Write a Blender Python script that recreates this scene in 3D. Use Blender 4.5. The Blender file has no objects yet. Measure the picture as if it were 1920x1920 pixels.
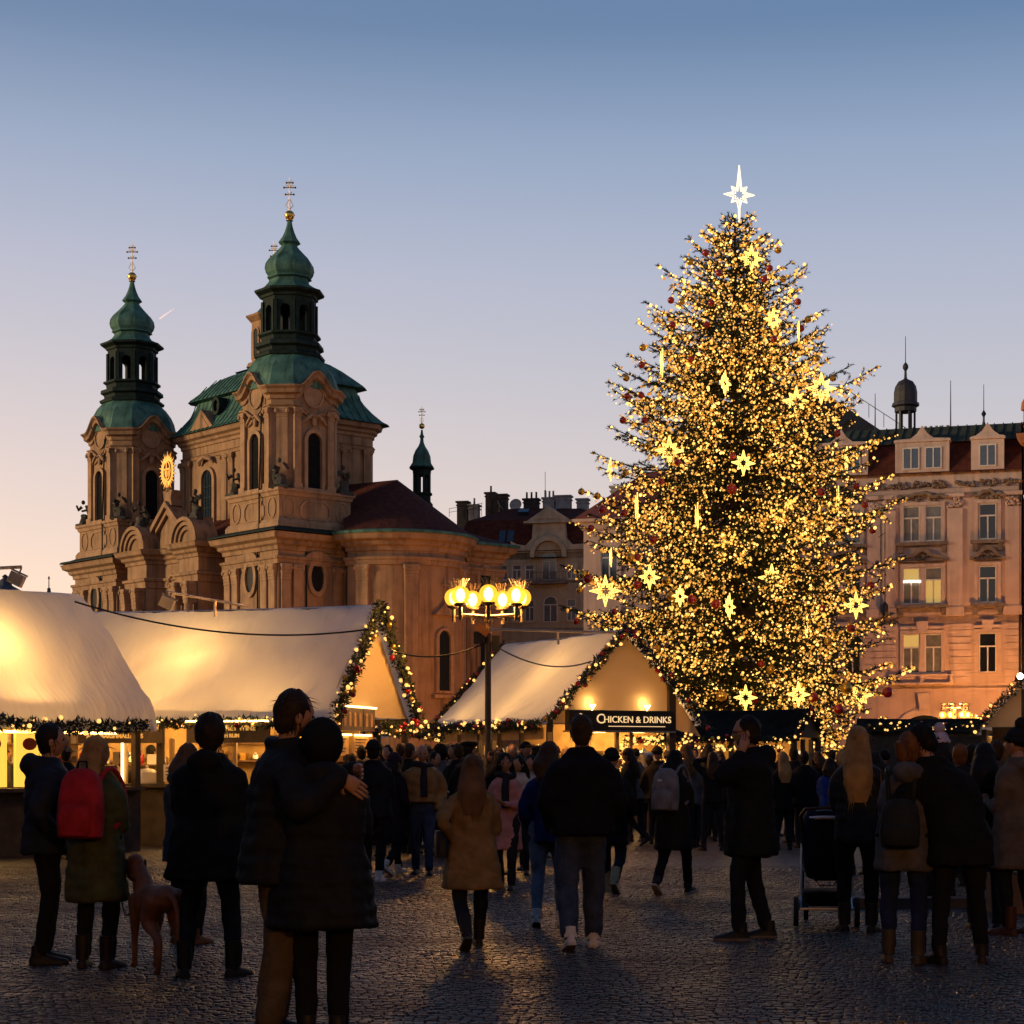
import bpy, bmesh, math, random
import numpy as np
from mathutils import Matrix, Vector
R = math.radians
PI = math.pi
sc = bpy.context.scene
COL = sc.collection

# ------------------------------------------------------------------ camera, sky, sun, exposure
F, CX, HY, CAMH = 3500.0, 960.0, 1425.0, 1.5     # focal length and horizon in 1920-px units
cam_d = bpy.data.cameras.new('camera')
cam_d.sensor_width = 36.0
cam_d.lens = F / 1920.0 * 36.0
cam_d.shift_y = (HY - 960.0) / 1920.0
cam_d.clip_start = 0.5
cam_d.clip_end = 20000.0
cam = bpy.data.objects.new('camera', cam_d)
cam.location = (0, 0, CAMH)
cam.rotation_euler = (R(90), 0, 0)
COL.objects.link(cam)
sc.camera = cam

def pt(px, py, Y):
    return Vector(((px - CX) / F * Y, Y, CAMH + (HY - py) / F * Y))
def ground_y(fy):
    return F * CAMH / (fy - HY)

world = bpy.data.worlds.new('World')
sc.world = world
world.use_nodes = True
nt = world.node_tree
nt.nodes.clear()
def wn(t, **k):
    n = nt.nodes.new(t)
    for a, b in k.items():
        setattr(n, a, b)
    return n
out = wn('ShaderNodeOutputWorld')
SUN_AZ = R(-62)            # set sun stands to the left of the view
SUN_EL = R(3.0)
sdir = Vector((math.sin(SUN_AZ) * math.cos(SUN_EL), math.cos(SUN_AZ) * math.cos(SUN_EL), math.sin(SUN_EL)))
tc = wn('ShaderNodeTexCoord')
nrm = wn('ShaderNodeVectorMath', operation='NORMALIZE')
nt.links.new(tc.outputs['Generated'], nrm.inputs[0])
sep = wn('ShaderNodeSeparateXYZ')
nt.links.new(nrm.outputs[0], sep.inputs[0])
ramp = wn('ShaderNodeValToRGB')
stops = [(0.0, (.34, .25, .21)), (.02, (.78, .60, .47)), (.07, (.77, .62, .54)), (.11, (.66, .575, .555)), (.15, (.59, .54, .57)), (.20, (.495, .495, .575)),
         (.255, (.40, .44, .575)), (.31, (.27, .355, .52)), (.365, (.12, .21, .375)), (.5, (.055, .125, .28)), (.75, (.03, .08, .19)), (1.0, (.022, .06, .155))]
el = ramp.color_ramp.elements
el[0].position, el[0].color = stops[0][0], (*stops[0][1], 1)
el[1].position, el[1].color = stops[-1][0], (*stops[-1][1], 1)
for p_, c_ in stops[1:-1]:
    e_ = el.new(p_)
    e_.color = (*c_, 1)
nt.links.new(sep.outputs['Z'], ramp.inputs[0])
dot = wn('ShaderNodeVectorMath', operation='DOT_PRODUCT')
nt.links.new(nrm.outputs[0], dot.inputs[0])
dot.inputs[1].default_value = (math.sin(SUN_AZ), math.cos(SUN_AZ), 0)
mx = wn('ShaderNodeMath', operation='MAXIMUM')
nt.links.new(dot.outputs['Value'], mx.inputs[0]); mx.inputs[1].default_value = 0.0
pw = wn('ShaderNodeMath', operation='POWER')
nt.links.new(mx.outputs[0], pw.inputs[0]); pw.inputs[1].default_value = 2.4
ab = wn('ShaderNodeMath', operation='ABSOLUTE')
nt.links.new(sep.outputs['Z'], ab.inputs[0])
m1 = wn('ShaderNodeMath', operation='MULTIPLY')
nt.links.new(ab.outputs[0], m1.inputs[0]); m1.inputs[1].default_value = -8.0
ex = wn('ShaderNodeMath', operation='EXPONENT')
nt.links.new(m1.outputs[0], ex.inputs[0])
wf = wn('ShaderNodeMath', operation='MULTIPLY')
nt.links.new(pw.outputs[0], wf.inputs[0]); nt.links.new(ex.outputs[0], wf.inputs[1])
wc = wn('ShaderNodeVectorMath', operation='SCALE')
wc.inputs[0].default_value = (1.25, .52, .10)
nt.links.new(wf.outputs[0], wc.inputs['Scale'])
addc = wn('ShaderNodeVectorMath', operation='ADD')
nt.links.new(ramp.outputs[0], addc.inputs[0]); nt.links.new(wc.outputs[0], addc.inputs[1])
bg = wn('ShaderNodeBackground'); bg.inputs['Strength'].default_value = 1.0
nt.links.new(addc.outputs[0], bg.inputs['Color'])
sky = wn('ShaderNodeTexSky', sky_type='NISHITA', sun_disc=False)
sky.sun_elevation = R(1.0)
sky.sun_rotation = SUN_AZ
bg2 = wn('ShaderNodeBackground'); bg2.inputs['Strength'].default_value = 0.05
nt.links.new(sky.outputs[0], bg2.inputs['Color'])
adds = wn('ShaderNodeAddShader')
nt.links.new(bg.outputs[0], adds.inputs[0]); nt.links.new(bg2.outputs[0], adds.inputs[1])
nt.links.new(adds.outputs[0], out.inputs['Surface'])

sun_d = bpy.data.lights.new('sun', 'SUN')
sun_d.energy = 3.2
sun_d.angle = R(10)
sun_d.color = (1.0, .76, .40)
sun = bpy.data.objects.new('sun', sun_d)
ldir = Vector((math.sin(R(-100)), math.cos(R(-100)), math.tan(R(7)))).normalized()   # afterglow from the left
sun.rotation_euler = ldir.to_track_quat('Z', 'Y').to_euler()
COL.objects.link(sun)

sc.view_settings.view_transform = 'Standard'
sc.view_settings.look = 'None'
sc.view_settings.exposure = 0.0
sc.view_settings.gamma = 1.0
sc.view_settings.use_curve_mapping = False
sc.cycles.use_denoising = True
sc.cycles.max_bounces = 6
sc.cycles.diffuse_bounces = 3
sc.cycles.glossy_bounces = 3
sc.cycles.transmission_bounces = 4
sc.cycles.transparent_max_bounces = 8
sc.cycles.sample_clamp_indirect = 4.0
sc.cycles.caustics_reflective = False
sc.cycles.caustics_refractive = False

# ------------------------------------------------------------------ object helpers
def tag(o, label=None, cat=None, group=None, kind=None):
    if label: o['label'] = label
    if cat: o['category'] = cat
    if group: o['group'] = group
    if kind: o['kind'] = kind
    return o
def empty(name, loc=(0, 0, 0), rz=0.0, label=None, cat=None, group=None):
    o = bpy.data.objects.new(name, None)
    o.empty_display_size = .2
    o.location = loc
    o.rotation_euler = (0, 0, rz)
    COL.objects.link(o)
    return tag(o, label, cat, group)
def kids(o):
    return KIDS.get(o.name, [])
KIDS = {}
def set_parent(o, p):
    o.parent = p
    KIDS.setdefault(p.name, []).append(o)
def link(name, me, m=None, parent=None, loc=None, rz=None):
    o = bpy.data.objects.new(name, me)
    if m is not None and len(me.materials) == 0:
        me.materials.append(m)
    if loc is not None: o.location = loc
    if rz is not None: o.rotation_euler = (0, 0, rz)
    COL.objects.link(o)
    if parent is not None: set_parent(o, parent)
    return o
def copy_tree(o, parent=None):
    c = o.copy()
    COL.objects.link(c)
    if parent is not None:
        set_parent(c, parent)
    for ch in list(kids(o)):
        copy_tree(ch, c)
    return c

class MB:
    """collects shapes into one mesh"""
    def __init__(s, T=None):
        s.v, s.f, s.T = [], [], T
    def add(s, vs, fs):
        o = len(s.v)
        if s.T is not None:
            s.v += [tuple(s.T @ Vector(v)) for v in vs]
        else:
            s.v += [tuple(v) for v in vs]
        s.f += [tuple(i + o for i in f) for f in fs]
        return s
    def merge(s, b):
        o = len(s.v)
        s.v += b.v
        s.f += [tuple(i + o for i in f) for f in b.f]
    def box(s, c, d, rz=0.0):
        x, y, z = d[0] / 2, d[1] / 2, d[2] / 2
        ca, sa = math.cos(rz), math.sin(rz)
        vs = []
        for dz in (-z, z):
            for dx, dy in ((-x, -y), (x, -y), (x, y), (-x, y)):
                vs.append((c[0] + dx * ca - dy * sa, c[1] + dx * sa + dy * ca, c[2] + dz))
        return s.add(vs, [(3, 2, 1, 0), (4, 5, 6, 7), (0, 1, 5, 4), (1, 2, 6, 5), (2, 3, 7, 6), (3, 0, 4, 7)])
    def bx(s, x0, x1, y0, y1, z0, z1):
        return s.box(((x0 + x1) / 2, (y0 + y1) / 2, (z0 + z1) / 2), (abs(x1 - x0), abs(y1 - y0), abs(z1 - z0)))
    def loft(s, rings, cap=True, closed=True):
        n = len(rings[0])
        vs = [p for r in rings for p in r]
        fs = []
        for k in range(len(rings) - 1):
            for i in range(n if closed else n - 1):
                j = (i + 1) % n
                fs.append((k * n + i, k * n + j, (k + 1) * n + j, (k + 1) * n + i))
        if cap:
            fs.append(tuple(range(n - 1, -1, -1)))
            fs.append(tuple((len(rings) - 1) * n + i for i in range(n)))
        return s.add(vs, fs)
    def lathe(s, prof, n=16, c=(0, 0, 0), rot=0.0, sx=1.0, sy=1.0):
        rings = []
        for r, z in prof:
            rings.append([(c[0] + sx * r * math.cos(rot + 2 * PI * i / n), c[1] + sy * r * math.sin(rot + 2 * PI * i / n), c[2] + z) for i in range(n)])
        return s.loft(rings)
    def tube(s, pts, rad, n=8, cap=True):
        pts = [Vector(p) for p in pts]
        if not isinstance(rad, (list, tuple)):
            rad = [rad] * len(pts)
        rings, prev = [], None
        for i, p in enumerate(pts):
            a = pts[max(i - 1, 0)]; b = pts[min(i + 1, len(pts) - 1)]
            t = (b - a).normalized() if (b - a).length > 1e-9 else Vector((0, 0, 1))
            if prev is None:
                u = t.orthogonal().normalized()
            else:
                u = (prev - t * prev.dot(t))
                u = u.normalized() if u.length > 1e-6 else t.orthogonal().normalized()
            prev = u
            w = t.cross(u)
            r = rad[i]
            rings.append([p + (u * math.cos(2 * PI * k / n) + w * math.sin(2 * PI * k / n)) * r for k in range(n)])
        return s.loft(rings, cap)
    def ball(s, c, r, nu=12, nv=8, disp=None, M=None):
        if not isinstance(r, (list, tuple)): r = (r, r, r)
        vs, fs = [], []
        def P(th, ph):
            d = Vector((math.sin(ph) * math.cos(th), math.sin(ph) * math.sin(th), math.cos(ph)))
            q = Vector((d.x * r[0], d.y * r[1], d.z * r[2]))
            if disp: q = disp(d, q)
            if M is not None: q = M @ q
            return (c[0] + q.x, c[1] + q.y, c[2] + q.z)
        vs.append(P(0, 0))
        for j in range(1, nv):
            for i in range(nu):
                vs.append(P(2 * PI * i / nu, PI * j / nv))
        vs.append(P(0, PI))
        for i in range(nu):
            fs.append((0, 1 + i, 1 + (i + 1) % nu))
            for j in range(nv - 2):
                a = 1 + j * nu
                fs.append((a + i, a + nu + i, a + nu + (i + 1) % nu, a + (i + 1) % nu))
            a = 1 + (nv - 2) * nu
            fs.append((a + i, len(vs) - 1, a + (i + 1) % nu))
        return s.add(vs, fs)
    def plate(s, poly, y0, y1):
        """polygon in (x, z), extruded from y0 (front) to y1"""
        n = len(poly)
        vs = [(x, y0, z) for x, z in poly] + [(x, y1, z) for x, z in poly]
        fs = [tuple(range(n)), tuple(range(2 * n - 1, n - 1, -1))]
        fs += [(i, i + n, (i + 1) % n + n, (i + 1) % n) for i in range(n)]
        return s.add(vs, fs)
    def ring(s, outer, inner, y0, y1):
        n = len(outer)
        vs = [(x, y0, z) for x, z in outer] + [(x, y0, z) for x, z in inner] + [(x, y1, z) for x, z in outer] + [(x, y1, z) for x, z in inner]
        fs = []
        for i in range(n):
            j = (i + 1) % n
            fs.append((i, j, n + j, n + i))
            fs.append((n + i, n + j, 3 * n + j, 3 * n + i))
            fs.append((j, i, 2 * n + i, 2 * n + j))
        return s.add(vs, fs)
    def prism(s, poly, z0, z1):
        return s.loft([[(x, y, z0) for x, y in poly], [(x, y, z1) for x, y in poly]])
    def band(s, poly, prof, closed=True, zs=None):
        """moulding: profile (out, z) swept round plan polygon (x, y), mitred; zs adds a height per point"""
        n = len(poly)
        area = sum(poly[i][0] * poly[(i + 1) % n][1] - poly[(i + 1) % n][0] * poly[i][1] for i in range(n))
        sg = 1 if area > 0 else -1
        P = [Vector((p[0], p[1], 0)) for p in poly]
        def en(i):
            d = P[(i + 1) % n] - P[i]
            d = d.normalized()
            return Vector((d.y, -d.x, 0)) * sg
        rings = []
        for i in range(n):
            if not closed and i == 0: m = en(0)
            elif not closed and i == n - 1: m = en(n - 2)
            else:
                a, b = en((i - 1) % n), en(i)
                m = a + b
                m = m / max(m.length_squared / 2, .3)
            z = zs[i] if zs else 0.0
            rings.append([P[i] + m * o + Vector((0, 0, h + z)) for o, h in prof])
        if closed: rings.append(rings[0])
        k = len(prof)
        vs = [p for r in rings for p in r]
        fs = []
        for i in range(len(rings) - 1):
            for j in range(k):
                jj = (j + 1) % k
                fs.append((i * k + j, (i + 1) * k + j, (i + 1) * k + jj, i * k + jj))
        if not closed:
            fs.append(tuple(range(k))); fs.append(tuple((len(rings) - 1) * k + j for j in range(k - 1, -1, -1)))
        return s.add(vs, fs)
    def mesh(s, name, m=None, smooth=False):
        me = bpy.data.meshes.new(name)
        me.from_pydata(s.v, [], s.f)
        if m is not None: me.materials.append(m)
        if smooth: me.polygons.foreach_set('use_smooth', [True] * len(me.polygons))
        me.update()
        return me
    def build(s, name, m, parent=None, smooth=False, fix=True, loc=None):
        me = s.mesh(name, m, smooth)
        if fix:
            bm = bmesh.new(); bm.from_mesh(me)
            bmesh.ops.recalc_face_normals(bm, faces=bm.faces)
            bm.to_mesh(me); bm.free()
            if smooth:
                me.set_sharp_from_angle(angle=R(50))
        return link(name, me, None, parent, loc)

def np_mesh(name, V, Fc, m, smooth=False):
    """fast mesh from numpy arrays; Fc is m x 3 or m x 4"""
    me = bpy.data.meshes.new(name)
    V = np.asarray(V, dtype=np.float32); Fc = np.asarray(Fc, dtype=np.int32)
    k = Fc.shape[1]
    me.vertices.add(len(V)); me.vertices.foreach_set('co', V.ravel())
    me.loops.add(Fc.size); me.loops.foreach_set('vertex_index', Fc.ravel())
    me.polygons.add(len(Fc))
    me.polygons.foreach_set('loop_start', np.arange(0, Fc.size, k, dtype=np.int32))
    me.polygons.foreach_set('loop_total', np.full(len(Fc), k, dtype=np.int32))
    if smooth: me.polygons.foreach_set('use_smooth', np.ones(len(Fc), dtype=bool))
    me.update(calc_edges=True)
    if m is not None: me.materials.append(m)
    return me

def wallT(o, ang):
    """frame on a wall: local x along it, local -y out of it, z up"""
    return Matrix.Translation(Vector(o)) @ Matrix.Rotation(ang, 4, 'Z')
def arch(w, h, n=10, x=0.0, z=0.0, rise=None):
    """arched outline (x, z), w wide and h high in all"""
    rise = w / 2 if rise is None else rise
    p = [(x - w / 2, z), (x + w / 2, z)]
    for i in range(n + 1):
        a = PI * i / n
        p.append((x + w / 2 * math.cos(a), z + h - rise + rise * math.sin(a)))
    return p
def rectp(x0, x1, z0, z1):
    return [(x0, z0), (x1, z0), (x1, z1), (x0, z1)]
def ellp(x, z, a, b, n=20):
    return [(x + a * math.cos(2 * PI * i / n), z + b * math.sin(2 * PI * i / n)) for i in range(n)]

# ------------------------------------------------------------------ materials
MATS = {}
def mat(name, c, rough=.7, metal=0.0, var=.25, vs=3.0, bump=0.0, bs=20.0, spec=.4, c2=None, wave=None, sheen=0.0, stain=None):
    """principled with noise-varied colour; bump: fine relief; wave=(scale, strength): quilting lines across z"""
    if name in MATS: return MATS[name]
    m = bpy.data.materials.new(name); m.use_nodes = True
    n = m.node_tree.nodes; l = m.node_tree.links
    b = n['Principled BSDF']
    b.inputs['Roughness'].default_value = rough
    b.inputs['Metallic'].default_value = metal
    b.inputs['Specular IOR Level'].default_value = spec
    if sheen: b.inputs['Sheen Weight'].default_value = sheen
    t = n.new('ShaderNodeTexCoord')
    nz = n.new('ShaderNodeTexNoise'); nz.inputs['Scale'].default_value = vs; nz.inputs['Detail'].default_value = 6
    l.new(t.outputs['Object'], nz.inputs['Vector'])
    mixn = n.new('ShaderNodeMix'); mixn.data_type = 'RGBA'
    lo = tuple(x * (1 - var) for x in c); hi = tuple(min(1, x * (1 + var)) for x in (c if c2 is None else c))
    if c2 is not None: lo, hi = c, c2
    mixn.inputs['A'].default_value = (*lo, 1); mixn.inputs['B'].default_value = (*hi, 1)
    rp = n.new('ShaderNodeMapRange'); rp.inputs['From Min'].default_value = .32; rp.inputs['From Max'].default_value = .68
    l.new(nz.outputs['Fac'], rp.inputs['Value']); l.new(rp.outputs[0], mixn.inputs['Factor'])
    src = mixn.outputs['Result']
    if stain is not None:                       # streaky weathering: colour, amount
        mp = n.new('ShaderNodeMapping'); mp.inputs['Scale'].default_value = (2.2, 2.2, .18)
        l.new(t.outputs['Object'], mp.inputs['Vector'])
        n2 = n.new('ShaderNodeTexNoise'); n2.inputs['Scale'].default_value = 1.0; n2.inputs['Detail'].default_value = 8
        l.new(mp.outputs[0], n2.inputs['Vector'])
        r2 = n.new('ShaderNodeMapRange'); r2.inputs['From Min'].default_value = .5; r2.inputs['From Max'].default_value = .75; r2.inputs['To Max'].default_value = stain[1]
        l.new(n2.outputs['Fac'], r2.inputs['Value'])
        mm = n.new('ShaderNodeMix'); mm.data_type = 'RGBA'; mm.inputs['B'].default_value = (*stain[0], 1)
        l.new(src, mm.inputs['A']); l.new(r2.outputs[0], mm.inputs['Factor'])
        src = mm.outputs['Result']
    l.new(src, b.inputs['Base Color'])
    h = None
    if bump:
        n3 = n.new('ShaderNodeTexNoise'); n3.inputs['Scale'].default_value = bs; n3.inputs['Detail'].default_value = 5
        l.new(t.outputs['Object'], n3.inputs['Vector'])
        bp = n.new('ShaderNodeBump'); bp.inputs['Strength'].default_value = bump; bp.inputs['Distance'].default_value = .03
        l.new(n3.outputs['Fac'], bp.inputs['Height']); l.new(bp.outputs[0], b.inputs['Normal']); h = bp
    if wave:
        wv = n.new('ShaderNodeTexWave'); wv.bands_direction = 'Z'; wv.inputs['Scale'].default_value = wave[0]; wv.inputs['Distortion'].default_value = 1.2
        l.new(t.outputs['Object'], wv.inputs['Vector'])
        bw = n.new('ShaderNodeBump'); bw.inputs['Strength'].default_value = wave[1]; bw.inputs['Distance'].default_value = .03
        l.new(wv.outputs['Fac'], bw.inputs['Height'])
        if h: l.new(h.outputs[0], bw.inputs['Normal'])
        l.new(bw.outputs[0], b.inputs['Normal'])
    MATS[name] = m
    return m
def emit(name, c, s, island=None, sample='AUTO', base=None):
    """a surface with its own glow; island=(lo, hi) varies its strength bulb by bulb"""
    if name in MATS: return MATS[name]
    m = bpy.data.materials.new(name); m.use_nodes = True
    n = m.node_tree.nodes; l = m.node_tree.links
    b = n['Principled BSDF']
    b.inputs['Base Color'].default_value = (*(base or c), 1)
    b.inputs['Roughness'].default_value = .4
    b.inputs['Emission Color'].default_value = (*c, 1)
    b.inputs['Emission Strength'].default_value = s
    if island:
        g = n.new('ShaderNodeNewGeometry')
        mr = n.new('ShaderNodeMapRange'); mr.inputs['To Min'].default_value = s * island[0]; mr.inputs['To Max'].default_value = s * island[1]
        pwn = n.new('ShaderNodeMath'); pwn.operation = 'POWER'; pwn.inputs[1].default_value = 2.5
        l.new(g.outputs['Random Per Island'], pwn.inputs[0]); l.new(pwn.outputs[0], mr.inputs['Value'])
        l.new(mr.outputs[0], b.inputs['Emission Strength'])
    m.cycles.emission_sampling = sample
    MATS[name] = m
    return m
def tarp(name, c, trans=.45, rough=.45):
    """thin translucent tarpaulin"""
    if name in MATS: return MATS[name]
    m = bpy.data.materials.new(name); m.use_nodes = True
    n = m.node_tree.nodes; l = m.node_tree.links
    b = n['Principled BSDF']; o = n['Material Output']
    b.inputs['Base Color'].default_value = (*c, 1); b.inputs['Roughness'].default_value = rough; b.inputs['Specular IOR Level'].default_value = .5
    t = n.new('ShaderNodeTexCoord')
    nz = n.new('ShaderNodeTexNoise'); nz.inputs['Scale'].default_value = 1.0; nz.inputs['Detail'].default_value = 6; nz.inputs['Distortion'].default_value = .5
    mp = n.new('ShaderNodeMapping'); mp.inputs['Rotation'].default_value = (.6, .5, .5); mp.inputs['Scale'].default_value = (.7, 5.5, 1.6)
    l.new(t.outputs['Object'], mp.inputs['Vector']); l.new(mp.outputs[0], nz.inputs['Vector'])
    bp = n.new('ShaderNodeBump'); bp.inputs['Strength'].default_value = .8; bp.inputs['Distance'].default_value = .10
    l.new(nz.outputs['Fac'], bp.inputs['Height']); l.new(bp.outputs[0], b.inputs['Normal'])
    tr = n.new('ShaderNodeBsdfTranslucent'); tr.inputs['Color'].default_value = (c[0], c[1] * .98, c[2] * .95, 1)
    mix = n.new('ShaderNodeMixShader'); mix.inputs[0].default_value = trans
    l.new(b.outputs[0], mix.inputs[1]); l.new(tr.outputs[0], mix.inputs[2]); l.new(mix.outputs[0], o.inputs['Surface'])
    MATS[name] = m
    return m
def point(name, loc, w, c=(1, .6, .25), r=.15, parent=None):
    d = bpy.data.lights.new(name, 'POINT'); d.energy = w; d.color = c; d.shadow_soft_size = r
    o = bpy.data.objects.new(name, d); o.location = loc
    COL.objects.link(o)
    if parent is not None: set_parent(o, parent)
    return o

STUCCO = mat('church_stucco', (.30, .160, .082), .85, var=.20, vs=.8, bump=.15, bs=9, stain=((.085, .045, .028), .8))
STONE = mat('church_stone', (.34, .185, .098), .85, var=.2, vs=1.2, bump=.2, bs=12, stain=((.09, .05, .032), .65))
COPPER = mat('green_copper', (.032, .080, .064), .65, var=.35, vs=1.2, bump=.1, bs=8, stain=((.012, .030, .026), .9), c2=(.075, .165, .13), spec=.2)
DARKCU = mat('dark_copper', (.006, .010, .009), .7, var=.5, vs=2, c2=(.014, .026, .022), spec=.15)
GOLD = mat('gilding', (.85, .48, .12), .28, metal=1.0, var=.15)
STATUE = mat('statue_stone', (.05, .04, .03), .9, var=.4, vs=4)
REDROOF = mat('red_tile_roof', (.075, .020, .013), .85, spec=.1, var=.35, vs=2.5, bump=.3, bs=6, wave=(3.2, .5))
DARKGLASS = mat('dark_window_glass', (.006, .007, .010), .08, var=.3, spec=.6)
CHURCHGLASS = mat('church_window_glass', (.008, .008, .009), .45, var=.3, spec=.15)
SKYGLASS = mat('reflecting_window_glass', (.02, .03, .045), .05, var=.3, spec=1.0)
WHITEPAINT = mat('white_painted_wood', (.55, .47, .42), .6, var=.12)
BLACK = mat('black_paint', (.01, .01, .01), .45, var=.3)
DARKWOOD = mat('dark_wood', (.035, .020, .012), .7, var=.4, vs=5, bump=.2)
WOOD = mat('brown_wood', (.16, .085, .04), .65, var=.3, vs=6, bump=.15)
METAL = mat('brushed_metal', (.55, .52, .48), .3, metal=1.0, var=.1)
PINE = mat('pine_needles', (.016, .024, .010), .75, var=.5, vs=6)
BARK = mat('bark', (.035, .022, .014), .9, var=.4, vs=5, bump=.4)
REDBALL = mat('red_bauble', (.30, .008, .010), .22, var=.1, spec=.6)
GOLDBALL = mat('gold_bauble', (.60, .34, .07), .3, metal=.8, var=.1)
# ------------------------------------------------------------------ ground of small stone setts
rng = random.Random(7)
def ground_material():
    m = bpy.data.materials.new('sett_paving'); m.use_nodes = True
    n = m.node_tree.nodes; l = m.node_tree.links; b = n['Principled BSDF']
    t = n.new('ShaderNodeTexCoord')
    br = n.new('ShaderNodeTexVoronoi'); br.inputs['Scale'].default_value = 14.0; br.feature = 'F1'
    l.new(t.outputs['Object'], br.inputs['Vector'])
    nz = n.new('ShaderNodeTexNoise'); nz.inputs['Scale'].default_value = .35; nz.inputs['Detail'].default_value = 8
    l.new(t.outputs['Object'], nz.inputs['Vector'])
    hs = n.new('ShaderNodeMix'); hs.data_type = 'RGBA'
    hs.inputs['A'].default_value = (.009, .006, .004, 1); hs.inputs['B'].default_value = (.050, .031, .021, 1)  # darker than the near setts: shade of the joints put into the colour
    sv = n.new('ShaderNodeSeparateColor'); l.new(br.outputs['Color'], sv.inputs[0])
    mp = n.new('ShaderNodeMath'); mp.operation = 'MULTIPLY'
    l.new(sv.outputs[0], mp.inputs[0]); l.new(nz.outputs['Fac'], mp.inputs[1])
    m2 = n.new('ShaderNodeMath'); m2.operation = 'MULTIPLY'; m2.inputs[1].default_value = 1.9
    l.new(mp.outputs[0], m2.inputs[0]); l.new(m2.outputs[0], hs.inputs['Factor'])
    l.new(hs.outputs['Result'], b.inputs['Base Color'])
    rr = n.new('ShaderNodeMapRange'); rr.inputs['To Min'].default_value = .34; rr.inputs['To Max'].default_value = .62
    l.new(nz.outputs['Fac'], rr.inputs['Value']); l.new(rr.outputs[0], b.inputs['Roughness'])
    bp = n.new('ShaderNodeBump'); bp.inputs['Strength'].default_value = 1.0; bp.inputs['Distance'].default_value = .05; bp.invert = True
    l.new(br.outputs['Distance'], bp.inputs['Height']); l.new(bp.outputs[0], b.inputs['Normal'])
    b.inputs['Specular IOR Level'].default_value = .4
    return m
PAVE = ground_material()
def sett_mat():
    m = bpy.data.materials.new('sett_stone'); m.use_nodes = True
    n = m.node_tree.nodes; l = m.node_tree.links; b = n['Principled BSDF']
    t = n.new('ShaderNodeNewGeometry')
    nz = n.new('ShaderNodeTexNoise'); nz.inputs['Scale'].default_value = .6; nz.inputs['Detail'].default_value = 9; nz.inputs['Roughness'].default_value = .65
    l.new(t.outputs['Position'], nz.inputs['Vector'])
    isl = n.new('ShaderNodeMath'); isl.operation = 'MULTIPLY'
    l.new(t.outputs['Random Per Island'], isl.inputs[0]); l.new(nz.outputs['Fac'], isl.inputs[1])
    m2 = n.new('ShaderNodeMath'); m2.operation = 'MULTIPLY'; m2.inputs[1].default_value = 1.7
    l.new(isl.outputs[0], m2.inputs[0])
    mx = n.new('ShaderNodeMix'); mx.data_type = 'RGBA'
    mx.inputs['A'].default_value = (.011, .0065, .004, 1); mx.inputs['B'].default_value = (.068, .038, .024, 1)
    l.new(m2.outputs[0], mx.inputs['Factor']); l.new(mx.outputs['Result'], b.inputs['Base Color'])
    rr = n.new('ShaderNodeMapRange'); rr.inputs['From Min'].default_value = .3; rr.inputs['From Max'].default_value = .7; rr.inputs['To Min'].default_value = .24; rr.inputs['To Max'].default_value = .62; b.inputs['Specular IOR Level'].default_value = .4
    l.new(nz.outputs['Fac'], rr.inputs['Value']); l.new(rr.outputs[0], b.inputs['Roughness'])
    n3 = n.new('ShaderNodeTexNoise'); n3.inputs['Scale'].default_value = 60; n3.inputs['Detail'].default_value = 4
    l.new(t.outputs['Position'], n3.inputs['Vector'])
    bp = n.new('ShaderNodeBump'); bp.inputs['Strength'].default_value = .5; bp.inputs['Distance'].default_value = .01
    l.new(n3.outputs['Fac'], bp.inputs['Height']); l.new(bp.outputs[0], b.inputs['Normal'])
    return m
SETT = sett_mat()
# the sheet dips by 3 cm under the near setts, so that each sett stands with its own joint
gv = [(-3000, -200, -.012), (3000, -200, -.012), (3000, 26.2, -.012), (-3000, 26.2, -.012), (3000, 26.25, 0), (-3000, 26.25, 0), (3000, 6000, 0), (-3000, 6000, 0)]
gm = bpy.data.meshes.new('ground'); gm.from_pydata(gv, [], [(0, 1, 2, 3), (3, 2, 4, 5), (5, 4, 6, 7)]); gm.materials.append(PAVE)
ground = tag(link('ground', gm), kind='structure')
def sett_geo(x, y, w, d, h, a):
    ca, sa = math.cos(a), math.sin(a)
    vs = []
    for s, z in ((1.0, h - .016), (.84, h)):
        for dx, dy in ((-w, -d), (w, -d), (w, d), (-w, d)):
            vs.append((x + (dx * ca - dy * sa) * s / 2, y + (dx * sa + dy * ca) * s / 2, z))
    fs = []
    for k in (0,):
        for i in range(4):
            j = (i + 1) % 4
            fs.append((k + i, k + j, k + 4 + j, k + 4 + i))
    fs.append((4, 5, 6, 7))
    return vs, fs
near_shapes = []
SW = .066
for k in range(16):
    vs, fs = sett_geo(0, 0, SW * rng.uniform(.84, 1.0), SW * rng.uniform(.80, .98), 0, rng.uniform(-.16, .16))
    me = bpy.data.meshes.new('sett'); me.from_pydata(vs, [], fs); me.materials.append(SETT); near_shapes.append(me)
V, Fc, count = [], [], 0
y = 9.3
row = 0
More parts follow.
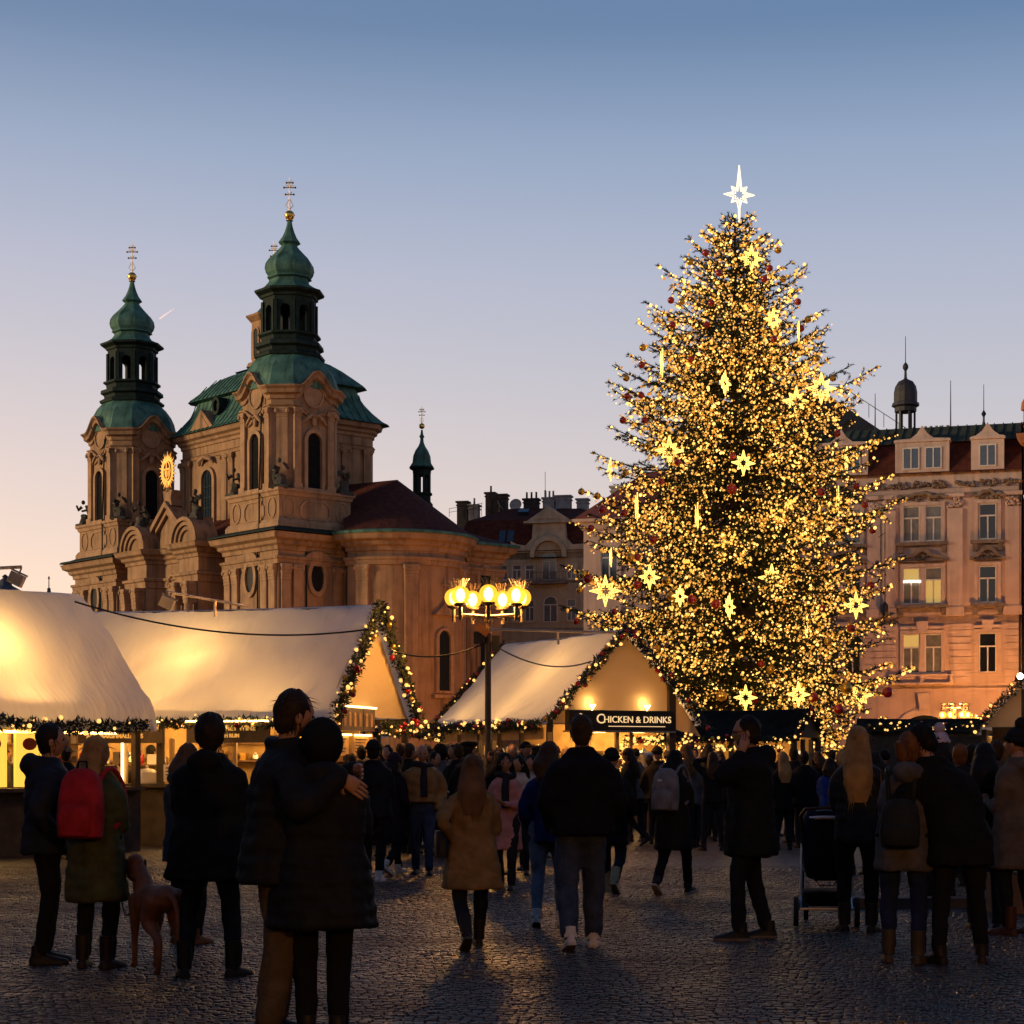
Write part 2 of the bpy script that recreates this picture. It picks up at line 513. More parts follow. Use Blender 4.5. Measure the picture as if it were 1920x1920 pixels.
while y < 26.0:
    half = y * .28 + 1.5
    x = -half + rng.random() * SW
    while x < half:
        wob = .10 * math.sin(x * 1.9 + .35 * y) + .05 * math.sin(x * 4.7 - y)
        h = rng.uniform(-.004, .004) + .003 * math.sin(x * 3 + y * 2)
        w = SW * rng.choice((.85, 1.0, 1.0, 1.15))
        jx, jy = x + w / 2 + rng.uniform(-.006, .006), y + wob + rng.uniform(-.008, .008)
        px = CX + F * jx / jy; py = HY + F * CAMH / jy
        if 9.9 < jy < 10.75 and count < 300 and 0 <= px <= 1920 and py < 1921 and not (455 < px < 665):
            link('sett', near_shapes[count % 16], None, ground, (jx, jy, h)); count += 1
        else:
            vs, fs = sett_geo(jx, jy, w * rng.uniform(.84, .97), SW * rng.uniform(.82, .98), h, rng.uniform(-.16, .16))
            o = len(V); V += vs; Fc += [tuple(i + o for i in f) for f in fs]
        x += w
    if y > 15: SW = .066 + .003 * (y - 15)
    y += SW; row += 1
tag(link('sett_field', np_mesh('sett_field', V, Fc, SETT), None, ground), kind='stuff')

# ------------------------------------------------------------------ unseen houses round the square, added and sized to shade it
PLAINWALL = mat('square_house_plaster', (.30, .24, .18), .85, var=.2, vs=.5)
rng2 = random.Random(3)
def side_house(x0, x1, y0, y1, h):
    b = MB(); b.bx(x0 + .02, x1 - .02, y0 + .02, y1 - .02, -.3, h)
    o = tag(b.build('square_side_wall', PLAINWALL), kind='structure')
    b = MB(); xm, ym = (x0 + x1) / 2, (y0 + y1) / 2
    b.add([(x0 - .4, y0 - .4, h), (x1 + .4, y0 - .4, h), (x1 + .4, y1 + .4, h), (x0 - .4, y1 + .4, h), (xm, ym, h + 5)], [(0, 1, 4), (1, 2, 4), (2, 3, 4), (3, 0, 4)]); b.build('roof', REDROOF, o)
    b = MB()
    if x0 < -60:
        for y_ in range(int(y0) + 2, int(y1) - 1, 3):
            for z in (1.5, 5.5, 9.5, 13.5, 17.5): b.bx(x1 - .05, x1 + .03, y_, y_ + 1.2, z, z + 2.2)
    elif y1 < 0:
        for x in range(int(x0) + 2, int(x1) - 1, 3):
            for z in (1.5, 5.5, 9.5, 13.5): b.bx(x, x + 1.2, y1 - .05, y1 + .03, z, z + 2.2)
    else:
        for y_ in range(int(y0) + 2, int(y1) - 1, 3):
            for z in (1.5, 5.5, 9.5, 13.5): b.bx(x0 - .03, x0 + .05, y_, y_ + 1.2, z, z + 2.2)
    tag(b.build('window_panes', DARKGLASS, o), kind='stuff')
for i in range(7): side_house(-52 + i * 15, -37 + i * 15, -26, -13, 17 + rng2.random() * 4)
for i in range(8): side_house(-62, -48, -13 + i * 16.5, 3.5 + i * 16.5, 22 + rng2.random() * 4)
for i in range(5): side_house(40, 53, -8 + i * 16, 8 + i * 16, 16 + rng2.random() * 4)

# ------------------------------------------------------------------ church
CH_A = R(41)
church = empty('church', (-18.3, 146, 0), CH_A, 'baroque church with two green copper onion towers and ochre walls', 'church')
W_, D_ = 7.7, 7.3
def chamf(x0, y0, x1, y1, c):
    return [(x0 + c, y0), (x1 - c, y0), (x1, y0 + c), (x1, y1 - c), (x1 - c, y1), (x0 + c, y1), (x0, y1 - c), (x0, y0 + c)]
def rect(x0, y0, x1, y1):
    return [(x0, y0), (x1, y0), (x1, y1), (x0, y1)]
CORN = [(0, -1.35), (.14, -1.3), (.18, -1.0), (.42, -.85), (.48, -.6), (.85, -.42), (.95, -.1), (1.02, 0), (0, .22)]
def scaled(prof, k, z, kz=None):
    kz = k if kz is None else kz
    return [(o * k, z + h * kz) for o, h in prof]
def capital(mb, x, z0, z1, w, d):
    n = 6
    for i in range(n):
        a, b = i / n, (i + 1) / n
        ww = w * (1 + .25 * a * a)
        mb.bx(x - ww / 2 - .02 * (i % 2), x + ww / 2 + .02 * (i % 2), -d - .03 * i, .05, z0 + (z1 - z0) * a, z0 + (z1 - z0) * b - .01)
    for sx in (-1, 1):
        mb.ball((x + sx * w * .5, -d - .12, z1 - .28), (.17, .12, .2), 8, 6)
def pilaster_mb(T, x, w, z0, z1, d=.22, cap=1.5):
    mb = MB(T)
    mb.bx(x - w / 2 - .1, x + w / 2 + .1, -d - .1, .05, z0, z0 + .5)
    mb.bx(x - w / 2, x + w / 2, -d, .05, z0 + .5, z1 - cap)
    capital(mb, x, z1 - cap, z1, w, d)
    return mb
def face_tower(T, tower, z_side):
    # lower storey: four pilasters, an oval window, a moulded frame; width W
    pass
tower = MB()
tower.prism(rect(0, 0, D_, W_), -.3, 19.0)
tower.prism(rect(.3, .3, D_ - .1, W_ - .3), 19.0, 22.9)
up = chamf(.55, .55, D_ - .45, W_ - .55, 1.25)
tower.prism(up, 22.9, 30.9)
tower = tower.build('tower', STUCCO, church)
def t_sub(name, mb, m, smooth=False):
    return mb.build(name, m, tower, smooth)
b = MB(); lo = rect(0, 0, D_, W_)
b.band(lo, scaled(CORN, 1.0, 19.3)); b.band(lo, [(0, 16.9), (.16, 16.9), (.2, 17.25), (.3, 17.3), (.32, 17.5), (0, 17.55)])
t_sub('cornice', b, STUCCO)
b = MB(); b.band(lo, [(0, -.2), (.35, -.2), (.35, 1.0), (.2, 1.3), (0, 1.35)]); t_sub('plinth', b, STONE)
b = MB(); b.band([(p[0], p[1]) for p in rect(-.9, -.9, D_, W_ + .9)], [(0, 19.4), (.14, 19.4), (.14, 19.5), (0, 19.6)])
b.add([(-1, -1, 19.45), (D_, -1, 19.45), (D_, W_ + 1, 19.45), (-1, W_ + 1, 19.45), (.3, .3, 20.0), (D_, .3, 20.0), (D_, W_ - .3, 20.0), (.3, W_ - .3, 20.0)], [(0, 1, 5, 4), (3, 0, 4, 7), (2, 3, 7, 6)])
t_sub('copper_flashing', b, DARKCU)
pl = rect(.3, .3, D_ - .1, W_ - .3)
b = MB(); b.band(pl, [(0, 22.3), (.1, 22.35), (.18, 22.6), (.3, 22.7), (.3, 22.9), (0, 22.95)]); b.band(pl, [(0, 19.6), (.28, 19.6), (.28, 20.2), (.1, 20.5), (0, 20.55)])
t_sub('pedestal_moulding', b, STONE)
TW = [(wallT((0, W_, 0), R(-90)), W_), (wallT((0, 0, 0), 0), D_)]        # the two faces in view: local x along the wall
TP = [(wallT((.3, W_ - .3, 0), R(-90)), W_ - .6), (wallT((.3, .3, 0), 0), D_ - .4)]
TU = [(wallT((.55, W_ - .55, 0), R(-90)), W_ - 1.1), (wallT((.55, .55, 0), 0), D_ - 1.0)]
for T, w in TW:
    for x in (.62, 1.75, w - 1.75, w - .62):
        t_sub('pilaster', pilaster_mb(T, x, .82, 1.3, 16.9), STONE)
    b = MB(T); b.ring(ellp(w / 2, 16.0, .95, 1.55), ellp(w / 2, 16.0, .62, 1.15), -.2, 0.02)
    b.plate(arch(2.4, .7, 8, w / 2, 17.35, .6), -.3, 0)
    t_sub('oval_window_frame', b, STONE)
    b = MB(T); b.plate(ellp(w / 2, 16.0, .63, 1.16), -.04, .02); t_sub('oval_window', b, CHURCHGLASS)
    b = MB(T); b.ring(rectp(w / 2 - 1.1, w / 2 + 1.1, 6.5, 12.2), rectp(w / 2 - .75, w / 2 + .75, 6.9, 11.8), -.18, .02)
    b.plate([(w / 2 - 1.3, 12.4), (w / 2 + 1.3, 12.4), (w / 2, 13.5)], -.4, 0)
    b.plate([(w / 2 - .8, 12.5), (w / 2 + .8, 12.5), (w / 2, 13.2)], -.46, -.4)
    t_sub('window_frame', b, STONE)
    b = MB(T); b.plate(rectp(w / 2 - .76, w / 2 + .76, 6.88, 11.82), -.05, .02); t_sub('window', b, CHURCHGLASS)
for T, w in TP:                                                            # relief panels of the pedestal
    b = MB(T)
    c = w / 2
    o8 = [(c - 1.5, 20.9), (c - 1.2, 20.55), (c + 1.2, 20.55), (c + 1.5, 20.9), (c + 1.5, 21.6), (c + 1.0, 22.1), (c - 1.0, 22.1), (c - 1.5, 21.6)]
    i8 = [(c + (x - c) * .86, 21.3 + (z - 21.3) * .86) for x, z in o8]
    b.ring(o8, i8, -.08, .02)
    for s in (-1, 1):
        b.ring(ellp(c + s * 2.55, 21.4, .6, .85), ellp(c + s * 2.55, 21.4, .5, .74), -.07, .02)
    t_sub('relief_panel', b, STONE)
for T, w in TU:                                                            # belfry storey
    c = w / 2
    b = MB(T)
    b.ring(arch(1.95, 4.9, 12, c, 22.95), arch(1.32, 4.5, 12, c, 23.05), -.28, .02)
    b.plate(rectp(c - 1.2, c + 1.2, 22.92, 23.1), -.4, 0)
    t_sub('belfry_frame', b, STONE)
    b = MB(T); b.plate(arch(1.34, 4.52, 12, c, 23.03), -.02, .04); t_sub('belfry_opening', b, mat('belfry_louvres', (.010, .009, .010), .9, wave=(6, .5), spec=.1))
    b = MB(T)                                                              # little broken pediment over the opening
    for s in (-1, 1):
        pts = [(c + s * 1.25, -.12, 28.25), (c + s * .95, -.3, 28.45), (c + s * .6, -.32, 28.75), (c + s * .3, -.3, 29.0), (c + s * .12, -.25, 28.8)]
        b.tube(pts, [.07, .13, .15, .13, .08], 6)
    b.ball((c, -.15, 28.5), (.25, .16, .4), 8, 6)
    t_sub('scroll_pediment', b, STONE)
    for x in (1.55, w - 1.55):
        t_sub('pilaster', pilaster_mb(T, x, .62, 22.9, 29.4, .24, .9), STONE)
    b = MB(T); b.ring(ellp(c, 30.65, .98, 1.12), ellp(c, 30.65, .84, .98), -.16, .02); b.plate(ellp(c, 30.65, .86, 1.0), -.06, .02)
    t_sub('medallion', b, STONE)
    t_sub('pilaster', pilaster_mb(T @ Matrix.Translation((w - .6, .62, 0)) @ Matrix.Rotation(R(45), 4, 'Z'), 0, .9, 22.9, 29.4, .12, .9), STONE)
# wavy cornice round the belfry storey: bumps over the middle of each cardinal face
def wavy(poly, half, hgt, step=.3):
    pts, zs = [], []
    n = len(poly)
    for i in range(n):
        a, b_ = Vector(poly[i]), Vector(poly[(i + 1) % n])
        L = (b_ - a).length
        k = max(2, int(L / step))
        card = abs((b_ - a).x) < 1e-6 or abs((b_ - a).y) < 1e-6
        for j in range(k):
            p = a.lerp(b_, j / k)
            d = abs(j / k * L - L / 2)
            z = hgt * (.5 + .5 * math.cos(PI * d / half)) if card and d < half else 0.0
            pts.append((p.x, p.y)); zs.append(z)
    return pts, zs
wp, wz = wavy(up, 1.75, 1.35)
b = MB(); b.band(wp, [(0, 30.05), (.14, 30.1), (.18, 30.4), (.52, 30.52), (.58, 30.8), (.78, 30.98), (.80, 31.1), (0, 31.18)], True, wz)
t_sub('wavy_cornice', b, STUCCO)
b = MB(); b.band(wp, [(0, 29.3), (.16, 29.3), (.2, 29.5), (.3, 29.55), (.3, 29.65), (0, 29.7)], True, [-z * .5 for z in wz])
t_sub('wavy_architrave', b, STUCCO)
b = MB()
for T, w in TU + [(wallT((D_ - .45, W_ - .55, 0), R(180)), D_ - 1.0), (wallT((D_ - .45, .55, 0), R(90)), W_ - 1.1)]:
    b.T = T
    c = w / 2
    b.plate([(c - 1.75, 30.7)] + [(c + 1.75 - 3.5 * i / 16, 31.05 + 1.35 * (.5 + .5 * math.cos(PI * (1.75 - 3.5 * i / 16) / 1.75))) for i in range(17)][::1][0:0] + [(c + x, 30.95 + 1.35 * (.5 + .5 * math.cos(PI * x / 1.75))) for x in [1.75 - .25 * i for i in range(15)]], -.03, .5)
t_sub('tympanum', b, STUCCO)
TC = ((.55 + D_ - .45) / 2, W_ / 2)
def oct_pt(ang, r):
    a = (ang + PI / 8) % (PI / 4) - PI / 8                                  # flat sides face the axes
    return r * math.cos(PI / 8) / math.cos(a)
def bell_rings(pts, zs, z0, keys):
    """rings from a plan outline up to an octagon: keys = (k plan share, radius at octagon, z, bump share, scale)"""
    rings = []
    for sh, ro, z, bs_, s in keys:
        r_ = []
        for (x, y_), zz in zip(pts, zs):
            dx, dy = x - TC[0], y_ - TC[1]
            a = math.atan2(dy, dx); rp = math.hypot(dx, dy) * s
            r2 = rp * sh + oct_pt(a, ro) * (1 - sh)
            r_.append((TC[0] + r2 * math.cos(a), TC[1] + r2 * math.sin(a), z + zz * bs_))
        rings.append(r_)
    return rings
b = MB()
b.loft(bell_rings(wp, wz, 31.1, [(1, 3, 31.10, 1, 1.12), (1, 3, 31.22, .98, 1.09), (.9, 3.95, 31.6, .80, 1.05), (.75, 3.8, 32.15, .42, 1.03), (.5, 3.5, 32.75, .16, 1.0), (.2, 3.05, 33.4, .04, 1.0), (0, 2.72, 33.85, 0, 1), (0, 2.6, 34.2, 0, 1)]))
roof_o = t_sub('copper_roof', b, COPPER)
b = MB()                                                                   # standing seams of the roof
for k in range(16):
    a = 2 * PI * (k + .5) / 16
    path = []
    for s, z in ((1.0, 31.35), (.9, 32.1), (.8, 32.75), (.7, 33.3), (.62, 33.75)):
        rr = oct_pt(a, 4.12 * s + .05)
        path.append((TC[0] + rr * math.cos(a), TC[1] + rr * math.sin(a), z + .02))
    b.tube(path, .06, 4)
t_sub('roof_seam', b, COPPER)
R8 = PI / 8
C0 = (TC[0], TC[1], 0)
b = MB()
b.lathe([(2.9, 33.9), (2.95, 34.1), (2.5, 34.35), (2.55, 34.6), (2.85, 34.75), (2.8, 35.05), (2.3, 35.25), (2.35, 35.55), (2.6, 35.7), (2.6, 35.85), (1.5, 35.86)], 8, C0, R8)
t_sub('lantern_base', b, DARKCU)
b = MB()
ap = 2.2 * math.cos(R8); sw = 2 * 2.2 * math.sin(R8)
for k in range(8):
    a = k * PI / 4
    b.T = Matrix.Translation(C0) @ Matrix.Rotation(a + PI / 2, 4, 'Z') @ Matrix.Translation((0, -ap, 0))
    ow = .42
    b.bx(-sw / 2, -ow, 0, .4, 35.8, 38.1); b.bx(ow, sw / 2, 0, .4, 35.8, 38.1)
    ar = [(ow * math.cos(PI - PI * i / 8), 37.65 + ow * math.sin(PI * i / 8)) for i in range(9)]
    for i in range(8):
        (x0, z0), (x1, z1) = ar[i], ar[i + 1]
        b.plate([(x0, z0), (x1, z1), (x1, 38.3), (x0, 38.3)], 0.003, .397)
    b.bx(-sw / 2, sw / 2, .002, .398, 38.1, 38.95)
    b.bx(-sw / 2 - .02, -sw / 2 + .22, -.14, .1, 35.9, 38.4); b.bx(sw / 2 - .22, sw / 2 + .02, -.143, .1, 35.9, 38.4)
b.T = None
t_sub('lantern', b, DARKCU)
b = MB(); b.lathe([(1.7, 38.7), (2.35, 38.75), (2.4, 38.95), (2.85, 39.15), (2.9, 39.32), (2.2, 39.5)], 8, C0, R8); t_sub('lantern_cornice', b, DARKCU)
b = MB(); b.lathe([(2.8, 39.33), (2.3, 39.55), (1.85, 39.85), (1.62, 40.15), (1.60, 40.35), (1.85, 40.45), (1.78, 40.6), (1.95, 40.85), (2.05, 41.2), (1.98, 41.6), (1.72, 42.0), (1.36, 42.35), (1.02, 42.7), (.76, 43.0), (.64, 43.18), (.70, 43.25), (.92, 43.38), (.86, 43.5), (.60, 43.85), (.40, 44.3), (.26, 44.75), (.17, 45.25)], 8, C0, R8)
t_sub('onion_dome', b, COPPER)
b = MB(); b.ball((C0[0], C0[1], 45.65), .40, 16, 10); b.lathe([(.3, 45.2), (.22, 45.35), (.36, 45.6), (.44, 45.64), (.44, 45.68), (.3, 45.7)], 14, C0)
t_sub('gilded_ball', b, GOLD, True)
def cross_mb(c, h, s):
    b = MB(wallT(c, R(-41)))
    r = .045 * s
    b.tube([(0, 0, 0), (0, 0, h)], [r * 1.5, r * .6], 5)
    for z, w in ((h * .48, .34), (h * .68, .46), (h * .82, .26)):
        b.tube([(-w * s, 0, z), (w * s, 0, z)], r, 5)
        for sx in (-1, 1):
            b.ball((sx * w * s, 0, z), r * 2.1, 6, 4)
            b.tube([(sx * .06, 0, z + .06), (sx * w * .6 * s, 0, z + .22 * s)], r * .6, 4)
    for sx in (-1, 1):
        b.tube([(0, 0, h * .05), (sx * .3 * s, 0, h * .16), (sx * .05, 0, h * .34)], r * .8, 4)
    for k in range(8):
        a = 2 * PI * k / 8
        b.tube([(0, 0, h * .74), (.34 * s * math.cos(a), 0, h * .74 + .34 * s * math.sin(a))], r * .5, 4)
    return b
t_sub('cross', cross_mb((C0[0], C0[1], 46.0), 2.8, 1.0), GOLD)
def statue_mb(c, h, ang, seed=0):
    r_ = random.Random(seed)
    b = MB(wallT(c, ang))
    rings = []
    for z, rx, ry, dx in ((0, .26, .22, 0), (.1, .25, .2, 0), (.3, .2, .17, .01), (.5, .17, .14, .03), (.62, .19, .14, .03), (.74, .21, .14, .0), (.82, .13, .1, -.02), (.86, .06, .06, -.03)):
        rings.append([(dx + rx * math.cos(a) * (1 + .16 * math.sin(5 * a + z * 6)), ry * math.sin(a) * (1 + .16 * math.sin(4 * a + seed)), z * h / 2 * 2 / 1.0 * .5 * 2 / 2) for a in [2 * PI * i / 14 for i in range(14)]])
    k = h
    b.loft([[(x * k, y * k, z) for x, y, z in r__] for r__ in rings])
    b.ball((-.03 * k, -.02 * k, h * .93), (.075 * k, .085 * k, .095 * k), 10, 8)
    s = r_.choice((-1, 1))
    b.tube([(s * .2 * k, 0, h * .76), (s * .3 * k, -.1 * k, h * .62), (s * .16 * k, -.26 * k, h * (.66 + .2 * r_.random()))], [.075 * k, .06 * k, .045 * k], 7)
    b.tube([(-s * .2 * k, 0, h * .76), (-s * .27 * k, .02 * k, h * .58), (-s * .12 * k, -.18 * k, h * .52)], [.075 * k, .06 * k, .045 * k], 7)
    b.tube([(-s * .1 * k, .1 * k, h * .72), (-s * .24 * k, .16 * k, h * .4), (-s * .2 * k, .12 * k, h * .08)], [.09 * k, .12 * k, .08 * k], 7)
    b.box((0, 0, -.06 * h), (.6 * k, .5 * k, .14 * h))
    return b
for i, (x, y_) in enumerate(((.75, .75), (.75, W_ - .62), (D_ - .55, .6))):
    t_sub('statue', statue_mb((x - .1, y_ - .1 if i != 1 else y_ + .15, 23.1), 2.15, R(-45 if i == 0 else (-90 if i == 1 else 0)), i), STATUE, True)
b = MB()
b.tube([(-.12, 2.75, 18.9), (.05, 2.75, 20), (.05, 2.75, 22.8), (.3, 2.75, 30.3)], .07, 5)
b.tube([(2.6, -.12, 1), (2.6, -.12, 18)], .07, 5)
b.tube([(-.12, 2.72, 1), (-.12, 2.72, 18)], .07, 5)
t_sub('downpipe', b, DARKCU)
t2 = copy_tree(tower, church)
t2.location = (0, 25.4, 0)
t2['label'] = 'far tower seen past the portal'
tower['label'] = 'near tower standing in front of the dome'

# nave block with the dome roof behind the towers
NX0, NX1, NY0, NY1 = 6.3, 15.8, 8.0, 25.6
b = MB(); b.prism(chamf(NX0, NY0, NX1, NY1, .8), 0, 30.3); nave = b.build('nave_wall', STUCCO, church)
npoly = chamf(NX0, NY0, NX1, NY1, .8)
b = MB(); b.band(npoly, scaled(CORN, .85, 30.5)); b.band(npoly, [(0, 28.3), (.1, 28.3), (.15, 28.55), (.22, 28.6), (0, 28.7)]); b.build('cornice', STUCCO, nave)
NT = [(wallT((NX0, NY1, 0), R(-90)), NY1 - NY0), (wallT((NX0, NY0, 0), 0), NX1 - NX0)]
for wi, (T, w) in enumerate(NT):
    c = 5.2 if wi == 0 else w - 2.2
    if wi == 0:
        b = MB(T); b.ring(arch(2.5, 5.9, 12, c, 21.6), arch(1.75, 5.3, 12, c, 21.9), -.22, .02); b.build('window_frame', STONE, nave)
        b = MB(T); b.plate(arch(1.77, 5.32, 12, c, 21.88), -.03, .02); b.build('window', SKYGLASS, nave)
        b = MB(T)
        for i in range(1, 5): b.bx(c - .86, c + .86, -.09, -.04, 21.9 + i * .95, 21.96 + i * .95)
        for i in (-1, 0, 1): b.bx(c + i * .45 - .03, c + i * .45 + .03, -.088, -.042, 21.9, 26.9)
        b.build('glazing_bar', DARKCU, nave)
        b = MB(T); b.tube([(c - 1.2, -.2, 27.7), (c - .95, -.35, 28.05), (c, -.42, 28.35), (c + .95, -.35, 28.05), (c + 1.2, -.2, 27.7)], [.12, .2, .22, .2, .12], 6); b.build('window_hood', STONE, nave)
        b = MB(T); b.plate([(c - 2.2, 30.5), (c + 2.2, 30.5), (c, 32.5)], -.75, .3); b.plate([(c - 1.3, 30.8), (c + 1.3, 30.8), (c, 32.0)], -.8, -.74); b.build('gable', STUCCO, nave)
    for x in ((1.0, 2.0, 8.0, 9.0, 15.2) if wi == 0 else (w - 4.6, w - 3.6, w - 1.3)):
        pilaster_mb(T, x, .75, 20.0, 28.3, .16, 1.0).build('pilaster', STUCCO, nave)
def nring(off, z, kx=0):
    return [(x, y_, z) for x, y_ in chamf(NX0 + off, NY0 + off, NX1 - off, NY1 - off, max(.8, .4 * off + .3))]
NCX, NCY = (NX0 + NX1) / 2, (NY0 + NY1) / 2
b = MB()
prof = [(-1.05, 30.55), (-.7, 30.8), (-.1, 31.5), (.45, 32.3), (.85, 33.1), (1.0, 33.7), (.35, 33.75), (.5, 33.95), (1.05, 34.5), (1.7, 35.2), (2.3, 35.75), (2.9, 36.1), (3.5, 36.35), (4.1, 36.5)]
b.loft([nring(o, z) for o, z in prof]); nroof = b.build('dome_roof', COPPER, church)
b = MB()
for y_ in [NY0 + .7 * i for i in range(1, 25)]:
    for pf in (prof[:6], prof[6:11]):
        q = [(NX0 + o, y_, z + .04) for o, z in pf if NY0 + o + .5 < y_ < NY1 - o - .5]
        if len(q) > 1: b.tube(q, .05, 4)
for x_ in [NX0 + .8 * i for i in range(1, 11)]:
    q = [(x_, NY0 + o, z + .04) for o, z in prof[:6] if NX0 + o + .5 < x_ < NX1 - o - .5]
    if len(q) > 1: b.tube(q, .05, 4)
b.build('roof_seam', COPPER, nroof)
b = MB(wallT((NX0 + .4, NY1 - 6.6, 32.4), R(-90)))
b.ring(ellp(0, .3, .62, .8, 14), ellp(0, .3, .36, .52, 14), -.55, .5); b.plate(ellp(0, .3, .38, .54, 14), -.3, .4)
b.build('roof_dormer', DARKCU, nroof)
b = MB()
b.lathe([(2.5, 36.2), (2.3, 36.6), (2.0, 36.7), (2.0, 40.2), (2.15, 40.3), (2.5, 40.6), (2.55, 40.75), (1.9, 40.9)], 8, (NCX - .2, NCY, 0), R8)
lant = b.build('dome_lantern', STUCCO, church)
b = MB()
for k in range(8):
    T = Matrix.Translation((NCX - .2, NCY, 0)) @ Matrix.Rotation(k * PI / 4 + PI / 2, 4, 'Z') @ Matrix.Translation((0, -2.0 * math.cos(R8), 0))
    b.T = T; b.ring(arch(1.0, 2.7, 8, 0, 37.0), arch(.66, 2.45, 8, 0, 37.1), -.1, .02)
b.build('window_frame', STONE, lant)
b = MB()
for k in range(8):
    b.T = Matrix.Translation((NCX - .2, NCY, 0)) @ Matrix.Rotation(k * PI / 4 + PI / 2, 4, 'Z') @ Matrix.Translation((0, -2.0 * math.cos(R8), 0))
    b.plate(arch(.67, 2.46, 8, 0, 37.09), -.03, .02)
b.build('window', CHURCHGLASS, lant)
b = MB(); b.lathe([(2.4, 40.76), (1.5, 41.2), (1.0, 41.8), (.75, 42.4), (1.1, 42.9), (1.0, 43.3), (.5, 43.9), (.2, 44.6)], 8, (NCX - .2, NCY, 0), R8); b.ball((NCX - .2, NCY, 44.8), .3, 10, 8); b.build('lantern_roof', COPPER, lant)
cross_mb((NCX - .2, NCY, 45.0), 2.6, .9).build('cross', GOLD, lant)

# facade wall and portal between the towers
b = MB(); b.bx(3.0, 6.2, W_ - .2, 25.6, 0, 19.6); fw = b.build('facade_wall', STUCCO, church)
b = MB(); b.add([(1.5, W_ - .2, 19.6), (6.3, W_ - .2, 22.6), (6.3, 25.6, 22.6), (1.5, 25.6, 19.6), (6.3, W_ - .2, 19.6), (6.3, 25.6, 19.6)], [(0, 1, 2, 3), (0, 4, 1), (3, 2, 5), (0, 3, 5, 4)]); b.build('portal_roof', REDROOF, church)
b = MB()
bays = [(10.3, 13.5, -.9), (18.7, 21.9, -.9)]
plan = [(3.2, 10.3), (-.9, 10.3), (-.9, 13.5), (.5, 14.2), (.5, 18.0), (-.9, 18.7), (-.9, 21.9), (3.2, 21.9)][::-1]
b.prism(plan, 0, 19.0); portal = b.build('portal', STUCCO, church)
b = MB(); b.band(plan, scaled(CORN, .9, 19.4), False); b.band(plan, [(0, 16.2), (.16, 16.2), (.2, 16.7), (.35, 16.8), (.35, 17.0), (0, 17.1)], False); b.build('cornice', STUCCO, portal)
for y0_, y1_, x_ in bays:
    T = wallT((x_, y1_, 0), R(-90)); w = y1_ - y0_
    b = MB(T)
    for k in range(3):
        b.ring(arch(w + .9 - k * .75, (w + .9 - k * .75) / 2 * 1.02, 12, w / 2, 19.5), arch(w + .45 - k * .75, (w + .45 - k * .75) / 2, 12, w / 2, 19.45), -.55 + k * .18, 1.6)
    b.plate(arch(w - .5, w / 2 - .3, 12, w / 2, 19.5), .0, 1.6)
    b.build('arched_pediment', STUCCO, portal)
    for x in (.65, w - .65):
        b = MB(T); b.lathe([(.5, 1.5), (.42, 1.9), (.4, 6), (.36, 14.2), (.34, 14.4)], 14, (x, -.55, 0)); b.bx(x - .55, x + .55, -1.1, 0, .0, 1.5)
        capital(b, x, 14.4, 16.2, .72, .85)
        b.build('column', STONE, portal)
b = MB(wallT((.5, 18.0, 0), R(-90)))
b.ring(arch(1.9, 3.6, 10, 1.9, 12.3), arch(1.2, 3.2, 10, 1.9, 12.4), -.25, .02); b.tube([(.9, -.2, 16.4), (1.3, -.35, 16.9), (1.9, -.4, 17.2), (2.5, -.35, 16.9), (2.9, -.2, 16.4)], .16, 6)
b.build('niche_frame', STONE, portal)
b = MB(wallT((.5, 18.0, 0), R(-90))); b.plate(arch(1.22, 3.22, 10, 1.9, 12.38), -.03, .02); b.plate(arch(1.9, 3.0, 10, 1.9, 7.6), -.03, .02); b.build('niche', CHURCHGLASS, portal)
b = MB(wallT((-.2, 18.6, 0), R(-90)))                                      # steep split gable and its pedestal
cg = 2.5
b.plate([(cg - 1.6, 19.5), (cg + 1.6, 19.5), (cg + 1.3, 21.3), (cg, 22.5), (cg - 1.3, 21.3)], 0, 1.2)
for s in (-1, 1):
    b.plate([(cg, 22.9), (cg + s * 2.3, 20.9), (cg + s * 2.4, 21.3), (cg, 23.4)][::s], -.5, 1.0)
    b.plate([(cg, 22.3), (cg + s * 1.8, 20.8), (cg + s * 1.8, 21.1), (cg, 22.65)][::s], -.3, 1.0)
b.plate([(cg - .7, 23.0), (cg + .7, 23.0), (cg + .55, 23.6), (cg + .75, 24.3), (cg - .75, 24.3), (cg - .55, 23.6)], -.2, .9)
b.build('gable', STUCCO, portal)
b = MB(wallT((-.35, 18.6, 25.95), R(-90)))                                 # gilded sunburst
b.ring(ellp(cg, 0, .62, .86, 20), ellp(cg, 0, .50, .72, 20), -.12, .12)
b.ring(ellp(cg, 0, 1.0, 1.25, 28), ellp(cg, 0, .6, .84, 28), -.05, .05)
for k in range(28):
    a = 2 * PI * k / 28
    L = 1.42 if k % 2 else 1.22
    c_, s_ = math.cos(a), math.sin(a)
    q = .085
    b.plate([(cg + .9 * c_ - q * s_, 1.14 * s_ + q * c_), (cg + .9 * c_ + q * s_, 1.14 * s_ - q * c_), (cg + L * c_, L * 1.2 * s_)], -.04, .04)
b.bx(cg - .08, cg + .08, -.15, .15, -.75, .75); b.bx(cg - .5, cg + .5, -.15, .15, .05, .2)
b.plate([(cg - .35, 0), (cg + .35, 0), (cg + .28, -.4), (cg, -.65), (cg - .28, -.4)], -.1, .1)
b.lathe([(.25, -1.75), (.12, -1.4), (.12, -1.2)], 8, (cg, 0, 0)); b.tube([(cg, 0, -1.75), (cg, 0, -1.0)], .13, 6)
b.build('sunburst', GOLD, portal)
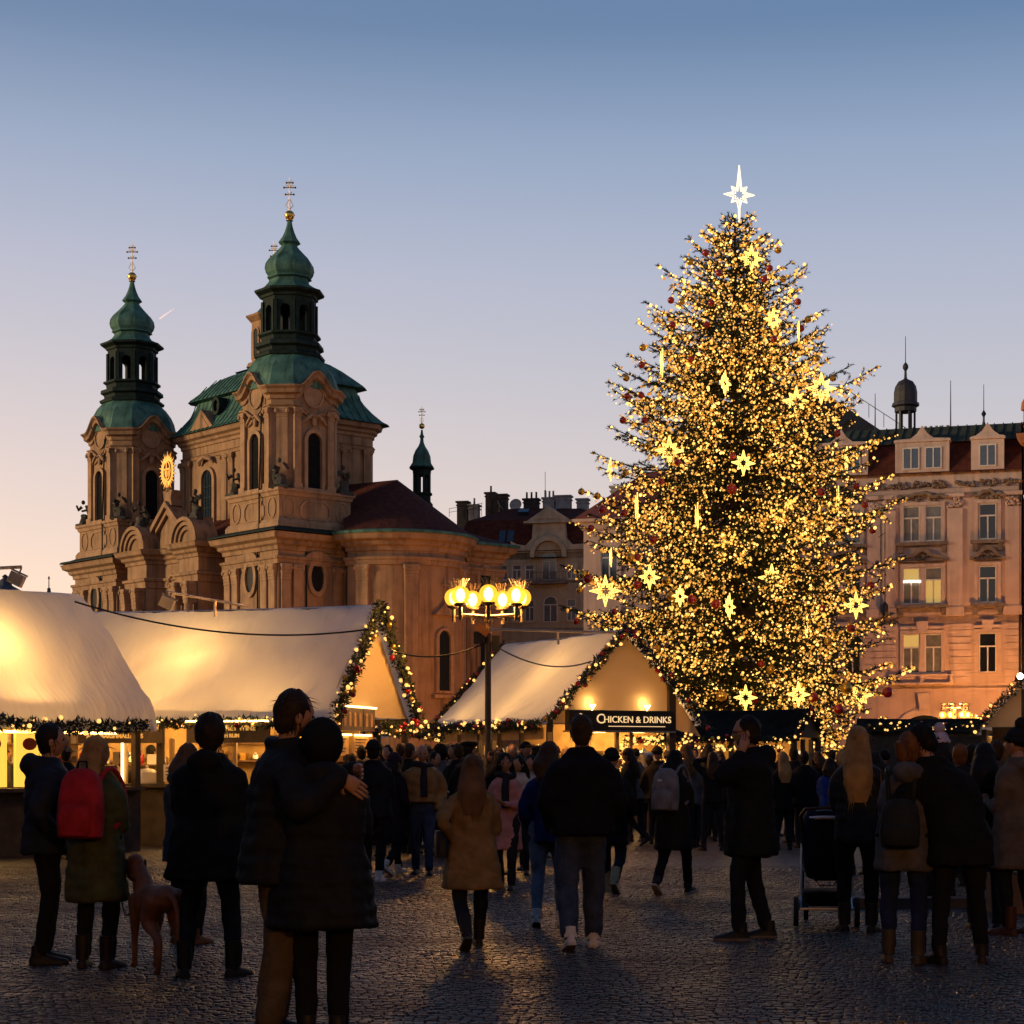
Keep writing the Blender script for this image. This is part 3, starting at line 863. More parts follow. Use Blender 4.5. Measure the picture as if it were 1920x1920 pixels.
for i, (x, y_, z) in enumerate(((-.3, 11.6, 21.6), (-.3, 20.8, 21.6), (.2, 22.9, 20.0), (.3, 13.8, 19.8))):
    statue_mb((x, y_, z), 2.3, R(-80), i + 5).build('statue', STATUE, portal, True)
b = MB(); b.box((.3, 11.6, 20.7), (1.2, 1.3, 1.8)); b.box((.3, 20.8, 20.7), (1.2, 1.3, 1.8)); b.build('statue_pedestal', STONE, portal)

# east side: curved chapel, its straight continuation and the tiled roof
def L2(px, Y):                                                             # pixel column at a depth -> church-local plan point
    x, y_ = (px - CX) / F * Y + 18.3, Y - 146
    c, s = math.cos(CH_A), math.sin(CH_A)
    return (x * c + y_ * s, -x * s + y_ * c)
ac = L2(741, 152.4); ar_ = 5.7
a0 = math.atan2(-.656, -.755) + .1
arc = []
for i in range(17):
    a = R(-169) + R(158) * i / 16
    arc.append((ac[0] + ar_ * math.cos(a), ac[1] + ar_ * math.sin(a)))
side = [(D_ - .2, .0), (arc[0][0] - .4, .0)] + [p for p in arc if p[0] > arc[0][0] - .01]
side = [(D_ - .2, .02), (7.3, -.0)] + arc + [(16.8, -1.2), (16.8, -2.9), (20.6, -2.9), (20.6, 4)]
poly = side + [(20.6, 20), (7.0, 20)]
b = MB(); b.prism(poly, -.3, 19.0); apse = b.build('chapel_wall', STUCCO, church)
b = MB(); b.band(side, scaled(CORN, 1.0, 19.3), False); b.band(side, [(0, 16.9), (.16, 16.9), (.2, 17.25), (.3, 17.3), (.32, 17.5), (0, 17.55)], False); b.build('cornice', STUCCO, apse)
b = MB(); b.band(side, [(.9, 19.35), (1.08, 19.3), (1.12, 19.5), (.9, 19.6)], False); b.build('gutter', COPPER, apse)
def arcT(i):
    p, q = Vector(arc[i]), Vector(arc[i + 1])
    m = (p + q) / 2; d = (q - p)
    return wallT((m.x, m.y, 0), math.atan2(d.y, d.x))
for i in (1, 5, 11):
    pilaster_mb(arcT(i), 0, 1.05, 1.3, 16.9, .2).build('pilaster', STONE, apse)
T = arcT(8)
b = MB(T); b.ring(arch(1.9, 5.2, 10, 0, 6.8), arch(1.25, 4.8, 10, 0, 7.0), -.22, .3); b.plate([(-1.2, 13.0), (1.2, 13.0), (.5, 13.6), (0, 14.2), (-.5, 13.6)], -.35, .3); b.tube([(0, -.2, 14.1), (0, -.2, 16.0)], .05, 5); b.tube([(-.4, -.2, 15.4), (.4, -.2, 15.4)], .05, 5); b.bx(-1.2, 1.2, -.3, .3, 6.4, 6.7)
b.build('window_frame', STONE, apse)
b = MB(T); b.plate(arch(1.27, 4.82, 10, 0, 6.98), -.04, .3); b.build('window', CHURCHGLASS, apse)
T = wallT((16.8, -2.9, 0), 0)
for x, nm in ((1.9, 0),):
    b = MB(T); b.ring(arch(1.9, 3.6, 10, x, 14.2), arch(1.25, 3.2, 10, x, 14.35), -.2, .02); b.ring(arch(1.9, 5.2, 10, x, 6.8), arch(1.25, 4.8, 10, x, 7.0), -.22, .02); b.build('window_frame', STONE, apse)
    b = MB(T); b.plate(arch(1.27, 3.22, 10, x, 14.33), -.04, .02); b.plate(arch(1.27, 4.82, 10, x, 6.98), -.04, .02); b.build('window', CHURCHGLASS, apse)
rdg = L2(745, 156.5); rd2 = L2(640, 161)
b = MB()
ev = [(7.0, -.9)] + [(ac[0] + (ar_ + .85) * math.cos(R(-165) + R(150) * i / 12), ac[1] + (ar_ + .85) * math.sin(R(-165) + R(150) * i / 12)) for i in range(13)] + [(17.2, -3.8), (21.5, -3.8), (21.5, 20)]
vs = [(x, y_, 19.55) for x, y_ in ev] + [(rdg[0], rdg[1], 25.0), (rd2[0], rd2[1], 25.2), (18.5, 12, 24.0)]
n = len(ev); fs = []
for i in range(n - 1):
    top = n + 1 if i == 0 else (n if i < 12 else n + 2)
    fs.append((i, i + 1, top))
fs += [(0 + 1, n, n + 1), (12, n + 2, n), (n + 1, n, n + 2)]
b.add(vs, fs); b.build('tiled_roof', REDROOF, church)

# little copper ridge turret
tp = L2(791, 163)
c = (tp[0], tp[1], 0)
zt = lambda y_: CAMH + (HY - y_) / F * 163
b = MB()
b.lathe([(1.1, 17.0), (1.0, zt(945)), (.8, zt(940)), (.8, zt(930)), (.95, zt(928)), (.95, zt(925)), (.5, zt(924))], 8, c, R8)
for k in range(8):
    a = R8 + k * PI / 4
    b.box((c[0] + .68 * math.cos(a), c[1] + .68 * math.sin(a), (zt(925) + zt(888)) / 2), (.2, .2, zt(888) - zt(925)), a)
b.lathe([(.55, zt(893)), (.8, zt(892)), (.85, zt(882)), (1.15, zt(879)), (1.1, zt(876)), (.5, zt(875))], 8, c, R8)
tur = b.build('ridge_turret', DARKCU, church)
b = MB(); b.lathe([(1.1, zt(876)), (.85, zt(868)), (.82, zt(862)), (.78, zt(855)), (.58, zt(845)), (.32, zt(837)), (.18, zt(830)), (.14, zt(822)), (.24, zt(819)), (.12, zt(814)), (.08, zt(806))], 8, c, R8); b.build('dome', COPPER, tur)
b = MB(); b.ball((c[0], c[1], zt(799)), .26, 10, 8); b.build('gilded_ball', GOLD, tur, True)
cross_mb((c[0], c[1], zt(794)), 1.5, .6).build('cross', GOLD, tur)
# ------------------------------------------------------------------ town houses behind the tree
PINKWALL = mat('pink_facade_plaster', (.46, .30, .245), .85, var=.10, vs=.7, bump=.12, bs=10, stain=((.22, .14, .11), .45))
PINKTRIM = mat('pink_facade_trim', (.50, .34, .28), .85, var=.12, vs=1.2, bump=.12, bs=14, stain=((.16, .10, .08), .55))
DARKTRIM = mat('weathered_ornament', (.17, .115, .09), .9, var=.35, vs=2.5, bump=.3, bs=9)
BEIGEWALL = mat('beige_facade_plaster', (.38, .285, .195), .85, var=.12, vs=.8, bump=.12, bs=10, stain=((.13, .095, .065), .5))
BEIGETRIM = mat('beige_facade_trim', (.42, .32, .22), .85, var=.15, vs=1.5, stain=((.13, .095, .065), .5))
BROWNWALL = mat('orange_brown_plaster', (.30, .11, .05), .85, var=.15, vs=.8)
SEAMROOF = mat('standing_seam_roof', (.040, .044, .030), .85, var=.3, vs=1.2, c2=(.07, .068, .045), spec=.08)
CHIMNEY = mat('chimney_plaster', (.30, .26, .25), .9, var=.2, vs=2, stain=((.12, .09, .08), .5))
CURTAINGLASS = mat('curtained_window_glass', (.13, .12, .115), .12, var=.25, vs=2.5, spec=.6)
LITGLASS = emit('lit_window', (1.0, .66, .16), .42, base=(.3, .22, .1))
LITTUBE = emit('fluorescent_tube', (1.0, .86, .6), 6.0)

def window(par, T, x, z0, w, h, glass=DARKGLASS, frame=WHITEPAINT, split=.66, arched=False, glass_top=None):
    """a casement with transom and mullion: frame part, panes sub-parts"""
    b = MB(T)
    o = arch(w, h, 8, x, z0) if arched else rectp(x - w / 2, x + w / 2, z0, z0 + h)
    i = arch(w - .14, h - .14, 8, x, z0 + .07) if arched else rectp(x - w / 2 + .07, x + w / 2 - .07, z0 + .07, z0 + h - .07)
    b.ring(o, i, -.05, .06)
    zt_ = z0 + h * split
    b.bx(x - w / 2 + .06, x + w / 2 - .06, -.07, .05, zt_ - .05, zt_ + .05)
    b.bx(x - .045, x + .045, -.06, .04, z0 + .06, zt_ - .05)
    f = b.build('window', frame, par)
    for s in (-1, 1):
        b = MB(T); b.bx(x + s * (w / 4 - .005) - w / 4 + .05, x + s * (w / 4 - .005) + w / 4 - .05, -.012, .03, z0 + .05, zt_ - .03); b.build('pane', glass, f)
    b = MB(T)
    if arched: b.plate(arch(w - .12, h - h * split - .05, 8, x, zt_ + .03), -.012, .03)
    else: b.bx(x - w / 2 + .05, x + w / 2 - .05, -.012, .03, zt_ + .03, z0 + h - .05)
    b.build('pane', glass_top or glass, f)
    return f
def ornament(mb, x, z, w, h, seed, d=.28):
    r_ = random.Random(seed)
    for k in range(16):
        a = r_.uniform(-.5, .5); 
        mb.ball((x + a * w, -.06, z + r_.uniform(-.5, .5) * h), (r_.uniform(.08, .2), d * r_.uniform(.4, .8), r_.uniform(.07, .16)), 7, 5)

BA = math.atan2(-.285, .958)
house = empty('apartment_house', (33.3 - 17.8 * .958, 122 + 17.8 * .285, 0), BA, 'pink plastered house with dormers and red mansard behind the christmas tree', 'house')
HW = 17.8                                                                # facade from local x = 0 to HW, facing -y
Tf = Matrix.Identity(4)
b = MB(); b.bx(0, HW, 0, 12, -.3, 19.5); wall = b.build('wall', PINKWALL, house)
b = MB()
fp = [(0, 0), (HW, 0)]
def fband(prof, z, k=1.0): b.band([(0, 0), (HW, 0)], [(o * k, z + h_ * k) for o, h_ in prof], False)
fband([(0, -.9), (.12, -.9), (.15, -.6), (.3, -.5), (.45, -.3), (.75, -.2), (.8, 0), (0, .15)], 20.35)
b.build('cornice', PINKTRIM, house)
b = MB(); fband([(0, -.5), (.1, -.5), (.14, -.15), (.32, -.08), (.32, .02), (0, .15)], 10.95); fband([(0, -.12), (.15, -.1), (.22, 0), (0, .06)], 6.35); fband([(0, -.15), (.08, -.12), (.12, 0), (0, .03)], 19.15, 1); fband([(0, -.3), (.14, -.3), (.16, 0), (0, .1)], 11.55)
b.build('string_course', PINKTRIM, house)
for k in range(12):                                                        # ornament under the cornice
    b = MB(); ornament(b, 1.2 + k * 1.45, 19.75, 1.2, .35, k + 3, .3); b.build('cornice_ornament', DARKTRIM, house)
# rusticated lower storeys: one course per piece
for k in range(9):
    z = 6.55 + k * .44
    for x0, x1 in ((0, .9), (3.1, 5.0), (7.3, 8.3), (8.3, 9.7), (13.2, 14.6), (16.75, HW)):
        b = MB(); b.bx(x0 + .01, x1 - .01, -.07, .02, z + .03, z + .42); b.build('stone_course', PINKTRIM, house)
cols = [(2.0, 's'), (6.15, 'd'), (11.45, 'd'), (15.65, 's')]
floors = [(16.0, 2.35, 3), (11.85, 2.4, 2), (7.25, 2.6, 1)]
for ci, (cx_, kind) in enumerate(cols):
    xs = (cx_ - .72, cx_ + .72) if kind == 'd' else (cx_,)
    half = 1.45 if kind == 'd' else .85
    for z0, h, fl in floors:
        for wi_, x in enumerate(xs):
            g, gt = CURTAINGLASS if kind == 'd' and fl == 3 else DARKGLASS, None
            if ci == 2 and fl == 2:
                g, gt = (CURTAINGLASS, LITGLASS) if wi_ == 0 else (LITGLASS, CURTAINGLASS)
            if ci == 2 and fl == 1:
                g, gt = CURTAINGLASS, (LITGLASS if wi_ == 0 else CURTAINGLASS)
            window(house, Tf, x, z0, 1.1, h, g, glass_top=gt)
        b = MB()
        b.ring(rectp(cx_ - half, cx_ + half, z0 - .05, z0 + h + .25), rectp(cx_ - half + .22, cx_ + half - .22, z0 + .0, z0 + h + .02), -.14, .02)
        if kind == 'd': b.bx(cx_ - .17, cx_ + .17, -.12, .02, z0, z0 + h)
        b.build('window_surround', PINKTRIM, house)
        if fl != 1:
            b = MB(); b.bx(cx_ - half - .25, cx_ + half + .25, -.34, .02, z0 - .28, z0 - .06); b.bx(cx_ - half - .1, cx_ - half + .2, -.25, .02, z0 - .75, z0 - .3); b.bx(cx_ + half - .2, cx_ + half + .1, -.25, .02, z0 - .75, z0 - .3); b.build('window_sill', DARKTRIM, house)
        zt_ = z0 + h + .3
        b = MB()
        if fl == 3:
            n_ = 14
            pts = [(cx_ - half - .2 + (2 * half + .4) * i / n_, -.24, zt_ + .25 + .28 * math.exp(-((i / n_ - .5) / .2) ** 2) + .06 * math.sin(i * 1.7)) for i in range(n_ + 1)]
            b.tube(pts, .13, 6); ornament(b, cx_, zt_ + .2, 1.7, .4, ci + 21)
        elif fl == 2:
            pp = [(cx_ - half - .3, zt_ + .12), (cx_ - half - .3, zt_ + .3), (cx_ - half + .1, zt_ + .42), (cx_ - .6, zt_ + .62), (cx_ - .3, zt_ + .95), (cx_, zt_ + 1.05), (cx_ + .3, zt_ + .95), (cx_ + .6, zt_ + .62), (cx_ + half - .1, zt_ + .42), (cx_ + half + .3, zt_ + .3), (cx_ + half + .3, zt_ + .12)]
            inner = [(cx_ + (x - cx_) * .78, zt_ + .1 + (z - zt_ - .1) * .68) for x, z in pp]
            b.ring(pp[::-1], inner[::-1], -.36, .02); ornament(b, cx_, zt_ + .35, .9, .4, ci + 31)
        else:
            b.plate([(cx_ - .28, zt_ - .25), (cx_ + .28, zt_ - .25), (cx_ + .4, zt_ + .55), (cx_ - .4, zt_ + .55)], -.26, .02)
            b.bx(cx_ - half, cx_ + half, -.18, .02, zt_ + .02, zt_ + .22)
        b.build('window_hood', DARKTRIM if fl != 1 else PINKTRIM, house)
b = MB(); b.bx(10.85 - .62, 10.85 + .5, -.18, -.14, 13.28, 13.40); b.build('fluorescent_tube', LITTUBE, house)
b = MB(); b.bx(11.45 - 2.0, 11.45 + 2.0, -.5, .02, 6.5, 6.62); b.bx(11.45 - 2.0, 11.45 + 2.0, -.5, -.42, 7.05, 7.15)
for x in (-2.0, -.1, 1.8): b.bx(11.45 + x, 11.45 + x + .2, -.5, -.42, 6.62, 7.05)
b.build('balcony', PINKTRIM, house)
for x in (.5, 4.1, 8.35, 9.2, 13.55, 17.25):                                       # pilasters of the upper storeys with heads
    b = MB(); b.bx(x - .5, x + .5, -.16, .02, 11.6, 18.1); b.bx(x - .58, x + .58, -.22, .02, 11.0, 11.6); ornament(b, x, 18.5, .9, .6, int(x * 7)); b.bx(x - .6, x + .6, -.25, .02, 18.85, 19.1); b.build('pilaster', PINKTRIM if x < 17 else PINKWALL, house)
for cx_ in (2.6, 11.6, 16.9):                                              # ground-floor arches
    b = MB(); b.ring(arch(4.0, 5.2, 14, cx_, -.3, 1.6), arch(3.3, 4.75, 14, cx_, -.28, 1.4), -.2, .02); b.plate([(cx_ - .3, 4.8), (cx_ + .3, 4.8), (cx_ + .45, 5.9), (cx_ - .45, 5.9)], -.35, .02); b.build('arch_surround', PINKTRIM, house)
    b = MB(); b.plate(arch(3.32, 4.77, 14, cx_, -.29, 1.4), -.03, .02); b.build('archway', DARKGLASS, house)
# mansard: steep tiled part, dormers, seamed metal top
b = MB(); b.add([(0, -.35, 20.45), (HW, -.35, 20.45), (HW, .75, 22.6), (0, .75, 22.6), (0, 12, 20.45), (HW, 12, 20.45), (HW, 11, 22.6), (0, 11, 22.6)], [(0, 1, 2, 3), (1, 5, 6, 2), (4, 0, 3, 7), (5, 4, 7, 6), (3, 2, 6, 7)])
mans = b.build('tiled_mansard', REDROOF, house)
b = MB(); b.add([(-.1, .45, 22.6), (HW + .1, .45, 22.6), (HW + .1, 4.6, 24.35), (-.1, 4.6, 24.35), (-.1, 11.4, 22.6), (HW + .1, 11.4, 22.6)], [(0, 1, 2, 3), (3, 2, 5, 4), (0, 3, 4), (1, 5, 2), (0, 4, 5, 1)])
mtop = b.build('metal_roof', SEAMROOF, house)
for k in range(30):
    x = .3 + k * .6
    b = MB(); b.tube([(x, .43, 22.64), (x, 4.6, 24.39)], .045, 4); b.build('roof_seam', SEAMROOF, mtop)
for ci, (cx_, kind) in enumerate(cols):
    half = 1.75 if kind == 'd' else 1.05
    b = MB()
    b.plate([(cx_ - half, 20.5), (cx_ + half, 20.5), (cx_ + half, 22.75), (cx_ + .75, 22.8), (cx_ + .35, 23.1), (cx_, 23.65), (cx_ - .35, 23.1), (cx_ - .75, 22.8), (cx_ - half, 22.75)], -.3, 2.0)
    b.bx(cx_ - half - .08, cx_ + half + .08, -.4, 1.9, 22.55, 22.7)
    dm = b.build('dormer', PINKTRIM, house)
    for x in ((cx_ - .72, cx_ + .72) if kind == 'd' else (cx_,)):
        T = Matrix.Translation((0, -.31, 0))
        b = MB(T); b.ring(rectp(x - .55, x + .55, 20.75, 22.2), rectp(x - .47, x + .47, 20.83, 22.12), -.05, .05); b.bx(x - .04, x + .04, -.05, .03, 20.83, 22.12); b.build('window', WHITEPAINT, dm)
        for s in (-1, 1):
            b = MB(T); b.bx(x + s * .255 - .21, x + s * .255 + .21, -.012, .02, 20.82, 22.13); b.build('pane', SKYGLASS, dm)
def chimney(par, x, y_, z, w, d, h, m=CHIMNEY, name='chimney', pots=0):
    b = MB(); b.box((x, y_, z + h / 2), (w, d, h)); b.box((x, y_, z + h + .08), (w + .25, d + .25, .16)); b.box((x, y_, z + h - .25), (w + .15, d + .15, .12))
    for i in range(pots): b.lathe([(.11, z + h), (.09, z + h + .75), (.12, z + h + .8)], 8, (x - w / 2 + (i + .5) * w / pots, y_, 0))
    return b.build(name, m, par)
b = MB()                                                                   # small open cupola on the roof
cc = (9.9, 5.5, 0)
zc = 23.9
for k in range(6):
    a = k * PI / 3; b.box((cc[0] + .62 * math.cos(a), cc[1] + .62 * math.sin(a), zc + 1.05), (.14, .14, 2.1), a)
b.lathe([(.95, zc - .6), (.85, zc + .2), (.5, zc + .25)], 8, cc); b.lathe([(.6, zc + 1.7), (.75, zc + 1.75), (.75, zc + 2.05), (.95, zc + 2.15), (.92, zc + 2.35), (.8, zc + 2.4), (.8, zc + 3.1), (.72, zc + 3.5), (.5, zc + 3.85), (.18, zc + 4.0), (.1, zc + 4.1), (.08, zc + 4.6), (.2, zc + 4.8), (.18, zc + 5.0), (.03, zc + 5.2), (.02, zc + 7.0)], 12, cc)
b.build('roof_cupola', mat('cupola_sheet', (.02, .016, .02), .6, var=.3), house)
for x, h_ in ((7.9, 2.6), (13.0, 3.2)):
    b = MB(); b.lathe([(.05, 24.0), (.04, 25.0), (.02, 24.3 + h_)], 6, (x, 4.7, 0)); b.build('lightning_rod', BLACK, house)
b = MB(); b.lathe([(.16, 24.2), (.07, 24.6), (.07, 24.9), (.17, 25.1), (.03, 25.35), (.02, 27.1)], 8, (15.2, 4.7, 0)); b.build('roof_finial', BLACK, house)
chimney(house, 11.8, 8.5, 23.0, 1.9, .6, 1.3, CHIMNEY, 'chimney', 5)
b = MB(); b.tube([(9.05, -.45, 11.8), (9.05, -.45, 17.5)], .03, 5); b.tube([(9.05, -.45, 16.6), (8.6, -.45, 16.3)], .03, 4); b.lathe([(.1, 11.1), (.2, 11.3), (.2, 11.8), (.05, 12.0)], 8, (9.05, -.45, 0)); b.build('wall_lantern', BLACK, house)
b = MB(); b.tube([(HW - .12, -.1, 0), (HW - .12, -.1, 19.6)], .07, 6); b.build('downpipe', BLACK, house)

# orange-brown neighbour at the right edge
nb = empty('corner_house', (33.45, 122 - .05, 0), BA, 'orange brown house cut by the right edge beside the pink house', 'house')
b = MB(); b.bx(0.02, 9, -.5, 12, -.3, 23.3); b.build('wall', BROWNWALL, nb)
b = MB(); b.band([(0.02, 8), (.02, -.5), (9, -.5)], [(0, 22.0), (.2, 22.1), (.45, 22.5), (.5, 22.7), (0, 22.8)], False); b.build('cornice', BROWNWALL, nb)
b = MB(); b.add([(-.2, -.8, 23.3), (9, -.8, 23.3), (9, 12, 23.3), (-.2, 12, 23.3), (4, 4, 28)], [(0, 1, 4), (1, 2, 4), (2, 3, 4), (3, 0, 4)]); b.build('roof', REDROOF, nb)
for z in (7, 12, 16.5): window(nb, Matrix.Translation((0, -.5, 0)), 2.2, z, 1.2, 2.3)
b = MB(); b.lathe([(.28, 23.2), (.28, 24.2), (.45, 24.3), (.4, 24.8), (.1, 25.3)], 8, (.25, -.3, 0)); b.build('corner_finial', BROWNWALL, nb)

# red-roofed house seen through the left side of the tree
rh = empty('gabled_house', (5.1, 133, 0), BA, 'beige house with red hipped roof behind the left of the christmas tree', 'house')
RW = 11.8
b = MB(); b.bx(0, RW, 0, 12, -.3, 18.6); b.build('wall', PINKWALL, rh)
b = MB(); b.band([(0, 8), (0, 0), (RW, 0)], [(0, 17.8), (.15, 17.9), (.4, 18.3), (.65, 18.4), (.7, 18.6), (0, 18.7)], False); b.build('cornice', PINKTRIM, rh)
b = MB(); b.add([(-.6, -.6, 18.62), (RW, -.6, 18.62), (RW, 12, 18.62), (-.6, 12, 18.62), (3.4, 5, 22.6), (RW, 5, 22.6)], [(0, 1, 5, 4), (3, 0, 4), (2, 3, 4, 5), (1, 2, 5)]); b.build('tiled_roof', mat('bright_red_tiles', (.16, .035, .022), .75, var=.3, vs=2, wave=(3.2, .5)), rh)
for x in (1.9, 4.6, 7.3, 10.0):
    for z in (4.9, 9.6, 14.2):
        window(rh, Tf, x, z, 1.2, 2.5, SKYGLASS)
        b = MB(); b.ring(rectp(x - .85, x + .85, z - .1, z + 2.8), rectp(x - .6, x + .6, z, z + 2.5), -.12, .02); b.bx(x - 1.0, x + 1.0, -.3, .02, z - .3, z - .1); b.build('window_surround', PINKTRIM, rh)
chimney(rh, 1.2, 6.5, 19.5, 1.3, 1.0, 2.2); chimney(rh, 6.5, 7, 20.5, 1.6, .8, 2.6)

# tall dark roof further back, right of the tree top
bk = empty('rear_house', (17.6, 150, 0), 0, 'dark roofed house with railing behind the right side of the tree', 'house')
b = MB(); b.bx(0, 11, 0, 12, 0, 26.0); b.build('wall', CHIMNEY, bk)
b = MB(); b.add([(-.5, -.5, 26.0), (6.2, -.5, 30.6), (8.5, -.5, 30.2), (14.8, -.5, 26.0), (14.8, 12, 26.0), (8.5, 12, 30.2), (6.2, 12, 30.6), (-.5, 12, 26.0)], [(0, 3, 2, 1), (4, 7, 6, 5), (0, 1, 6, 7), (1, 2, 5, 6), (2, 3, 4, 5), (0, 7, 4, 3)]); b.build('roof', mat('dark_slate_roof', (.02, .019, .024), .7, var=.3), bk)
b = MB()
for k in range(8): b.tube([(6.2 + k * 1.2, -.4, 30.5 - max(0, k - 2) * .78), (6.2 + k * 1.2, -.4, 31.6 - max(0, k - 2) * .78)], .03, 4)
b.tube([(6.2, -.4, 31.6), (8.6, -.4, 31.6), (14.6, -.4, 27.7)], .03, 4); b.build('roof_railing', BLACK, bk)

# beige palace between church and tree
PA = math.atan2(-.22, .975)
pal = empty('palace', (-1.2, 172, 0), PA, 'ornate beige palace with curved gable between church and christmas tree', 'palace')
s_ = 3500 / 172.0
def pz(y_): return CAMH + (HY - y_) / s_
PWD = 9.5
b = MB(); b.bx(-4, PWD, 0, 14, -.3, pz(1036)); b.build('wall', BEIGEWALL, pal)
zc = pz(1036)
b = MB(); 
gx = 4.75
gab = [(-.2, zc - .1)] + [(gx - 3.6, zc - .1), (gx - 3.6, zc + 1.0), (gx - 3.0, zc + .7), (gx - 2.2, zc + .55), (gx - 1.6, zc + 1.2), (gx - 1.5, zc + 2.6), (gx + 1.5, zc + 2.6), (gx + 1.6, zc + 1.2), (gx + 2.2, zc + .55), (gx + 3.2, zc + .6), (gx + 3.8, zc + .9), (gx + 3.8, zc - .1)]
b.plate(gab[1:], -.25, .35); b.plate([(gx - 2.1, zc + 2.75), (gx + 2.1, zc + 2.75), (gx, zc + 4.1)], -.4, .5); b.plate([(gx - 1.3, zc + 2.95), (gx + 1.3, zc + 2.95), (gx, zc + 3.75)], -.47, -.38)
b.bx(gx - 2.3, gx + 2.3, -.6, .5, zc + 2.55, zc + 2.75)
ornament(b, gx, zc + 1.6, 1.6, 1.1, 77, .35)
b.build('gable', BEIGETRIM, pal)
b = MB(); b.band([(-4, 0), (gx - 1.4, 0)], [(0, zc - .7), (.3, zc - .5), (.7, zc - .2), (.75, zc), (0, zc + .1)], False); b.band([(gx + 1.4, 0), (PWD, 0)], [(0, zc - .7), (.3, zc - .5), (.7, zc - .2), (.75, zc), (0, zc + .1)], False)
b.ring(arch(3.4, 1.95, 12, gx, zc - .6, 1.7), arch(2.6, 1.5, 12, gx, zc - .6, 1.3), -.75, .02); b.build('cornice', BEIGETRIM, pal)
b = MB(); b.band([(-4, 0), (PWD, 0)], [(0, pz(1096)), (.25, pz(1095)), (.28, pz(1091)), (0, pz(1090))], False); b.band([(-4, 0), (PWD, 0)], [(0, pz(1186)), (.25, pz(1184)), (.28, pz(1180)), (0, pz(1179))], False); b.build('string_course', BEIGETRIM, pal)
for x in (-2.8, -1.2, .4, 1.7, 2.9, 6.8, 8.3):
    for y0_, y1_ in ((1088, 1060), (1166, 1126), (1250, 1205)):
        f_ = window(pal, Tf, x, pz(y0_), .85, pz(y1_) - pz(y0_), CURTAINGLASS)
        b = MB(); b.ring(rectp(x - .62, x + .62, pz(y0_) - .15, pz(y1_) + .2), rectp(x - .43, x + .43, pz(y0_), pz(y1_)), -.12, .02); b.build('window_surround', BEIGETRIM, pal)
window(pal, Tf, gx, pz(1090), 1.3, 2.6, CURTAINGLASS, arched=True); window(pal, Tf, gx + .1, pz(1168), 1.3, 2.4, CURTAINGLASS, arched=True); window(pal, Tf, gx, pz(1250), 1.3, 2.4, DARKGLASS)
b = MB(); b.bx(gx - 1.7, gx + 1.7, -.9, .02, pz(1098), pz(1093))
for k in range(12): b.bx(gx - 1.65 + k * .3, gx - 1.61 + k * .3, -.88, -.84, pz(1093), pz(1093) + .8)
b.bx(gx - 1.7, gx + 1.7, -.9, -.84, pz(1093) + .8, pz(1093) + .86); b.build('balcony', DARKTRIM, pal)
b = MB(); b.add([(-4.4, -.3, zc), (PWD + .3, -.3, zc), (PWD + .3, 1.6, zc + 3.2), (-3.4, 1.6, zc + 3.2), (-.2, 6.5, pz(935)), (6.5, 6.5, pz(940)), (PWD + .3, 12, zc), (-4.4, 12, zc), (PWD, 4, zc + 3.6)],
    [(0, 1, 2, 3), (3, 2, 8, 5, 4), (0, 3, 4, 7), (7, 4, 5, 6), (1, 6, 8, 2), (5, 8, 6)]); proof = b.build('mansard_roof', REDROOF, pal)
for x, z, dz in ((.2, zc + 1.5, 1.3), (1.0, zc + 1.5, 1.3), (8.6, zc + 1.2, 1.0)):
    b = MB(Matrix.Translation((x, .55, z)) @ Matrix.Rotation(R(-31), 4, 'X')); b.bx(-.3, .3, -.12, .1, -dz / 2, dz / 2); b.build('skylight', SKYGLASS, proof)
for x, yy in ((1.6, 3.4), (4.2, 3.6)):
    b = MB(Matrix.Translation((x, yy, zc + 4.15)) @ Matrix.Rotation(R(-62), 4, 'X')); b.bx(-.5, .5, -.15, .1, -.4, .4); b.build('skylight', SKYGLASS, proof)
def pch(px, ytop, ybot, w, m=CHIMNEY, pots=0, yy=7.0):
    Y = 172 + yy
    x = (px - CX) / F * Y + 1.2
    z0, z1 = CAMH + (HY - ybot) / F * Y, CAMH + (HY - ytop) / F * Y
    chimney(pal, x * .975, yy, z0 - 2.5, w / F * Y, 1.0, z1 - z0 + 2.5, m, 'chimney', pots)
DKCH = mat('sooty_chimney', (.05, .035, .03), .9, var=.3)
for px, yt, yb, w, m_, pots in ((855, 948, 975, 18, CHIMNEY, 1), (888, 926, 948, 17, DKCH, 1), (905, 930, 945, 30, DKCH, 0), (968, 940, 955, 27, DKCH, 3), (1003, 939, 960, 22, CHIMNEY, 3), (1031, 936, 967, 27, CHIMNEY, 0), (1068, 943, 970, 20, CHIMNEY, 0), (833, 941, 965, 20, DKCH, 0)):
    pch(px, yt, yb, w, m_, pots)
b = MB(); b.tube([(2.9, 7, pz(940)), (2.9, 7, pz(905) + .2)], .09, 5); b.tube([(2.9, 7, pz(905)), (2.9, 7, pz(865))], .03, 4); b.build('aerial_mast', BLACK, pal)
b = MB(Matrix.Translation((-2.1 + .6, 6.5, pz(930))) @ Matrix.Rotation(R(60), 4, 'Y')); b.lathe([(.05, 0), (.5, .12), (.55, .16), (.5, .18), (.04, .05)], 12); b.T = None; b.tube([(-1.5, 6.5, pz(928)), (-1.5, 6.5, pz(945))], .05, 4); b.build('satellite_dish', CHIMNEY, pal)
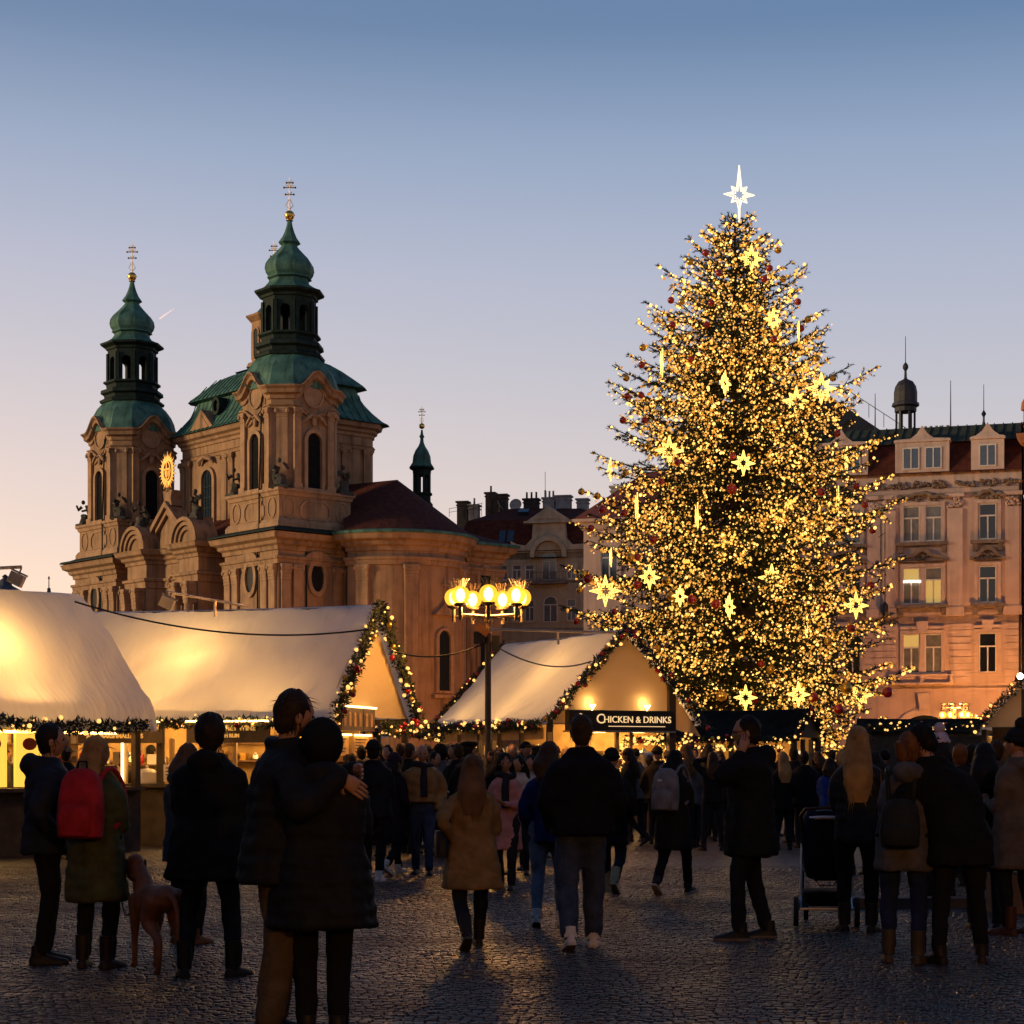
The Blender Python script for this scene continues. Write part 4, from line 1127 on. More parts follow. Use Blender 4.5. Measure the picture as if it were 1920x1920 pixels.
b = MB(Matrix.Translation((.15, 6.5, pz(930))) @ Matrix.Rotation(R(75), 4, 'X')); b.lathe([(.05, 0), (.55, .15), (.6, .2), (.55, .22), (.04, .05)], 14); b.T = None; b.tube([(.15, 6.5, pz(930)), (.15, 6.5, pz(945))], .05, 4); b.build('satellite_dish', CHIMNEY, pal)
b = MB(); b.tube([(-1.9, 6, pz(918)), (-1.9, 6, pz(940))], .04, 4); b.lathe([(.08, 0), (.3, .45)], 8, (-1.9, 6, pz(920))); b.build('siren', DKCH, pal)
b = MB()
for k in range(5): b.tube([(-6.3 + k * .8, 6, pz(950)), (-6.3 + k * .8, 6, pz(934) - .0 + k * .12)], .025, 4)
b.tube([(-6.3, 6, pz(934)), (-3.0, 6, pz(925))], .025, 4); b.tube([(-6.3, 6, pz(941)), (-3.0, 6, pz(932))], .025, 4); b.build('roof_railing', BLACK, pal)

# far skyline left of the church
fd = empty('distant_dome', (-70.6, 260, 0), 0, 'dark distant dome peeking over the far left tent roof', 'dome')
zf = lambda y_: CAMH + (HY - y_) / F * 260
b = MB(); b.lathe([(2.6, 0), (2.6, zf(1110)), (1.0, zf(1098)), (.75, zf(1088)), (.3, zf(1084)), (.45, zf(1081)), (.1, zf(1077))], 12); b.build('dome', mat('distant_slate', (.03, .035, .05), .8), fd)
b = MB(); b.bx(-6, 4, -4, 6, 0, zf(1140)); b.build('base', CHIMNEY, fd)
fs_ = empty('distant_finial', (-64.5, 260, 0), 0, 'thin distant spire above the far left tent ridge', 'spire')
b = MB(); b.lathe([(1.2, 0), (1.2, zf(1150)), (.35, zf(1112)), (.22, zf(1106)), (.3, zf(1104)), (.08, zf(1102)), (.06, zf(1087)), (.16, zf(1084)), (.03, zf(1080))], 8); b.build('spire', mat('distant_slate', (.03, .035, .05), .8), fs_)
# contrail, its sunlit pink put into emission
ct = MB(); 
p0, p1 = pt(299, 598, 9000), pt(327, 578, 9000)
ct.tube([p0, p0.lerp(p1, .3), p0.lerp(p1, .7), p1], [3.2, 2.8, 2, .4], 6)
tag(ct.build('contrail', emit('contrail_vapour', (.90, .62, .58), .82), None, True), 'short pink contrail in the sky right of the far tower', 'contrail')
# ------------------------------------------------------------------ market stalls
from mathutils import noise as mnoise
TARP = tarp('white_tarpaulin', (.80, .77, .76), .42)
TARP2 = tarp('gable_canvas', (.72, .60, .42), .5, .6)
STALLWALL = mat('stall_boards', (.42, .26, .10), .7, var=.2, vs=4, bump=.1)
STALLDARK = mat('stall_dark_boards', (.05, .032, .02), .7, var=.35, vs=5, bump=.15)
SIGNBLACK = mat('sign_black', (.012, .010, .008), .5, var=.2)
SIGNBROWN = mat('sign_brown', (.07, .032, .012), .5, var=.3, vs=6)
LETTER = emit('lit_lettering', (1.0, .66, .32), .85, base=(.8, .6, .35))
LETTER2 = emit('gold_lettering', (1.0, .50, .10), .55, base=(.6, .35, .1))
STRIP = emit('warm_light_strip', (1.0, .60, .18), 9.0)
PANEL = emit('lit_display_panel', (1.0, .58, .07), 1.15, base=(.7, .45, .1))
BULB = emit('garland_bulb', (1.0, .56, .14), 1.5)
DARKTARP = mat('dark_roof_sheet', (.014, .012, .011), .9, var=.3, spec=.04)
WARM = (1.0, .54, .15)
def text(s, size, T, m, par, name='lettering', ext=.012, bold=0.0, cx='CENTER'):
    c = bpy.data.curves.new('t', 'FONT'); c.body = s; c.size = size; c.extrude = ext; c.offset = bold; c.align_x = cx; c.align_y = 'CENTER'; c.resolution_u = 3
    o = bpy.data.objects.new('t', c); COL.objects.link(o)
    dg = bpy.context.evaluated_depsgraph_get()
    me = bpy.data.meshes.new_from_object(o.evaluated_get(dg))
    bpy.data.objects.remove(o); bpy.data.curves.remove(c)
    me.materials.clear(); me.transform(T @ Matrix.Rotation(R(90), 4, 'X')); me.name = name
    return link(name, me, m, par)
def roof_sheet(prof, y0, y1, seed, wr=.05, ny=84, nx=44):
    """prof: (x, z) from one eave over the ridge to the other; wrinkled sheet along y"""
    cum = [0]
    for a, b_ in zip(prof, prof[1:]): cum.append(cum[-1] + math.hypot(b_[0] - a[0], b_[1] - a[1]))
    V, Fc = [], []
    for j in range(ny + 1):
        v = j / ny; y_ = y0 + (y1 - y0) * v
        for i in range(nx + 1):
            d = cum[-1] * i / nx
            k = max(0, min(len(prof) - 2, next((q for q in range(len(cum) - 1) if cum[q + 1] >= d - 1e-9), len(prof) - 2)))
            t = (d - cum[k]) / (cum[k + 1] - cum[k])
            x = prof[k][0] + (prof[k + 1][0] - prof[k][0]) * t; z = prof[k][1] + (prof[k + 1][1] - prof[k][1]) * t
            nx_, nz_ = -(prof[k + 1][1] - prof[k][1]), prof[k + 1][0] - prof[k][0]
            L = math.hypot(nx_, nz_)
            p = Vector((d * 1.1 + y_ * .75 + seed, y_ * .35 - d * .2, seed))
            f = abs(mnoise.noise(p * 1.3)) * 1.6 + .7 * abs(mnoise.noise(p * 3.2)) + .30 * mnoise.noise(p * 8)
            cr = max(0, 1 - abs(mnoise.noise(Vector((y_ * 1.5 + d * 1.15 + seed, seed * .7, d * .12)))) * 4.5) ** 2
            edge = min(1, min(d, cum[-1] - d) / .3) * min(1, abs(d - cum[-1] / 2) / .25)
            a = wr * (f - .5) * edge + .035 * cr * edge - .022 * math.sin(PI * v * 3) ** 2 * edge
            V.append((x + nx_ / L * a, y_, z + nz_ / L * a - .03 * math.sin(PI * v) * (1 - abs(2 * d / cum[-1] - 1))))
    for j in range(ny):
        for i in range(nx):
            a = j * (nx + 1) + i
            Fc.append((a, a + 1, a + nx + 2, a + nx + 1))
    return V, Fc
def stall(loc, ang, h, L, ez, rz_, label, seed, prof=None, tarpm=TARP, gable=True, name='market_stall', wr=.05, lights=(), gx=(-9, 9)):
    st = empty(name, loc, ang, label, 'market stall')
    pr = prof or [(-h - .06, ez - .12), (-h, ez), (-h * .5, (ez + rz_) / 2 - .05), (-.05, rz_), (.05, rz_), (h * .5, (ez + rz_) / 2 - .05), (h, ez), (h + .06, ez - .12)]
    V, Fc = roof_sheet(pr, -.18, L + .18, seed, wr)
    rs_ = np_mesh('roof_sheet', V, Fc, tarpm, True); rs_.set_sharp_from_angle(angle=R(32)); link('roof_sheet', rs_, None, st)
    for y_ in (.02, L * .5, L - .02):
        for x in (-h + .12, h - .12):
            b = MB(); b.box((x, y_, ez / 2), (.11, .11, ez)); b.build('post', STALLDARK, st)
    b = MB(); b.box((0, L / 2, rz_ - .12), (.1, L, .14)); b.box((-h + .12, L / 2, ez - .06), (.1, L, .1)); b.box((h - .12, L / 2, ez - .06), (.1, L, .1)); b.build('roof_beam', STALLDARK, st)
    for (x, y_, z, w) in lights:
        point('stall_lamp', (x, y_, z), w, WARM, .35 if z > 2.3 else .15, st)
    return st
def garland(path, rad, label, seed, per=430, bulbs=7.0, balls=1.6, bs=.034, sag=0.0):
    """fir garland along a world-space path with bulbs and small baubles"""
    r_ = random.Random(seed); nr = np.random.default_rng(seed)
    rad *= .78
    P = [Vector(p) for p in path]
    seg = [(b_ - a).length for a, b_ in zip(P, P[1:])]; tot = sum(seg)
    base = P[0].copy()
    def at(d):
        for a, b_, s in zip(P, P[1:], seg):
            if d <= s: return a.lerp(b_, d / s if s else 0)
            d -= s
        return P[-1]
    g = empty('fir_garland', base, 0, label, 'garland', 'lit fir garlands on the market stalls')
    n = int(per * tot)
    V = np.zeros((n * 3, 3)); 
    for i in range(n):
        d = r_.random() * tot
        c = at(d) - base
        c.z -= sag * abs(math.sin(d * 2.2))
        lump = .75 + .5 * mnoise.noise(Vector((d * 2.5, seed, 0)))
        u = Vector((r_.gauss(0, 1), r_.gauss(0, 1), r_.gauss(0, 1))).normalized()
        o = c + u * rad * lump * r_.random() ** .5
        t = (u + Vector((r_.gauss(0, .5), r_.gauss(0, .5), r_.gauss(0, .5)))).normalized()
        w = t.orthogonal().normalized() * r_.uniform(.012, .03)
        L = r_.uniform(.05, .11)
        V[3 * i] = o - w; V[3 * i + 1] = o + w; V[3 * i + 2] = o + t * L
    tag(link('fir_needles', np_mesh('fir_needles', V, np.arange(n * 3).reshape(-1, 3), PINE), None, g), kind='stuff')
    for k in range(int(bulbs * tot)):
        c = at(r_.random() * tot) - base
        u = Vector((r_.gauss(0, 1), r_.gauss(0, 1) - .6, r_.gauss(0, 1))).normalized()
        link('light_bulb', BULBME[0 if r_.random() < .3 else (1 if r_.random() < .5 else 2)], None, g, c + u * rad * .95)
    for k in range(int(balls * tot)):
        c = at(r_.random() * tot) - base
        u = Vector((r_.gauss(0, 1), r_.gauss(0, 1) - 1.0, r_.gauss(0, 1))).normalized()
        link('small_bauble', BALLME[0 if r_.random() < .7 else 1], None, g, c + u * rad * .9)
    return g
BULBME = []
for r0 in (.038, .027, .018):
    b = MB(); b.ball((0, 0, 0), r0, 8, 6); BULBME.append(b.mesh('light_bulb', BULB, True))
BALLME = []
for m_ in (REDBALL, GOLDBALL):
    b = MB(); b.ball((0, 0, 0), .055, 10, 7); BALLME.append(b.mesh('small_bauble', m_, True))
def W(o, p):
    return Matrix.Translation(o.location) @ Matrix.Rotation(o.rotation_euler.z, 4, 'Z') @ Vector(p)

# -- stall 1: at the left edge, its roof sheet hanging in a bell curve
P1 = [(-2.07, 1.98), (-2.04, 2.2), (-1.95, 2.43), (-1.62, 2.72), (-1.0, 3.5), (-.5, 3.98), (-.06, 4.36), (.06, 4.36), (.55, 4.05), (1.2, 3.5), (1.9, 2.9), (2.1, 2.3)]
s1 = stall((-7.6, 32, 0), R(141.4), 1.9, 8.0, 2.2, 4.35, 'white tarpaulin stall at the left edge with a bell shaped roof sheet', 3, P1, wr=.02, lights=[(-.5, 2.3, 3.0, 180), (.3, 5.8, 2.5, 120), (-1.5, 2.2, 1.9, 70), (-1.5, 5.2, 1.9, 70)])
T1 = wallT((-1.85, 8.0, 0), R(-90))
b = MB(T1); b.bx(0, 8, .0, .08, 0, 1.0); b.bx(0, 8, -.15, .5, 1.0, 1.06); b.build('counter', STALLDARK, s1)
b = MB(T1); b.bx(0, 8, 1.6, 1.66, 0, 2.6); b.build('inner_wall', STALLWALL, s1)
for x in (4.95, 5.62):
    b = MB(T1); b.bx(x, x + .50, .1, .16, 1.08, 2.0); b.build('lit_panel', PANEL, s1)
    b = MB(T1); b.ball((x + .25, .09, 1.75), (.14, .02, .1), 10, 6); b.build('picture', mat('sign_red', (.5, .09, .03), .5), s1)
for x, w_ in ((.6, .5), (6.3, .35), (6.75, .3), (7.2, .45)):
    b = MB(T1); b.bx(x, x + w_, .15, .5, 1.06, 1.06 + .5 * w_ + .12); b.build('goods_crate', WOOD, s1)
b = MB(T1); b.bx(0, 8, -.02, .03, 1.98, 2.1); b.build('fascia', SIGNBROWN, s1)
b = MB(T1); b.bx(4.9, 7.6, .1, .14, 1.92, 1.96); b.build('light_strip', STRIP, s1)
garland([W(s1, (-2.07, y_, 2.07 + .03 * math.sin(y_ * 3))) for y_ in [i * .4 for i in range(21)]], .17, 'fir garland with bulbs under the left edge stall roof', 11, sag=.05)

# -- stall 2: hot chocolate and beer
s2 = stall((-2.62, 34.25, 0), R(74.9), 2.25, 6.3, 2.3, 4.35, 'long white tarpaulin stall selling hot chocolate with menu boards at its gable', 8, wr=.10, lights=[(-.35, 3.2, 2.85, 150), (.2, 5.4, 2.6, 40), (-1.4, 5.2, 1.9, 60), (-1.4, 3.4, 1.9, 60), (-1.4, 1.4, 1.9, 60)])
T2 = wallT((-2.25, 6.3, 0), R(-90)); TG2 = Matrix.Identity(4)
b = MB(T2); b.bx(0, 6.3, .0, .06, 0, 1.02); b.bx(0, 6.3, -.2, .5, 1.02, 1.08); b.build('counter', STALLDARK, s2)
b = MB(T2); b.bx(0, 6.3, 1.7, 1.76, 0, 2.6); b.build('inner_wall', STALLWALL, s2)
for x0, x1, ls in ((1.5, 3.25, [('HOT CHOCOLATE WITH CREAM', .115, .1), ('AND MARSHMALLOWS', .105, -.05)]), (3.75, 5.3, [('AND HONEY WINE', .12, .08), ('WITH RUM', .09, -.05)])):
    b = MB(T2); b.bx(x0, x1, -.1, -.03, 1.80, 2.16); sg = b.build('sign_board', SIGNBROWN, s2)
    b = MB(T2); b.bx(x0, x1, -.16, -.1, 2.16, 2.19); b.build('light_strip', STRIP, s2)
    for t_, sz, dz in ls:
        text(t_, sz, T2 @ Matrix.Translation(((x0 + x1) / 2, -.105, 1.97 + dz)), LETTER2, sg, bold=.003)
for k, x in enumerate((.2, 1.45, 2.5, 3.4, 4.6, 5.7)):
    b = MB(T2); b.box((x, .06, 1.45), (.07, .07, .85)); b.build('window_post', STALLWALL, s2)
b = MB(T2); b.tube([(2.48, -.02, 1.1), (2.48, -.02, 1.8)], .025, 6); b.tube([(1.5, -.02, 1.55), (1.5, -.02, 1.75)], .05, 6); b.build('tube_lamp', emit('tube_lamp_glow', (1.0, .72, .4), 5.0), s2)
for k, (x, w_, h_, m_) in enumerate(((.5, .35, .3, METAL), (1.0, .28, .35, WHITEPAINT), (1.75, .4, .28, METAL), (2.2, .2, .3, WOOD), (2.8, .4, .25, WHITEPAINT), (3.9, .3, .35, METAL), (4.4, .35, .25, WOOD), (5.2, .4, .3, METAL))):
    b = MB(T2); b.lathe([(w_ * .4, 1.08), (w_ * .45, 1.1), (w_ * .45, 1.08 + h_ * .8), (w_ * .3, 1.08 + h_), (.03, 1.1 + h_), (.02, 1.16 + h_)], 12, (x, .3, 0)); b.build('drinks_urn' if m_ is METAL else 'pot', m_, s2)
b = MB(T2); b.bx(.2, .95, -.06, -.02, 1.12, 1.5); b.build('price_board', mat('white_card', (.7, .6, .5), .7), s2)
# gable of stall 2
b = MB(); b.plate([(-2.1, 2.42), (-1.55, 2.46), (.05, 2.46), (.05, 2.3), (.5, 2.28), (2.15, 2.3), (.02, 4.28), (-.02, 4.28)], -.02, 0.0); b.build('gable_canvas', TARP2, s2)
for x0, x1 in ((-1.75, -.66), (-.62, -.02)):
    b = MB(); b.bx(x0, x1, -.12, -.05, 2.02, 2.42); bd = b.build('menu_board', SIGNBROWN, s2)
    b = MB(); b.bx(x0 + .04, x1 - .04, -.17, -.13, 2.43, 2.46); b.build('light_strip', STRIP, s2)
    for k in range(4 if x1 < -.3 else 2):
        xx = x0 + .14 + k * .26
        b = MB(); b.bx(xx - .06, xx + .06, -.128, -.12, 2.1, 2.26 + .04 * (k % 2)); b.plate(ellp(xx, 2.3, .05, .05, 10), -.128, -.12); b.build('picture', mat('menu_print', (.38, .22, .08), .6), bd)
for x0, x1 in ((-2.05, -1.25), (-1.0, -.2)):
    b = MB(); b.bx(x0, x1, -.06, 0, 1.58, 1.94); wd = b.build('lit_menu', mat('menu_paper', (.55, .33, .10), .6, var=.3, vs=5), s2)
    b = MB(); b.bx(x0, x1, -.12, -.07, 1.93, 1.96); b.build('light_strip', STRIP, s2)
    for k in range(5): 
        b = MB(); b.bx(x0 + .1, x1 - .15 - .08 * (k % 3), -.068, -.06, 1.86 - k * .055, 1.88 - k * .055); b.build('menu_line', SIGNBROWN, wd)
b = MB(); b.bx(-1.0, -.3, -.1, -.02, .55, 1.54); bb = b.build('beer_board', SIGNBROWN, s2)
text('BEER', .22, Matrix.Translation((-.65, -.11, 1.32)), LETTER2, bb, bold=.004)
for x in (-2.15, -1.12, -.1):
    b = MB(); b.box((x, -.04, 1.0), (.1, .1, 2.0)); b.build('gable_post', STALLWALL, s2)
b = MB(); b.bx(-2.2, -.05, .0, .05, 0, 1.0); b.build('gable_counter', STALLDARK, s2)
garland([W(s2, (-2.34, y_, 2.18)) for y_ in [6.3 - i * .4 for i in range(17)]], .15, 'fir garland along the front eave of the hot chocolate stall', 12, sag=.04)
garland([W(s2, (-2.3 + 2.3 * i / 8, -.22, 2.25 + 2.1 * i / 8)) for i in range(9)], .19, 'fir garland climbing the near gable edge of the hot chocolate stall', 13, bulbs=9, balls=3)
garland([W(s2, (2.3 * i / 8, -.22, 4.35 - 2.1 * i / 8)) for i in range(9)], .19, 'fir garland down the far gable edge of the hot chocolate stall', 14, bulbs=9, balls=3)
garland([W(s2, (.3 + 2.0 * i / 4, -.2, 2.1)) for i in range(5)], .16, 'short level fir garland under the far gable corner of the hot chocolate stall', 15, balls=3)

# -- stall 3: chicken and drinks
s3 = stall((2.42, 41, 0), R(26), 1.9, 5.7, 2.38, 4.38, 'white tarpaulin stall with a black chicken and drinks sign on its gable', 21, wr=.05, lights=[(.0, 2.2, 2.9, 100), (.1, 4.2, 2.7, 30), (-.2, .7, 1.95, 70), (-1.2, 2.6, 2.0, 50), (-1.2, 4.6, 2.0, 50), (.9, .9, 1.9, 50)])
b = MB(); b.plate([(-1.85, 2.3), (1.15, 2.3), (1.15, 3.2), (.03, 4.3), (-.03, 4.3)], -.02, 0); b.build('gable_canvas', TARP2, s3)
b = MB(); b.plate([(1.24, 2.2), (2.0, 2.02), (1.24, 3.08)], -.04, -.02); b.build('side_flap', TARP2, s3)
b = MB(); b.bx(1.13, 1.3, -.12, .0, 0, 3.25); b.build('gable_post', STALLDARK, s3)
b = MB(); b.bx(-1.45, 1.14, -.28, -.06, 2.14, 2.58); sg = b.build('sign_board', SIGNBLACK, s3)
b = MB(); b.bx(-1.5, 1.18, -.32, -.05, 2.10, 2.14); b.build('sign_rail', METAL, sg)
TS = Matrix.Translation((.17, -.285, 2.385))
text('HICKEN & DRINKS', .205, Matrix.Translation((.23, -.285, 2.375)), LETTER, sg, bold=.0)
text('C', .30, Matrix.Translation((-.70, -.285, 2.385)), LETTER, sg, bold=.0)
b = MB(); b.bx(-.5, .92, -.3, -.282, 2.225, 2.24); b.plate(ellp(1.03, 2.38, .022, .022, 10), -.3, -.282); b.build('sign_underline', LETTER, sg)
b = MB(); b.tube([(-1.24, -.29, 2.26), (-1.3, -.29, 2.38), (-1.2, -.29, 2.5), (-1.1, -.29, 2.47), (-1.13, -.29, 2.40)], .014, 5); b.build('sign_swirl', LETTER, sg)
for x in (-.85, .52):
    b = MB(); b.lathe([(.05, 2.66), (.07, 2.7), (.02, 2.62)], 10, (x, -.2, 0)); b.tube([(x, -.18, 2.58), (x, -.2, 2.66)], .015, 5); b.build('sign_lamp', emit('sign_lamp_glow', (1, .7, .3), 14), s3)
    point('sign_lamp_light', (x, -.14, 2.76), 7, WARM, .05, s3)
b = MB(); b.bx(-1.8, 1.8, .0, .06, 0, .98); b.build('gable_counter', WOOD, s3)
b = MB(); b.bx(-1.85, 1.85, -.3, .35, .98, 1.04); b.build('counter_top', METAL, s3)
b = MB(); b.bx(-1.75, 1.75, 1.5, 1.56, 0, 2.3); b.build('inner_wall', STALLWALL, s3)
for x in (-1.8, -.15, .2, 1.2):
    b = MB(); b.box((x, -.02, 1.55), (.08, .08, 1.1)); b.build('window_post', STALLWALL, s3)
b = MB(); b.lathe([(.22, 1.04), (.24, 1.06), (.24, 1.62), (.22, 1.66), (.05, 1.70), (.03, 1.76)], 18, (.62, .12, 0)); b.build('drinks_urn', METAL, s3)
b = MB(); b.lathe([(.12, 1.04), (.14, 1.2), (.1, 1.3)], 12, (.25, .05, 0)); b.build('pot', WHITEPAINT, s3)
b = MB(); b.bx(-1.2, -.3, .3, .6, 1.04, 1.7); b.build('glass_cabinet', mat('cabinet_steel', (.5, .4, .25), .35, metal=.6), s3)
for i, (x0, x1, z0, z1) in enumerate(((-.15, .18, 1.06, 2.05), (1.2, 1.75, 1.06, 2.05), (.25, 1.15, 1.82, 2.05))):
    garland([W(s3, (x0 + (x1 - x0) * t, .05, z0 + (z1 - z0) * (t if i < 2 else .5) )) for t in (0, .25, .5, .75, 1)], .12 if i != 1 else .2, ('dense light garland on the post below the chicken sign', 'dense light garland on the corner of the chicken stall', 'light garland across the counter window of the chicken stall')[i], 60 + i, per=260, bulbs=60 if i < 2 else 40, balls=2)
T3 = wallT((-1.9, 5.7, 0), R(-90))
b = MB(T3); b.bx(0, 5.7, .0, .06, 0, 1.02); b.bx(0, 5.7, -.15, .4, 1.02, 1.07); b.build('counter', WOOD, s3)
for k in range(5):
    b = MB(T3); b.bx(.2 + k * 1.1, 1.15 + k * 1.1, .02, .05, 1.95, 2.2); b.build('valance', STALLWALL, s3)
    b = MB(T3); b.box((.12 + k * 1.1, .02, 1.55), (.09, .09, 1.1)); b.build('window_post', STALLDARK, s3)
    b = MB(T3); b.bx(.3 + k * 1.1, 1.0 + k * 1.1, .3, .5, 1.07, 1.3 + .12 * (k % 2)); b.build('goods_crate', WOOD, s3)
garland([W(s3, (-1.98, y_, 2.3)) for y_ in [5.7 - i * .4 for i in range(15)]], .16, 'fir garland along the left eave of the chicken stall', 16, bulbs=10, balls=2.5, sag=.05)
garland([W(s3, (-1.95 + 1.95 * i / 8, -.22, 2.32 + 2.08 * i / 8)) for i in range(9)], .18, 'fir garland up the left gable edge of the chicken stall', 17, bulbs=7, balls=4)
garland([W(s3, (2.1 * i / 8, -.22, 4.4 - 2.2 * i / 8)) for i in range(9)], .2, 'fir garland down the right gable edge of the chicken stall beside the tree', 18, bulbs=7, balls=4)
garland([W(s3, (-1.95 + 1.95 * i / 8, 5.95, 2.32 + 2.08 * i / 8)) for i in range(9)], .13, 'fir garland on the far gable edge of the chicken stall', 19, bulbs=5, balls=3)
garland([W(s3, (-1.98 - .25 * i, 5.8 + .3 * i, 2.28 - .06 * math.sin(i))) for i in range(6)], .16, 'fir garland end hanging left of the chicken stall roof', 20, bulbs=12, balls=3)

gr = random.Random(12)
def shelf_goods(par, T, x0, x1, y_, z, n_):
    b = MB(T); b.bx(x0, x1, y_ - .12, y_ + .1, z - .03, z); b.build('shelf', WOOD, par)
    for i in range(n_):
        x = x0 + (x1 - x0) * (i + .5) / n_
        m_ = gr.choice((METAL, WHITEPAINT, WOOD, REDBALL, GOLDBALL, STALLDARK))
        h_ = gr.uniform(.10, .26); w_ = gr.uniform(.05, .10)
        b = MB(T)
        if gr.random() < .5: b.lathe([(w_ * .8, z), (w_, z + h_ * .2), (w_ * .9, z + h_ * .7), (w_ * .35, z + h_ * .8), (w_ * .35, z + h_), (.01, z + h_)], 10, (x, y_, 0))
        else: b.box((x, y_, z + h_ / 2), (w_ * 1.8, w_ * 1.4, h_), gr.uniform(-.2, .2))
        b.build('bottle' if h_ > .2 else 'jar', m_, par)
shelf_goods(s2, T2, .3, 3.1, 1.58, 1.42, 12); shelf_goods(s2, T2, 3.3, 6.1, 1.58, 1.50, 12); shelf_goods(s2, T2, 3.3, 6.1, 1.58, 1.82, 9)
shelf_goods(s1, T1, 6.1, 7.9, 1.5, 1.45, 9); shelf_goods(s1, T1, 6.1, 7.9, 1.5, 1.78, 8)
shelf_goods(s3, Matrix.Identity(4), -1.6, .1, 1.4, 1.5, 9); shelf_goods(s3, T3, .4, 5.2, .45, 1.62, 16)
for i, (T_, par, x, y_, z, w_, h_) in enumerate(((T2, s2, 1.05, -.04, 1.12, .3, .24), (T2, s2, 3.3, -.04, 1.12, .34, .3), (T2, s2, 5.4, -.04, 1.12, .3, .24), (T1, s1, 6.4, -.04, 1.1, .4, .3), (T3, s3, 1.6, -.05, 1.1, .3, .22), (T3, s3, 3.9, -.05, 1.1, .3, .22))):
    b = MB(T_); b.bx(x, x + w_, y_ - .03, y_, z, z + h_); cd = b.build('price_card', mat('white_card', (.7, .6, .5), .7), par)
    for q in range(3):
        b = MB(T_); b.bx(x + .04, x + w_ - .05 - .04 * q, y_ - .034, y_ - .03, z + h_ - .07 - q * .06, z + h_ - .05 - q * .06); b.build('card_line', SIGNBROWN, cd)

# -- small huts further back
s4 = stall((7.9, 50, 0), R(62), 1.05, 3.6, 2.12, 2.88, 'small dark roofed hut under the christmas tree right of the chicken stall', 31, None, DARKTARP, name='market_hut', wr=.0, lights=[(-.3, .9, 1.85, 30), (-.3, 2.6, 1.85, 30)])
b = MB(); b.plate([(-1.05, 2.1), (1.05, 2.1), (0, 2.84)], -.05, 0); b.build('gable_boards', STALLDARK, s4)
T4 = wallT((-1.05, 3.6, 0), R(-90))
for TT, wd_ in ((T4, 3.6), (Matrix.Translation((-1.0, 0, 0)), 2.0)):
    b = MB(TT); b.bx(0, wd_, 0, .06, 0, 1.0); b.build('counter', STALLDARK, s4)
    for k in range(4):
        b = MB(TT); b.box((wd_ * (k + .02) / 3.04, 0, 1.5), (.1, .1, 1.1)); b.build('window_post', STALLDARK, s4)
b = MB(); b.bx(.6, .66, .1, 3.5, 0, 2.2); b.bx(-.9, .66, 1.6, 1.64, 0, 2.1); b.build('inner_wall', STALLWALL, s4)
b = MB(); b.bx(-.1, .55, .25, .3, 1.25, 1.75); b.build('price_board', emit('lit_white_board', (1, .8, .5), .9), s4)
garland([W(s4, (-1.1, y_, 2.05)) for y_ in (3.6, 2.8, 2.0, 1.2, .4, 0)], .14, 'fir garland along the dark hut eave behind the man on the phone', 32, bulbs=8)
garland([W(s4, (-1.1 + 1.1 * i / 5, -.1, 2.1 + .78 * i / 5)) for i in range(6)] , .13, 'fir garland up the left of the dark hut gable', 33, bulbs=14)
garland([W(s4, (1.15 * i / 5, -.1, 2.88 - .8 * i / 5)) for i in range(6)], .13, 'fir garland down the right of the dark hut gable', 34, bulbs=14)
garland([W(s4, (-.95, .3 + .6 * i, 1.82)) for i in range(6)], .1, 'dense light garland inside the dark hut window', 35, per=200, bulbs=34)

s5 = stall((15.6, 62, 0), R(80), 1.3, 3.9, 2.45, 2.9, 'low dark hut with a lit garland right of the tree foot', 41, None, DARKTARP, name='market_hut', wr=.0, lights=[(0, 1.0, 1.9, 14)])
T5 = wallT((-1.3, 3.9, 0), R(-90))
b = MB(T5); b.bx(0, 3.9, 0, .06, 0, 2.3); b.build('shutter_boards', STALLDARK, s5)
garland([W(s5, (-1.4, 3.9 - .4 * i, 2.62 - .05 * math.sin(i * 1.3))) for i in range(11)], .16, 'fir garland on the low hut right of the tree foot', 42, bulbs=10)
s6 = stall((12.5, 42, 0), R(-20), 1.95, 5.5, 2.2, 4.4, 'white tarpaulin stall cut off by the right edge', 51, wr=.05, lights=[(0, 2, 2.9, 60), (-.5, .7, 2.3, 10)])
b = MB(); b.plate([(-1.85, 2.25), (1.85, 2.25), (0, 4.3)], -.02, 0); b.build('gable_canvas', TARP2, s6)
b = MB(); b.bx(-1.0, -.85, -.1, .0, 0, 3.1); b.build('gable_post', STALLDARK, s6)
b = MB(); b.bx(-1.8, 1.8, 0, .06, 0, 1.0); b.bx(-1.8, 1.8, 1.5, 1.56, 0, 2.6); b.build('counter', STALLDARK, s6)
garland([W(s6, (-2.1 + 2.1 * i / 8, -.22, 2.1 + 2.3 * i / 8)) for i in range(9)], .18, 'fir garland up the gable of the right edge stall', 52, bulbs=8)
b = MB(); b.ball((0, 0, 0), .07, 10, 8)
fl = b.build('spotlight', emit('spotlight_glow', (1, .85, .6), 20), None); fl.location = pt(1913, 1268, 41.2); tag(fl, 'small bright lamp at the tip of the right edge garland', 'lamp')

